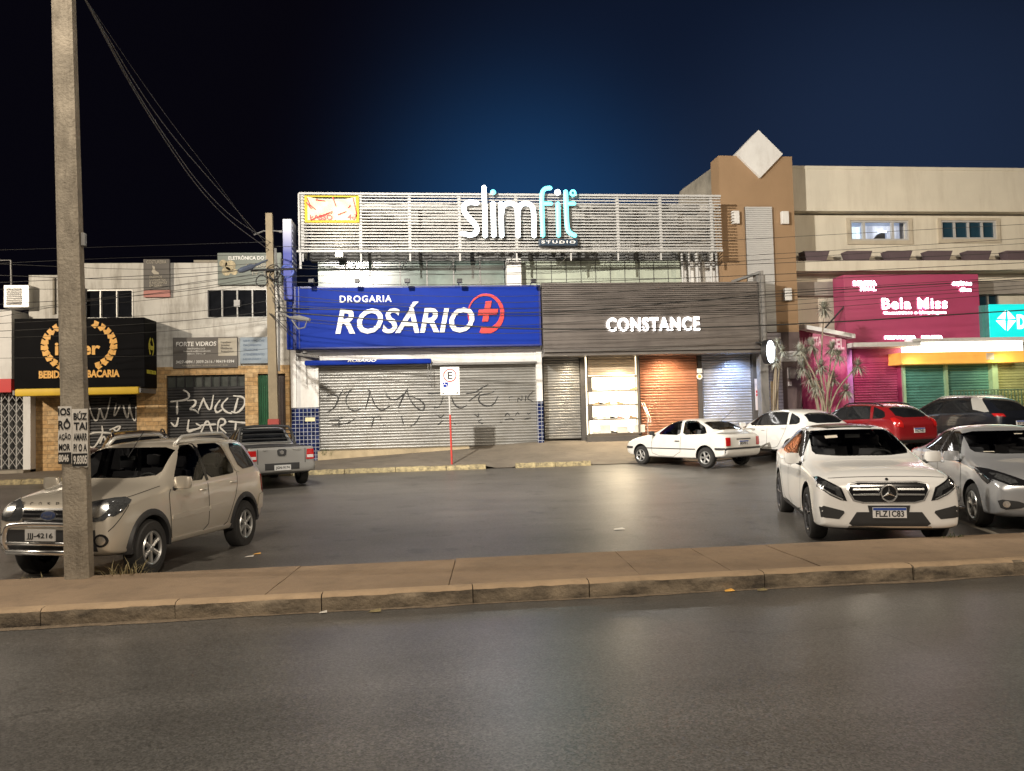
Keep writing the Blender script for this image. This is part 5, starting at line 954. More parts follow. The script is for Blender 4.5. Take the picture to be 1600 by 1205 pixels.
# ================================================================== vehicles
def paint(name, col, metal=0, rough=.28): return M(name, col, rough, metal, var=.02, scale=1.5, coat=.8, spec=.5)
m_wellk = M('wheel_well_black', (.012, .012, .012), .85, var=.2); m_tyre = M('tyre_rubber', (.022, .021, .020), .8, var=.25, bump=.3, bscale=60)
m_alloy = M('alloy_rim', (.52, .52, .51), .32, .75, var=.06); m_alloyd = M('dark_alloy', (.10, .10, .105), .35, .7, var=.1); m_carglass = M('car_glass', (.010, .011, .013), .05, var=.3, spec=.7)
def clear_glass(name, tint):
    m = bpy.data.materials.new(name); m.use_nodes = True; t = m.node_tree; t.nodes.clear(); o = t.nodes.new('ShaderNodeOutputMaterial'); x = t.nodes.new('ShaderNodeMixShader'); a = t.nodes.new('ShaderNodeBsdfTransparent'); g = t.nodes.new('ShaderNodeBsdfGlossy'); f = t.nodes.new('ShaderNodeFresnel')
    a.inputs[0].default_value = (*tint, 1); g.inputs['Roughness'].default_value = .03; f.inputs[0].default_value = 1.5
    t.links.new(f.outputs[0], x.inputs[0]); t.links.new(a.outputs[0], x.inputs[1]); t.links.new(g.outputs[0], x.inputs[2]); t.links.new(x.outputs[0], o.inputs[0]); return m
m_clear = clear_glass('clear_car_glass', (.62, .64, .64)); m_tint = clear_glass('tinted_car_glass', (.30, .31, .32))
m_seat = M('seat_cloth', (.20, .19, .20), .85, var=.2); m_dash = M('dashboard_plastic', (.09, .088, .086), .7)
m_chrome = M('chrome', (.85, .85, .84), .27, 1, var=.03); m_plastic = M('black_plastic', (.022, .022, .023), .55, var=.15); m_gloss = M('gloss_black', (.012, .012, .013), .12)
m_lens = M('headlight_lens', (.16, .165, .17), .10, .7, var=.4, scale=30, spec=.8); m_tail = M('tail_lamp_red', (.42, .012, .012), .15, spec=.7, var=.2, scale=20); m_amber = M('amber_lens', (.45, .16, .03), .2)
m_plate = M('plate_white', (.70, .70, .70), .4, var=.02); m_plateg = M('plate_grey', (.48, .48, .47), .35, var=.03); m_pblue = M('plate_blue', (.02, .07, .35), .4); m_gap = M('panel_gap', (.008, .008, .008), .9)
m_pinkl = M('pale_lens', (.6, .55, .55), .15)
def frange(a, b, n): return [a+(b-a)*i/n for i in range(n+1)]
class Car:
    def __init__(s, name, label, cat, loc, heading, st, wheels, pm, sx=1.0, rw=.31, cut=None, crease=(.55, .30)):
        s.t = thing(name, label, cat, loc); s.t.rotation_euler = (0, 0, R(heading)); s.t.scale = (sx, 1, 1); s.pm = pm; ORIG[s.t.name] = Vector()
        vs = []; fs = []; m = 10
        for (x, zb, zs, w, zt, wt, k) in st:
            d = zt-zs
            hood = [(.93*w, zs+.30*d), (.82*w, zs+.70*d), (.50*w, zs+.95*d), (0, zt)]
            cab = [(w*.955-.012, zs+.055), (wt, zt-.085), (.76*wt, zt-.022), (0, zt)]
            up = [tuple(h[i]*(1-k)+c[i]*k for i in (0, 1)) for h, c in zip(hood, cab)]
            h = zs-zb
            half = [(0, zb), (.80*w, zb), (.965*w, zb+.05), (w, zb+.34*h), (.992*w, zb+.74*h), (.965*w, zs)]+up
            vs += [(x, y, z) for y, z in half]+[(x, -y, z) for y, z in half[1:-1]]
        r = 2*m-2
        def idx(i, j, sgn): return i*r+(j if sgn > 0 or j in (0, m-1) else m+j-1)
        for i in range(len(st)-1):
            for j in range(m-1):
                fs.append((idx(i, j, 1), idx(i, j+1, 1), idx(i+1, j+1, 1), idx(i+1, j, 1))); fs.append((idx(i, j, -1), idx(i+1, j, -1), idx(i+1, j+1, -1), idx(i, j+1, -1)))
        for i in (0, len(st)-1):
            for j in range(m-1):
                a, b, c, d = idx(i, j, 1), idx(i, j+1, 1), idx(i, j+1, -1), idx(i, j, -1); q = [a, b, c, d]; u = []
                for e in q:
                    if e not in u: u.append(e)
                fs.append(u)
        me = bpy.data.meshes.new('body'); me.from_pydata(vs, [], fs); bm = bmesh.new(); bm.from_mesh(me); bmesh.ops.recalc_face_normals(bm, faces=bm.faces)
        cl = bm.edges.layers.float.new('crease_edge'); n = len(st); bm.verts.ensure_lookup_table()
        for e in bm.edges:
            a, b = e.verts[0].index, e.verts[1].index; ja, jb = a % r, b % r
            if ja == jb and a != b and ja in (5, 5+m-1): e[cl] = crease[0]
            if ja == jb and a != b and ja in (2, 2+m-1): e[cl] = .5
            if ja == jb and ja in (7, 7+m-1): e[cl] = crease[1]
        bm.to_mesh(me); bm.free(); me.materials.append(pm); me.materials.append(m_wellk)
        o = bpy.data.objects.new('body', me); S.collection.objects.link(o); sb = o.modifiers.new('s', 'SUBSURF'); sb.levels = 3; sb.render_levels = 3
        dg = bpy.context.evaluated_depsgraph_get(); dg.update(); e = bpy.data.meshes.new_from_object(o.evaluated_get(dg))
        s.V = [v.co.copy() for v in e.vertices]; s.P = [list(p.vertices) for p in e.polygons]; s.bvh = BVHTree.FromPolygons(s.V, s.P); s.VN = [v.normal.copy() for v in e.vertices]
        s.wheels = wheels; s.rw = rw; W_ = max(q[3] for q in st); s.W = W_
        mb = MB()
        for x in wheels:
            for sg in (1, -1): mb.tube([(x, sg*(W_-.36), rw+.01), (x, sg*(W_+.3), rw+.01)], rw+.055, 32)
        me2 = bpy.data.meshes.new('c'); me2.from_pydata(mb.v, [], mb.f); me2.materials.append(pm); me2.materials.append(m_wellk)
        bm = bmesh.new(); bm.from_mesh(me2); bmesh.ops.recalc_face_normals(bm, faces=bm.faces)
        for f in bm.faces: f.material_index = 1
        bm.to_mesh(me2); bm.free()
        co = bpy.data.objects.new('c', me2); S.collection.objects.link(co); bo = o.modifiers.new('b', 'BOOLEAN'); bo.object = co; bo.operation = 'DIFFERENCE'; bo.solver = 'EXACT'
        s.cut = cut; extra = []
        def cutter(vs_, fs_):
            m3 = bpy.data.meshes.new('c'); m3.from_pydata(vs_, [], fs_); m3.materials.append(pm); m3.materials.append(m_wellk); b3_ = bmesh.new(); b3_.from_mesh(m3); bmesh.ops.recalc_face_normals(b3_, faces=b3_.faces)
            for f in b3_.faces: f.material_index = 1
            b3_.to_mesh(m3); b3_.free(); c3 = bpy.data.objects.new('c', m3); S.collection.objects.link(c3); bo = o.modifiers.new('b', 'BOOLEAN'); bo.object = c3; bo.operation = 'DIFFERENCE'; bo.solver = 'EXACT'; extra.append(c3)
        if cut:
            cab_ = [q for q in st if q[6] >= .59 and q[4]-q[2] > .15]; vs_ = []; fs_ = []
            for i, (x, zb, zs, w, zt, wt, k) in enumerate(cab_):
                x += -.10 if i == 0 else (.12 if i == len(cab_)-1 else 0); zt = min(zt, max(zs+.12, zt)); a = [(.86*w, zs-.42), (.88*w, zs-.03), (wt-.05, zt-.13), (.7*wt, zt-.065)]; vs_ += [(x, y, z) for y, z in a]+[(x, -y, z) for y, z in a[::-1]]
            n_ = len(cab_); fs_ = [(8*i+j, 8*i+(j+1) % 8, 8*i+8+(j+1) % 8, 8*i+8+j) for i in range(n_-1) for j in range(8)]+[list(range(8))[::-1], [8*(n_-1)+j for j in range(8)]]; cutter(vs_, fs_)
            for view, poly in cut:
                for _ in range(1): poly = sum([[(a[0]*.88+b[0]*.12, a[1]*.88+b[1]*.12), (a[0]*.12+b[0]*.88, a[1]*.12+b[1]*.88)] for a, b in zip(poly, poly[1:]+poly[:1])], [])
                m_ = len(poly); x_ = (-2.5, 2.5) if view == 'S' else ((-.35, 3.2) if view == 'F' else (-3.2, -.7))
                vs_ = [((u, e_, v) if view == 'S' else (e_, u, v)) for e_ in x_ for u, v in poly]; cutter(vs_, [list(range(m_)), [m_+j for j in range(m_)][::-1]]+[(j, (j+1) % m_, m_+(j+1) % m_, m_+j) for j in range(m_)])
        dg = bpy.context.evaluated_depsgraph_get(); dg.update(); e2 = bpy.data.meshes.new_from_object(o.evaluated_get(dg))
        bpy.data.objects.remove(o); bpy.data.objects.remove(co); bpy.data.meshes.remove(e)
        for c3 in extra: bpy.data.objects.remove(c3)
        e2.name = 'body'; s.body = link(e2, 'body', pm, s.t, R(40)*180/math.pi)
    def _ray(s, view, u, v):
        o, d = {'L': ((u, 3, v), (0, -1, 0)), 'R': ((u, -3, v), (0, 1, 0)), 'F': ((5, u, v), (-1, 0, 0)), 'B': ((-5, u, v), (1, 0, 0)), 'T': ((u, v, 5), (0, 0, -1))}[view]
        h = s.bvh.ray_cast(Vector(o), Vector(d))
        k = 0
        while (h[0] is None or abs(h[1].dot(Vector(d))) < .10) and k < 14:
            k += 1
            if view in 'FB': u *= .97; v -= .006; o = (o[0], u, v)
            elif view in 'LR': v -= .012; o = (u, o[1], v)
            else: u *= .98; v *= .97; o = (u, v, 5)
            h = s.bvh.ray_cast(Vector(o), Vector(d))
        if h[0] is None: h = s.bvh.find_nearest(Vector(o)+Vector(d)*(3-s.W if view in 'LR' else 3))
        p, n, i, _ = h
        nn = Vector(); 
        for vi in s.P[i]: w = 1/((s.V[vi]-p).length+1e-4); nn += s.VN[vi]*w
        return p, nn.normalized()
    def drape(s, name, view, poly, mat, off=.005, L=.05, parent=None, rnd=0, skirt=.012, label=None):
        if rnd:
            for _ in range(rnd):
                q = []
                for a, b in zip(poly, poly[1:]+poly[:1]): q += [(a[0]*.82+b[0]*.18, a[1]*.82+b[1]*.18), (a[0]*.18+b[0]*.82, a[1]*.18+b[1]*.82)]
                poly = q
        bm = bmesh.new(); ring = []
        for a, b in zip(poly, poly[1:]+poly[:1]):
            n = max(1, int(math.hypot(b[0]-a[0], b[1]-a[1])/L)); ring += [(a[0]+(b[0]-a[0])*i/n, a[1]+(b[1]-a[1])*i/n) for i in range(n)]
        bv = [bm.verts.new((u, v, 0)) for u, v in ring]; f = bm.faces.new(bv); bmesh.ops.triangulate(bm, faces=[f])
        for _ in range(9):
            le = [e for e in bm.edges if e.calc_length() > L*1.5 and len(e.link_faces) == 2]
            if not le: break
            bmesh.ops.subdivide_edges(bm, edges=le, cuts=1); bmesh.ops.triangulate(bm, faces=bm.faces[:])
        bmesh.ops.beautify_fill(bm, faces=bm.faces[:], edges=[e for e in bm.edges if len(e.link_faces) == 2])
        hit = {}
        for v in bm.verts: hit[v] = s._ray(view, v.co.x, v.co.y)
        bound = [e for e in bm.edges if len(e.link_faces) == 1]
        nrm = {}
        for v, (p, n) in hit.items(): v.co = p+n*off; nrm[v] = n
        if skirt:
            lo = {}
            for e in bound:
                for v in e.verts:
                    if v not in lo: lo[v] = bm.verts.new(v.co-nrm[v]*(off+skirt))
            for e in bound: a, b = e.verts; bm.faces.new((a, b, lo[b], lo[a]))
        bm.verts.index_update(); bm.normal_update()
        vd = {'L': Vector((0, 1, 0)), 'R': Vector((0, -1, 0)), 'F': Vector((1, 0, 0)), 'B': Vector((-1, 0, 0)), 'T': Vector((0, 0, 1))}[view]
        top = [f for f in bm.faces if all(v in nrm for v in f.verts)]
        for f in top:
            if f.normal.dot(vd) < 0: f.normal_flip()
        me = bpy.data.meshes.new(name); ns = [tuple(nrm[v]) if v in nrm else (0, 0, 0) for v in bm.verts]
        for f in bm.faces: f.smooth = f in top
        bm.to_mesh(me); bm.free(); me.normals_split_custom_set_from_vertices(ns)
        o = link(me, name, mat, parent or s.t)
        if label: o['label'] = label
        return o
    def both(s, name, poly, mat, **k): return s.drape(name, 'L', poly, mat, **k), s.drape(name, 'R', poly, mat, **k)
    def mir(s, name, view, poly, mat, **k): return s.drape(name, view, poly, mat, **k), s.drape(name, view, [(-a, b) for a, b in poly][::-1], mat, **k)
    def lines(s, polys, w=.013, mat=None, name='panel_gap', views='LR', parent=None):
        for view in views:
            mb = MB()
            for pl in polys:
                pl = smoothline(pl, 1) if len(pl) > 2 else pl; pts = []
                for a, b in zip(pl[:-1], pl[1:]):
                    n = max(1, int(math.hypot(b[0]-a[0], b[1]-a[1])/.06)); pts += [(a[0]+(b[0]-a[0])*i/n, a[1]+(b[1]-a[1])*i/n) for i in range(n)]
                pts.append(pl[-1]); H = [s._ray(view, *p) for p in pts]; vs = []
                for i, (p, n) in enumerate(H):
                    t = (H[min(i+1, len(H)-1)][0]-H[max(i-1, 0)][0]); t = t.normalized() if t.length > 1e-6 else Vector((1, 0, 0)); sd = t.cross(n)*w*.5; vs += [p+sd+n*.0025, p-sd+n*.0025]
                mb.add(vs, [(2*i, 2*i+1, 2*i+3, 2*i+2) for i in range(len(H)-1)])
            mb.build(name, mat or m_gap, parent or s.body, smooth=True)
    def put_wheels(s, style, rim=.20, mat=None, width=.20, inset=.015, rot=0, dark=None):
        mat = mat or m_alloy; src = {}
        for x in s.wheels:
            for sg in (1, -1):
                if src: 
                    w = src['w'].copy(); S.collection.objects.link(w); w.parent = s.t
                    for ch in src['w'].children: c = ch.copy(); S.collection.objects.link(c); c.parent = w
                else:
                    rw = s.rw; W2 = width/2; mb = MB().lathe([(rim*.96, -W2), (rw-.03, -W2), (rw-.006, -W2+.03), (rw, -W2+.06), (rw, W2-.06), (rw-.006, W2-.03), (rw-.03, W2-.002), (rim+.02, W2+.004), (rim, W2-.008), (rim*.96, -W2)], (0, 0, 0), 'y', 40)
                    w = mb.build('wheel', m_tyre, s.t, smooth=35); src['w'] = w
                    mb = MB().lathe([(rim+.002, W2-.012), (rim-.012, W2+.004), (rim-.03, W2-.012), (rim-.04, W2-.09), (rim-.05, -W2)], (0, 0, 0), 'y', 40)
                    mb.lathe([(.001, W2-.002), (.028, W2-.002), (.034, W2-.010), (.036, W2-.05)], (0, 0, 0), 'y', 16)
                    ns, ws, tw = style
                    for k in range(ns):
                        a = 2*math.pi*k/ns+rot
                        for da in ((-.17, .17) if tw else (0,)):
                            P0 = Vector((math.sin(a)*.03, W2-.02, math.cos(a)*.03)); P1 = Vector((math.sin(a+da)*(rim-.012), W2-.016, math.cos(a+da)*(rim-.012))); d = P1-P0; sd = Vector((d.z, 0, -d.x)).normalized()*ws
                            q = [P0-sd*.8, P0+sd*.8, P1+sd, P1-sd]; b = [v+Vector((0, -.03, 0)) for v in q]; mid = [v+Vector((0, .012, 0)) for v in (P0, P1)]
                            mb.add(q+b+mid, [(0, 3, 9, 8), (1, 8, 9, 2), (0, 1, 5, 4), (2, 3, 7, 6), (1, 2, 6, 5), (3, 0, 4, 7), (0, 8, 1), (3, 2, 9)])
                    mb.build('rim', mat, w, smooth=30)
                    MB().lathe([(0, W2-.09), (rim-.042, W2-.085), (rim-.04, W2-.03)], (0, 0, 0), 'y', 32).build('brake_disc', dark or m_gloss, w)
                w.location = (x, sg*(s.W-width/2-inset), s.rw); w.rotation_euler = (0, 0, 0 if sg > 0 else math.pi)
    def plate(s, view, z, txt, blue=True, w=.40, h=.13, y0=0, grey=False, proud=.012, size=.62):
        p, n = s._ray(view, y0, z); r = Vector((0, 1, 0)) if view == 'F' else Vector((0, -1, 0)); up = Vector((0, 0, 1)); nn = r.cross(up); p = p+nn*proud
        mb = MB().obox(p-r*w/2-up*h/2-nn*.03, r*w, up*h, nn*.03); pl = mb.build('license_plate', m_plateg if grey else m_plate, s.t)
        if blue: MB().obox(p-r*(w/2-.003)+up*(h/2-.033)+nn*.0005, r*(w-.006), up*.030, nn*.001).build('blue_strip', m_pblue, pl)
        mb = MB(); textf(mb, txt, p+nn*.001-up*(.012 if blue else .006), r, up, w*.84, h*size, .0015, .03, 0, 1.05)
        mb.build('plate_characters', m_ink, pl); return pl
    def mirror(s, x, z, mat, sc=1):
        for sg, v in ((1, 'L'), (-1, 'R')):
            p, n = s._ray(v, x, z-.05); bm = bmesh.new(); bmesh.ops.create_cube(bm, size=1); bmesh.ops.subdivide_edges(bm, edges=bm.edges[:], cuts=2, use_grid_fill=True); c = Vector((p.x+.02, p.y+sg*.13*sc, z+.03)); mb = MB()
            for vv in bm.verts: q = vv.co; l = q.length; q2 = (q*.55+q.normalized()*.5*.55); vv.co = Vector((c.x+q2.x*.10*sc-.03*abs(q2.y), c.y+q2.y*.21*sc, c.z+q2.z*.145*sc))
            bm.verts.index_update(); mb.add([v_.co.copy() for v_ in bm.verts], [[q.index for q in f.verts] for f in bm.faces]); bm.free(); o = mb.build('side_mirror', mat, s.t, smooth=60)
            MB().tube([p, c+Vector((0, -sg*.06, -.05))], .028, 8).build('mirror_arm', m_plastic, o)
    def handles(s, pts, mat=None):
        for view, sg in (('L', 1), ('R', -1)):
            for x, z in pts:
                p, n = s._ray(view, x, z); mb = MB(); mb.tube(smoothline([(x-.085, p.y-.004*sg, z), (x-.06, p.y+sg*.028, z+.004), (x+.06, p.y+sg*.028, z+.006), (x+.085, p.y-.004*sg, z)], 2), .013, 6); mb.build('door_handle', mat or s.pm, s.t, smooth=True)
    def arches(s, w=.055, mat=None):
        for x in s.wheels:
            r0 = s.rw+.052; 
            for view in 'LR':
                po = [(x+(r0+w)*math.cos(a), s.rw+(r0+w)*math.sin(a)) for a in frange(R(-12), R(192), 20)]; pi_ = [(x+r0*math.cos(a), s.rw+r0*math.sin(a)) for a in frange(R(-12), R(192), 20)]
                mb = MB(); H = [(s._ray(view, *a), s._ray(view, *b)) for a, b in zip(po, pi_)]; vs = []
                yw = max(abs(h[0][0].y) for h in H); sg = 1 if view == 'L' else -1
                for (pa, na), (pb_, nb) in H: vs += [pa+na*.002, Vector((pa.x*.6+pb_.x*.4, max(abs(pa.y), yw-.02)*sg+.018*sg, pa.z*.6+pb_.z*.4)), Vector((pb_.x, max(abs(pb_.y), yw-.02)*sg+.014*sg, pb_.z)), Vector((pb_.x, (max(abs(pb_.y), yw-.02)-.05)*sg, pb_.z))]
                mb.add(vs, [(4*i+j, 4*i+j+1, 4*i+5+j, 4*i+4+j) for i in range(20) for j in range(3)]); mb.build('wheel_arch_trim', mat or m_plastic, s.t, smooth=40)
    def rails(s, x0, x1, y, dz=.05, mat=None, r=.02):
        for sg in (1, -1):
            P = []
            for x in frange(x0, x1, 8): p, n = s._ray('T', x, sg*y); P.append((p.x, p.y, p.z+dz*(1 if x not in (x0, x1) else .1)))
            mb = MB().tube(P, r, 8); mb.build('roof_rail', mat or m_alu, s.t, smooth=True)
    def seats(s, zs, x_f=-.05, x_r=-.85, wheel=1):
        for x, n in ((x_f, 2), (x_r, 3)):
            for k in range(n):
                y = (k-(n-1)/2)*(.76 if n == 2 else .46); w = .24 if n == 2 else .22
                mb = MB(); mb.add([(x+.10, y-w, zs-.4), (x+.10, y+w, zs-.4), (x-.05, y+w*.95, zs-.4), (x-.05, y-w*.95, zs-.4), (x-.02, y-w*.8, zs+.16), (x-.02, y+w*.8, zs+.16), (x-.14, y+w*.75, zs+.16), (x-.14, y-w*.75, zs+.16)], [(0, 3, 2, 1), (4, 5, 6, 7), (0, 1, 5, 4), (1, 2, 6, 5), (2, 3, 7, 6), (3, 0, 4, 7)])
                mb.box(x-.16, x-.05, y-.12, y+.12, zs+.20, zs+.36, .03); mb.box(x-.12, x-.09, y-.05, y+.05, zs+.15, zs+.22); mb.build('seat', m_seat, s.t, smooth=40)
        xd = x_f+.62; MB().box(xd, xd+.22, -.62, .62, zs-.3, zs-.035, .05).build('dashboard', m_dash, s.t, smooth=40)
        mb = MB(); c_ = Vector((xd-.10, .36, zs+.0)); mb.tube([c_+Vector((.07*math.sin(R(a)), .18*math.cos(R(a)), .165*math.sin(R(a)))) for a in range(0, 361, 20)], .016, 6); mb.tube([c_+Vector((0, -.17, 0)), c_+Vector((.02, .17, 0))], .022, 6); mb.build('steering_wheel', m_dash, s.t, smooth=True)
        p, n = s._ray('F', 0, zs+.36); mb = MB().box(p.x-.12, p.x-.09, -.11, .11, zs+.33, zs+.39, .01); mb.build('rear_view_mirror', m_dash, s.t)
# ---------------------------------------------------------------- beige compact SUV behind the pole
ECO1 = [(.62, 1.07), (.60, 1.13), (.27, 1.46), (.10, 1.53), (-.10, 1.53), (-.13, 1.06)]; ECO2 = [(-.20, 1.07), (-.18, 1.53), (-.82, 1.53), (-.98, 1.16), (-.95, 1.09)]; ECOW = [(-.67, 1.18), (-.35, 1.15), (.35, 1.15), (.67, 1.18), (.60, 1.51), (-.60, 1.51)]
pm = paint('champagne_paint', (.56, .51, .43), .45, .30)
st = [(2.03, .46, .66, .60, .80, .5, 0), (1.98, .34, .80, .74, .93, .6, 0), (1.78, .30, .88, .83, 1.01, .7, 0), (1.25, .30, .95, .865, 1.08, .75, 0), (.93, .30, .98, .865, 1.13, .74, 0), (.74, .30, 1.0, .865, 1.25, .72, .6), (.32, .30, 1.01, .868, 1.555, .665, 1), (-.05, .30, 1.02, .868, 1.60, .67, 1), (-.8, .30, 1.04, .868, 1.625, .665, 1), (-1.45, .30, 1.06, .865, 1.61, .65, 1), (-1.74, .33, 1.07, .85, 1.57, .63, 1), (-1.90, .38, 1.05, .82, 1.15, .62, .6), (-1.97, .42, .98, .77, 1.04, .5, 0), (-2.02, .48, .85, .68, .93, .4, 0)]
c = Car('compact_suv', 'champagne compact SUV with roof rails and a chrome bull bar, half behind the concrete pole', 'car', (-3.80, 10.80, 0), 251, st, (1.245, -1.245), pm, sx=.80, rw=.34, cut=[('S', ECO1), ('S', ECO2), ('F', ECOW)])
k = [(.74, 1.045), (.68, 1.10), (.31, 1.49), (.10, 1.545), (-1.5, 1.54), (-1.76, 1.20), (-1.78, 1.12), (-1.3, 1.06)]
c.both('window_pillar', [(-.10, 1.54), (-.13, 1.04), (-.20, 1.05), (-.18, 1.54)], m_gloss, off=.004)
c.both('door_window', ECO1, m_tint, off=.003, rnd=1); c.both('door_window', ECO2, m_tint, off=.003, rnd=1); c.seats(1.02)
c.both('rear_pillar', [(-.86, 1.545), (-1.02, 1.12), (-1.13, 1.10), (-1.0, 1.545)], pm, off=.009); c.both('quarter_window', [(-1.05, 1.51), (-1.46, 1.50), (-1.68, 1.20), (-1.66, 1.15), (-1.18, 1.13)], m_carglass, off=.007, rnd=1)
c.drape('windshield', 'F', ECOW, m_clear, off=.004, rnd=1); c.drape('rear_window', 'B', [(-.58, 1.14), (.58, 1.14), (.52, 1.50), (-.52, 1.50)], m_carglass, rnd=1)
c.lines([[(.78, 1.0), (.84, .92), (.80, .42), (.70, .36), (-.14, .36), (-.16, .8), (-.16, 1.06)], [(-.16, .38), (-.65, .38), (-.80, .60), (-.98, .85), (-1.04, 1.1)]], .013)
c.lines([[(1.95, .62), (1.60, .93)], [(.93, 1.05), (1.65, .96)]], .010)
c.both('side_molding', [(.78, .62), (.78, .68), (-.14, .70), (-.14, .64)], pm, off=.016); c.both('side_molding', [(-.18, .645), (-.18, .705), (-.70, .715), (-.74, .655)], pm, off=.016); c.both('sill_trim', [(.80, .31), (.80, .40), (-.80, .40), (-.80, .31)], pm, off=.012)
c.arches(.075); c.handles([(-.02, .93), (-.88, .97)]); c.mirror(.70, 1.05, pm, 1.05)
c.put_wheels((6, .028, False), .205, m_alloy, .215, .0)
c.rails(.15, -1.35, .52, .085, m_alu, .024)
mb = MB(); mb.tube([(.62, .12, 1.40), (.35, .18, 1.72)], .006, 5); mb.build('antenna', m_black, c.t)
# front: lamps, grille, bull bar
c.mir('headlight', 'F', [(.36, .74), (.40, .93), (.70, .985), (.80, .93), (.79, .80), (.66, .73)], m_lens, off=.008, rnd=1)
for v_, sg in (('F', 1), ('F', -1)): c.drape('lamp_reflector', 'F', [(sg*(.60+.10*math.cos(R(a))), .86+.085*math.sin(R(a))) for a in range(0, 360, 24)], m_chrome, off=.013)
gp = c.drape('grille', 'F', [(-.37, .70), (.37, .70), (.40, .88), (-.40, .88)], m_chrome, off=.006)
for z in (.745, .80, .845): c.drape('grille_slot', 'F', [(-.35, z-.018), (.35, z-.018), (.36, z+.012), (-.36, z+.012)], m_gloss, off=.010, parent=gp)
c.drape('emblem', 'F', [(.11*math.cos(R(a)), .80+.052*math.sin(R(a))) for a in range(0, 360, 18)], m_chrome, off=.02); c.drape('emblem', 'F', [(.096*math.cos(R(a)), .80+.042*math.sin(R(a))) for a in range(0, 360, 18)], M('emblem_blue', (.05, .07, .15), .3, .3), off=.024); p, n = c._ray('F', 0, .80); mb = MB(); textf(mb, 'Ford', p+Vector((.026, 0, 0)), (0, 1, 0), (0, 0, 1), .13, .045, .003, .0, .3); mb.build('emblem_lettering', m_chrome, c.t)
mb = MB()
for i, ch in enumerate('ECOSPORT'): y = -.42+i*.12; p, n = c._ray('F', y, .925); textf(mb, ch, p+n*.004, (0, 1, 0), (0, 0, 1), .045, .045, .004, .02)
mb.build('hood_lettering', m_chrome, c.t)
c.drape('lower_grille', 'F', [(-.62, .40), (.62, .40), (.60, .64), (-.60, .64)], m_plastic, off=.005)
c.mir('fog_lamp', 'F', [(.66+.075*math.cos(R(a)), .52+.075*math.sin(R(a))) for a in range(0, 360, 24)], m_gloss, off=.008); c.mir('fog_lamp', 'F', [(.66+.05*math.cos(R(a)), .52+.05*math.sin(R(a))) for a in range(0, 360, 24)], m_chrome, off=.014)
mb = MB(); fx = 2.16
mb.tube(smoothline([(1.95, .44, .36), (fx, .50, .42), (fx, .50, .66), (fx, .40, .72), (fx, -.40, .72), (fx, -.50, .66), (fx, -.50, .42), (1.95, -.44, .36)], 2), .032, 10); mb.tube([(fx, -.49, .50), (fx, .49, .50)], .022, 8); mb.tube([(fx-.01, -.48, .40), (fx-.01, .48, .40)], .03, 8); mb.build('bull_bar', m_chrome, c.t, smooth=True)
p = Vector((2.19, 0, .60)); pl = MB().obox(p-Vector((.02, .2, .065)), (0, .4, 0), (0, 0, .13), (.02, 0, 0)).build('license_plate', m_plateg, c.t); mb = MB(); textf(mb, 'JJJ-4216', p+Vector((.001, 0, -.012)), (0, 1, 0), (0, 0, 1), .35, .075, .002, .02); mb.build('plate_characters', m_ink, pl)
for sg in (1, -1): c.drape('tail_light', 'B', [(sg*.72, .75), (sg*.79, .75), (sg*.79, 1.02), (sg*.70, 1.02)], m_tail, off=.01)
c.both('tail_light_side', [(-1.86, .78), (-1.95, .78), (-1.93, 1.0), (-1.84, 1.02)], m_tail, off=.01); c.both('bumper_end', [(-1.60, .50), (-2.0, .55), (-2.0, .74), (-1.70, .74)], pm, off=.02, rnd=1)
# ---------------------------------------------------------------- white crossover, nose to the camera
GLA1 = [(.64, 1.03), (.26, 1.32), (.0, 1.385), (-.18, 1.385), (-.20, 1.02)]; GLA2 = [(-.27, 1.02), (-.25, 1.385), (-.88, 1.37), (-1.12, 1.20), (-1.15, 1.06)]; GLAW = [(-.68, 1.085), (-.35, 1.06), (.35, 1.06), (.68, 1.085), (.60, 1.385), (.3, 1.40), (-.3, 1.40), (-.60, 1.385)]
pm = paint('white_paint_car', (.74, .735, .72), 0, .25)
st = [(2.13, .30, .52, .75, .66, .5, 0), (2.11, .23, .68, .845, .80, .6, 0), (2.02, .21, .78, .89, .905, .7, 0), (1.75, .20, .83, .90, .96, .75, 0), (1.35, .20, .88, .90, .99, .77, 0), (1.02, .20, .91, .90, 1.035, .76, 0), (.80, .20, .925, .90, 1.13, .72, .6), (.22, .20, .94, .90, 1.435, .62, 1), (-.2, .20, .95, .90, 1.49, .61, 1), (-.9, .20, .975, .90, 1.475, .60, 1), (-1.4, .22, .99, .895, 1.41, .57, 1), (-1.78, .27, 1.0, .87, 1.25, .56, 1), (-2.05, .32, .98, .83, 1.06, .6, .4), (-2.18, .38, .90, .77, .96, .5, 0), (-2.24, .45, .8, .68, .86, .4, 0)]
c = Car('crossover_car', 'white crossover with a star emblem on its chrome two-bar grille, nose at the median', 'car', (6.36, 11.05, .02), 252.4, st, (1.35, -1.35), pm, sx=1.0, rw=.345, cut=[('S', GLA1), ('S', GLA2), ('F', GLAW)]); c.t.scale = (.98, .955, 1.035)
k = [(.76, .985), (.72, 1.04), (.30, 1.36), (.0, 1.415), (-.9, 1.40), (-1.45, 1.25), (-1.62, 1.10), (-1.50, 1.045)]
c.both('window_pillar', [(-.18, 1.41), (-.20, .995), (-.27, 1.0), (-.25, 1.41)], m_gloss, off=.004); c.both('door_window', GLA1, m_tint, off=.003, rnd=1); c.both('door_window', GLA2, m_tint, off=.003, rnd=1); c.seats(.95); c.both('quarter_window', [(-1.18, 1.19), (-1.40, 1.20), (-1.56, 1.09), (-1.22, 1.07)], m_carglass, off=.005)
c.drape('windshield', 'F', GLAW, m_clear, off=.004, rnd=1); c.drape('glass_roof', 'T', [(.12, -.50), (.12, .50), (-1.2, .46), (-1.2, -.46)], m_gloss, off=.003, rnd=1)
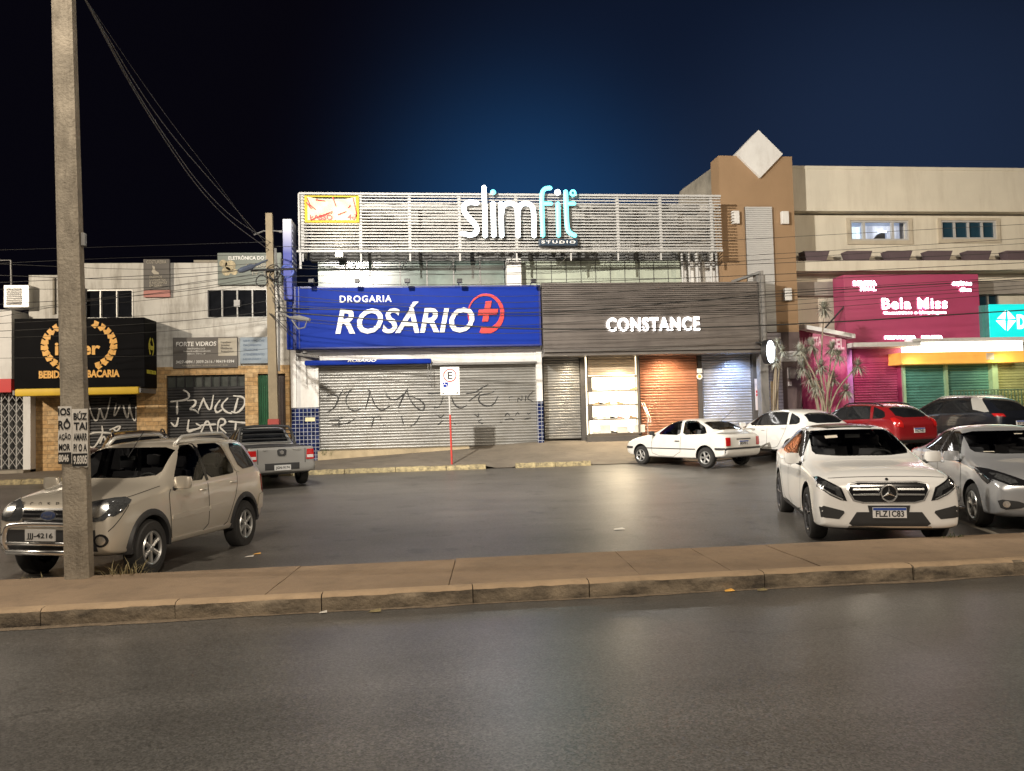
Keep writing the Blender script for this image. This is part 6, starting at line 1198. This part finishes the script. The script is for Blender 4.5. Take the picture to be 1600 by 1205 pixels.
c.drape('sticker', 'F', [(-.42, 1.315), (-.24, 1.325), (-.24, 1.29), (-.42, 1.28)], m_beige, off=.006, skirt=0)
c.lines([[(.80, .93), (.88, .86), (.86, .42), (.74, .30), (-.20, .30), (-.22, .8), (-.22, 1.0)], [(-.22, .32), (-.70, .32), (-.86, .55), (-1.1, .85), (-1.2, 1.05)]], .013); c.lines([[(1.2, .62), (.4, .68), (-.8, .76), (-1.8, .88)]], .012, m_grey, 'crease_shadow') if False else None
c.lines([[(-.72, .845), (-.45, .86), (0, .865), (.45, .86), (.72, .845)]], .010, views='F')
c.mir('headlight', 'F', [(.885, .845), (.81, .855), (.575, .735), (.515, .575), (.60, .59), (.72, .645), (.86, .74)], m_gloss, off=.008)
c.mir('lamp_reflector', 'F', [(.84, .79), (.76, .81), (.60, .72), (.56, .625), (.64, .64), (.66, .70), (.80, .755)], m_lens, off=.012); c.mir('lamp_strip', 'F', [(.83, .745), (.70, .665), (.56, .60), (.57, .588), (.71, .65), (.84, .732)], m_chrome, off=.015)
gp = c.drape('grille', 'F', [(-.51, .705), (-.49, .785), (-.37, .81), (.37, .81), (.49, .785), (.51, .705), (.44, .575), (.32, .545), (-.32, .545), (-.44, .575)], m_chrome, off=.007); c.drape('grille_mesh', 'F', [(-.485, .705), (-.47, .772), (-.36, .793), (.36, .793), (.47, .772), (.485, .705), (.42, .59), (.31, .562), (-.31, .562), (-.42, .59)], m_gloss, off=.011, parent=gp)
for z in (.715, .655):
    for sg in (1, -1): c.drape('grille_bar', 'F', [(sg*.11, z-.011), (sg*.435, z-.013), (sg*.435, z+.006), (sg*.11, z+.010)], m_chrome, off=.022, parent=gp)
p, n = c._ray('F', 0, .675); mb = MB(); ce = Vector((p.x+.045, 0, .675)); mb.tube([ce+Vector((0, .098*math.cos(R(a)), .098*math.sin(R(a)))) for a in range(0, 361, 15)], .012, 6)
for a in (90, 210, 330):
    d = Vector((0, math.cos(R(a)), math.sin(R(a)))); q = Vector((0, -d.z, d.y)); mb.add([ce+q*.020+Vector((.004, 0, 0)), ce-q*.020+Vector((.004, 0, 0)), ce+d*.095, ce+Vector((.014, 0, 0))+d*.01, ce+q*.02-Vector((.01, 0, 0)), ce-q*.02-Vector((.01, 0, 0))], [(0, 3, 2), (3, 1, 2), (4, 0, 2), (1, 5, 2), (4, 2, 5)])
mb.build('star_emblem', m_chrome, c.t, fix=True); MB().disc(ce+Vector((-.02, 0, 0)), .095, 24, .012, (1, 0, 0)).build('emblem_back', m_gloss, c.t)
p, n = c._ray('F', 0, .832); MB().disc(p-n*.002, .02, 12, .008, n).build('hood_badge', m_gloss, c.t)
c.mir('air_intake', 'F', [(.855, .50), (.80, .515), (.56, .455), (.55, .43), (.62, .355), (.84, .375)], m_plastic, off=.006)
c.drape('lower_grille', 'F', [(-.40, .44), (.40, .44), (.50, .30), (.46, .275), (-.46, .275), (-.50, .30)], m_plastic, off=.006); c.drape('plate_holder', 'F', [(-.24, .42), (.24, .42), (.26, .52), (-.26, .52)], m_plastic, off=.007); c.drape('skid_lip', 'F', [(-.52, .255), (.52, .255), (.50, .275), (-.50, .275)], m_chrome, off=.014); c.drape('under_bumper', 'F', [(-.80, .215), (.80, .215), (.80, .245), (-.80, .245)], m_plastic, off=.01)
c.plate('F', .435, 'FLZ1C83', True, .41, .125, 0, proud=.03)
c.both('sill_trim', [(.95, .215), (.95, .30), (-.95, .32), (-.95, .235)], m_plastic, off=.01); c.handles([(-.05, .90), (-.95, .94)]); c.mirror(.80, 1.0, pm, 1.0)
c.put_wheels((5, .016, True), .24, m_alloyd, .225, .01)
# ---------------------------------------------------------------- silver saloon beside it
SAL1 = [(.62, .99), (.25, 1.29), (.0, 1.35), (-.20, 1.35), (-.22, .985)]; SAL2 = [(-.30, .985), (-.28, 1.35), (-.68, 1.34), (-1.10, 1.15), (-1.12, 1.03)]; SALW = [(-.64, 1.06), (-.35, 1.03), (.35, 1.03), (.64, 1.06), (.55, 1.35), (-.55, 1.35)]
pm = paint('silver_paint', (.50, .51, .53), .6, .28)
st = [(2.05, .34, .52, .66, .62, .5, 0), (2.01, .23, .64, .77, .74, .6, 0), (1.86, .20, .74, .825, .85, .7, 0), (1.25, .19, .84, .84, .96, .74, 0), (1.0, .19, .87, .84, 1.0, .73, 0), (.80, .19, .885, .84, 1.10, .69, .6), (.20, .19, .90, .84, 1.41, .58, 1), (-.25, .19, .915, .84, 1.46, .57, 1), (-.8, .19, .94, .84, 1.43, .56, 1), (-1.3, .2, .96, .835, 1.22, .56, 1), (-1.6, .24, .97, .82, 1.07, .58, .5), (-1.95, .3, .95, .79, 1.04, .6, 0), (-2.08, .36, .88, .73, .97, .5, 0), (-2.13, .46, .80, .64, .87, .4, 0)]
c = Car('saloon_car', 'silver saloon with dark swept headlights parked right of the white crossover', 'car', (9.08, 11.35, .02), 251.2, st, (1.25, -1.25), pm, sx=1.0, rw=.31, cut=[('S', SAL1), ('S', SAL2), ('F', SALW)])
c.both('window_pillar', [(-.20, 1.375), (-.22, .965), (-.30, .965), (-.28, 1.375)], m_gloss, off=.004); c.both('door_window', SAL1, m_tint, off=.003, rnd=1); c.both('door_window', SAL2, m_tint, off=.003, rnd=1); c.seats(.92)
c.drape('windshield', 'F', SALW, m_clear, off=.004, rnd=1)
c.drape('sticker', 'F', [(-.50, 1.06), (-.36, 1.06), (-.36, 1.05), (-.50, 1.05)], m_beige, off=.006, skirt=0); c.drape('sticker', 'F', [(.10, 1.305), (.22, 1.305), (.22, 1.295), (.10, 1.295)], m_beige, off=.006, skirt=0)
c.lines([[(.76, .90), (.84, .84), (.82, .40), (.70, .27), (-.22, .27), (-.24, .8), (-.24, .97)], [(-.24, .30), (-.65, .30), (-.80, .52), (-1.02, .82), (-1.15, 1.0)]], .013)
c.both('side_molding', [(.75, .50), (.75, .53), (-.80, .55), (-.80, .52)], pm, off=.014); c.both('sill_trim', [(.9, .195), (.9, .25), (-.9, .26), (-.9, .205)], pm, off=.014)
c.mir('headlight', 'F', [(.80, .87), (.70, .855), (.40, .72), (.36, .66), (.60, .66), (.78, .74)], m_gloss, off=.008); c.mir('lamp_reflector', 'F', [(.74, .81), (.66, .80), (.52, .73), (.50, .69), (.60, .685), (.72, .74)], m_lens, off=.012)
c.both('headlight_side', [(1.90, .72), (1.60, .80), (1.30, .845), (1.42, .80), (1.62, .72), (1.80, .66)], m_gloss, off=.007)
c.drape('grille', 'F', [(-.40, .55), (.40, .55), (.33, .42), (-.33, .42)], m_gloss, off=.006, rnd=1); c.mir('fog_pocket', 'F', [(.76, .48), (.46, .44), (.44, .36), (.72, .33)], m_plastic, off=.006, rnd=1); c.mir('fog_lamp', 'F', [(.66+.045*math.cos(R(a)), .41+.045*math.sin(R(a))) for a in range(0, 360, 30)], m_chrome, off=.011); c.drape('lower_grille', 'F', [(-.40, .36), (.40, .36), (.36, .27), (-.36, .27)], m_plastic, off=.006)
c.both('tail_light', [(-1.80, .80), (-2.06, .78), (-2.02, .97), (-1.88, 1.0)], m_tail, off=.008, rnd=1); c.handles([(-.05, .86), (-.98, .91)]); c.mirror(.76, .97, pm, 1.0); c.put_wheels((5, .028, True), .205, m_alloy, .20, .01)
# ---------------------------------------------------------------- hatchbacks seen from behind
def rear_set(c, zt0, zt1, yo, zpl, txt, tailpoly=None):
    for sg in (1, -1): c.drape('tail_light', 'B', [(sg*a, b) for a, b in (tailpoly or [(yo-.16, zt0), (yo, zt0), (yo, zt1), (yo-.16, zt1)])], m_tail, off=.012)
    c.plate('B', zpl, txt, True, .40, .13)
pm = M('old_white_paint', (.68, .67, .64), .35, 0, var=.04, scale=1.5, coat=.4, dirt=(.5, .47, .42), dirt_amt=.3)
st = [(2.03, .42, .56, .60, .64, .5, 0), (1.97, .30, .65, .74, .73, .6, 0), (1.6, .24, .74, .80, .84, .7, 0), (1.26, .22, .80, .825, .90, .7, 0), (.88, .22, .86, .83, .965, .7, 0), (.62, .22, .87, .83, 1.08, .70, .6), (.12, .22, .88, .832, 1.35, .63, 1), (-.25, .22, .885, .832, 1.395, .63, 1), (-.85, .22, .90, .832, 1.375, .62, 1), (-1.25, .24, .91, .825, 1.25, .60, 1), (-1.66, .27, .92, .81, 1.02, .62, .5), (-1.82, .30, .90, .79, .96, .6, 0), (-1.92, .34, .86, .75, .91, .6, 0), (-1.96, .44, .78, .68, .85, .4, 0)]
KAD1 = [(.58, .93), (.12, 1.285), (-.12, 1.33), (-.30, 1.33), (-.34, .915)]; KAD2 = [(-.44, .925), (-.40, 1.33), (-.80, 1.315), (-1.14, 1.16), (-1.32, .955)]; KADB = [(-.62, 1.06), (.62, 1.06), (.52, 1.29), (-.52, 1.29)]
c = Car('hatchback_car', 'old white three-door hatchback with a small rear spoiler in front of the orange shutter', 'car', (7.78, 22.2, zg(22.2)), 119, st, (1.26, -1.26), pm, rw=.29, cut=[('S', KAD1), ('S', KAD2), ('B', KADB)], crease=(.85, .45))
c.both('door_window', KAD1, m_clear, off=.003, rnd=1); c.seats(.90); c.both('quarter_window', KAD2, m_clear, off=.003, rnd=1)
c.drape('rear_window', 'B', KADB, m_clear, off=.003, rnd=1)
c.lines([[(.74, .86), (.80, .6), (.76, .30), (-.34, .28), (-.38, .9)]], .010); c.both('side_molding', [(1.0, .51), (1.0, .535), (-.92, .535), (-.92, .51)], m_plastic, off=.012)
c.both('bumper_strip', [(-1.62, .52), (-1.62, .57), (-1.96, .57), (-1.96, .52)], m_plastic, off=.03); c.drape('bumper_strip', 'B', [(-.72, .52), (.72, .52), (.72, .57), (-.72, .57)], m_plastic, off=.03); c.drape('rear_bumper', 'B', [(-.76, .34), (.76, .34), (.76, .515), (-.76, .515)], pm, off=.024)
c.both('sill_trim', [(.9, .225), (.9, .265), (-.9, .265), (-.9, .225)], m_plastic, off=.008); c.both('front_bumper_strip', [(1.62, .50), (1.62, .56), (2.0, .56), (2.0, .50)], m_plastic, off=.02)
rear_set(c, .63, .86, .76, .69, 'BRN9812', [(.56, .62), (.72, .62), (.72, .85), (.56, .85)]); c.drape('plate_recess', 'B', [(-.30, .785), (.30, .785), (.30, .815), (-.30, .815)], m_plastic, off=.008)
mb = MB(); P = [(-1.50, .74, .99), (-1.72, .70, 1.055), (-1.78, .5, 1.075), (-1.78, -.5, 1.075), (-1.72, -.70, 1.055), (-1.50, -.74, .99)]; vs = []
for x, y, z in P: vs += [(x, y, z), (x-.12, y*.99, z+.006), (x-.12, y*.99, z-.028), (x, y, z-.03)]
mb.add(vs, [(4*i+j, 4*i+(j+1) % 4, 4*i+4+(j+1) % 4, 4*i+4+j) for i in range(5) for j in range(4)]+[(0, 1, 2, 3), (20, 23, 22, 21)]); mb.build('spoiler', pm, c.t, smooth=30)
MB().tube([(-1.0, -.2, 1.27), (-1.5, -.2, 1.62)], .006, 5).build('antenna', m_black, c.t); c.mirror(.68, .94, m_plastic, .8); c.handles([(-.24, .74)], m_plastic); c.put_wheels((5, .03, False), .185, m_alloy, .185, .005, .3)

# generic five-door hatchback
def hatch(name, label, loc, heading, pm, H=1.48, L=1.0, rw=.30, rails=False, txt='PBX2D47', rim=None, darkpillar=False, tails=None, zlift=0):
    z = zlift; k = (H-1.48)
    st = [(1.95, .42+z, .60, .62, .70, .5, 0), (1.88, .27+z, .70, .76, .80, .6, 0), (1.6, .24+z, .80, .825, .90, .7, 0), (1.25, .24+z, .87, .84, .98, .72, 0), (.98, .24+z, .90, .84, 1.02, .72, 0), (.78, .24+z, .92, .84, 1.12, .70, .6), (.20, .24+z, .94, .84, 1.43+k, .60, 1), (-.2, .24+z, .955, .84, 1.475+k, .60, 1), (-.9, .24+z, .98, .84, 1.46+k, .59, 1), (-1.35, .25+z, 1.0, .83, 1.40+k, .57, 1), (-1.62, .28+z, 1.0, .82, 1.28+k, .56, 1), (-1.84, .32+z, .97, .79, 1.03, .60, .5), (-1.92, .38+z, .88, .75, .95, .5, 0), (-1.96, .48+z, .78, .66, .84, .4, 0)]
    st = [(x*L, zb, zs+k*.5, w, zt+(k*.5 if kk < .7 else 0), wt, kk) for x, zb, zs, w, zt, wt, kk in st]; e = k*.5
    c = Car(name, label, 'car', loc, heading, st, (1.24*L, -1.24*L), pm, rw=rw)
    sx = lambda P: [(x*L, zz+e*(1 if zz < 1.2 else 2)) for x, zz in P]
    c.both('window_surround', sx([(.74, .98), (.24, 1.34), (0, 1.39), (-.95, 1.375), (-1.4, 1.22), (-1.52, 1.08), (-1.4, 1.035)]), m_gloss, off=.003, rnd=1)
    c.both('door_window', sx([(.68, 1.0), (.22, 1.32), (0, 1.365), (-.16, 1.365), (-.20, .995)]), m_carglass, off=.007, rnd=1); c.both('door_window', sx([(-.27, 1.0), (-.24, 1.365), (-.82, 1.35), (-1.02, 1.10), (-1.0, 1.03)]), m_carglass, off=.007, rnd=1)
    c.both('rear_pillar', sx([(-.92, 1.39), (-1.06, 1.03), (-1.15, 1.03), (-1.02, 1.39)]), pm, off=.009) if not darkpillar else None; c.both('quarter_window', sx([(-1.08, 1.34), (-1.36, 1.22), (-1.45, 1.10), (-1.20, 1.06)]), m_carglass, off=.007, rnd=1)
    c.drape('rear_window', 'B', [(-.60, 1.06+e), (.60, 1.06+e), (.50, 1.34+2*e), (-.50, 1.34+2*e)], m_carglass, off=.004, rnd=1); c.drape('windshield', 'F', [(-.68, 1.04+e), (.68, 1.04+e), (.58, 1.37+2*e), (-.58, 1.37+2*e)], m_carglass, off=.004, rnd=1)
    c.lines([sx([(.80, .92), (.86, .8), (.80, .34), (-.20, .32), (-.23, .98)]), sx([(-.23, .36), (-.62, .36), (-.80, .55), (-1.0, .85), (-1.06, 1.0)])], .010); c.both('sill_trim', sx([(.9, .25), (.9, .32), (-.88, .32), (-.88, .25)]), m_plastic, off=.008)
    rear_set(c, .72+e, .98+e, .76, .70+e, txt, tails); c.handles([(-.06*L, .87+e), (-.92*L, .92+e)]); c.mirror(.78*L, 1.0+e, pm, .9); c.put_wheels(rim or (6, .022, False), .19, m_alloy, .19, .005)
    c.drape('rear_bumper_trim', 'B', [(-.70, .32+z), (.70, .32+z), (.70, .42+z), (-.70, .42+z)], m_plastic, off=.008)
    if rails: c.rails(.1, -1.3*L, .52, .055, m_gloss, .02)
    return c
hatch('hatchback_car', 'clean white five-door hatchback half hidden by the old three-door one', (10.62, 21.9, zg(21.9, 10.6)), 104, paint('white_paint_car', (1, 1, 1)), H=1.50, txt='JKL4A19')
c = hatch('hatchback_car', 'bright red hatchback with black roof rails behind the white crossover', (12.75, 21.4, zg(21.4, 12.75)), 106, paint('red_paint', (.26, .012, .016), .2, .25), H=1.52, L=1.02, rw=.33, rails=True, txt='PAZ7H03', zlift=.05, tails=[(.58, .80), (.77, .84), (.77, 1.06), (.66, 1.08), (.56, .98)])
c = hatch('suv_car', 'dark grey SUV with a pale floating rear pillar, behind the silver saloon', (16.75, 22.8, zg(22.8, 16)), 104, paint('dark_suv_paint', (.010, .012, .018), .2, .28), H=1.66, L=1.14, rw=.36, txt='REW1B55', zlift=.06, darkpillar=True, tails=[(.58, .98), (.78, 1.0), (.78, 1.08), (.58, 1.06)])
c.both('pale_pillar', [(-1.10, 1.56), (-1.40, 1.56), (-1.82, 1.14), (-1.70, 1.12), (-1.42, 1.18), (-1.30, 1.2)], m_alu, off=.012); c.rails(.1, -1.45, .54, .05, m_alu, .018)
hatch('hatchback_car', 'white hatchback of which only the tail shows at the right edge of the photo', (21.2, 23.0, zg(23, 19)), 104, paint('white_paint_car', (1, 1, 1)), H=1.5, txt='JJO8D21')
c = hatch('hatchback_car', 'dark maroon car with roof rails, its roof showing behind the champagne SUV', (-6.9, 19.0, zg(19)), 112, paint('maroon_paint', (.05, .022, .016), .3, .3), H=1.56, L=1.05, rw=.32, rails=True, txt='JGH3301')
# ---------------------------------------------------------------- silver pickup
pm = paint('pickup_silver_paint', (.36, .355, .34), .5, .32)
st = [(2.20, .44, .60, .62, .72, .5, 0), (2.13, .30, .70, .76, .82, .6, 0), (1.85, .26, .80, .82, .92, .7, 0), (1.4, .25, .88, .835, 1.0, .72, 0), (1.15, .25, .91, .835, 1.04, .72, 0), (.92, .25, .92, .835, 1.14, .70, .6), (.40, .25, .94, .835, 1.47, .60, 1), (.0, .25, .95, .835, 1.535, .60, 1), (-.42, .25, .96, .835, 1.52, .59, 1), (-.60, .25, .97, .835, 1.06, .72, .4), (-.75, .26, .98, .835, 1.01, .74, 0), (-1.5, .28, .99, .835, 1.01, .74, 0), (-2.08, .34, .99, .83, 1.005, .74, 0), (-2.15, .40, .97, .81, .985, .72, 0), (-2.16, .50, .90, .76, .93, .7, 0)]
c = Car('pickup_truck', 'small silver pickup truck seen from behind, parked in front of the blue tiled wall', 'pickup', (-4.55, 21.2, zg(21)), 116, st, (1.33, -1.33), pm, rw=.31)
c.both('door_window', [(.88, 1.0), (.40, 1.38), (.1, 1.44), (-.18, 1.44), (-.22, .99)], m_carglass, off=.006, rnd=1); c.both('quarter_window', [(-.27, 1.0), (-.25, 1.43), (-.40, 1.42), (-.50, 1.06)], m_carglass, off=.006)
c.drape('rear_window', 'B', [(-.60, 1.10), (.60, 1.10), (.50, 1.45), (-.50, 1.45)], m_carglass, off=.004); c.drape('bed_cover', 'T', [(-.70, -.70), (-.70, .70), (-2.02, .70), (-2.02, -.70)], m_plastic, off=.012)
mb = MB(); mb.tube(smoothline([(-.80, .74, .99), (-.68, .66, 1.40), (-.62, .58, 1.52), (-.62, -.58, 1.52), (-.68, -.66, 1.40), (-.80, -.74, .99)], 1), .035, 8)
for z in (1.18, 1.30, 1.41): mb.tube([(-.72, -.66, z), (-.72, .66, z)], .016, 6)
mb.build('roll_bar', m_plastic, c.t, smooth=40); c.both('bed_rail', [(-.72, .955), (-.72, 1.0), (-2.1, 1.0), (-2.1, .955)], m_plastic, off=.012)
c.lines([[(.95, .95), (.95, .35), (-.24, .33), (-.26, .97)]], .01); c.arches(.06)
for sg in (1, -1):
    tl = c.drape('tail_light', 'B', [(sg*.60, .68), (sg*.83, .68), (sg*.83, .93), (sg*.62, .93)], m_tail, off=.014); c.drape('reverse_lens', 'B', [(sg*.62, .72), (sg*.78, .72), (sg*.78, .79), (sg*.62, .79)], m_pinkl, off=.018, parent=tl)
c.both('tail_light_side', [(-2.02, .69), (-2.14, .69), (-2.14, .93), (-2.02, .93)], m_tail, off=.012)
c.drape('tailgate_gap', 'B', [(-.585, .60), (-.57, .60), (-.57, .96), (-.585, .96)], m_gap, off=.004); c.drape('tailgate_gap', 'B', [(.57, .60), (.585, .60), (.585, .96), (.57, .96)], m_gap, off=.004); c.drape('tailgate_emblem', 'B', [(-.10, .78), (.10, .78), (.12, .95), (-.12, .95)], m_plastic, off=.014, rnd=1); c.drape('tailgate_emblem', 'B', [(.05*math.cos(R(a)), .87+.05*math.sin(R(a))) for a in range(0, 360, 30)], m_chrome, off=.018)
bp = c.drape('rear_bumper', 'B', [(-.80, .42), (.80, .42), (.80, .60), (-.80, .60)], pm, off=.05, skirt=.06); c.drape('bumper_step', 'B', [(-.42, .46), (.42, .46), (.42, .61), (-.42, .61)], m_plastic, off=.055, parent=bp)
c.plate('B', .50, 'JGN-9174', False, .40, .13, 0, True, .08); mb = MB(); p, n = c._ray('B', -.3, .95); textf(mb, 'STRADA', Vector((p.x-.012, -.38, .925)), (0, -1, 0), (0, 0, 1), .22, .035, .004, .01); textf(mb, 'FIAT', Vector((p.x-.012, .40, .925)), (0, -1, 0), (0, 0, 1), .12, .035, .004, .01); mb.build('tailgate_lettering', m_chrome, c.t)
c.handles([(-.1, .87)], m_plastic); c.mirror(.85, 1.02, m_plastic, .95); c.put_wheels((5, .03, False), .19, m_alloy, .20, .005)
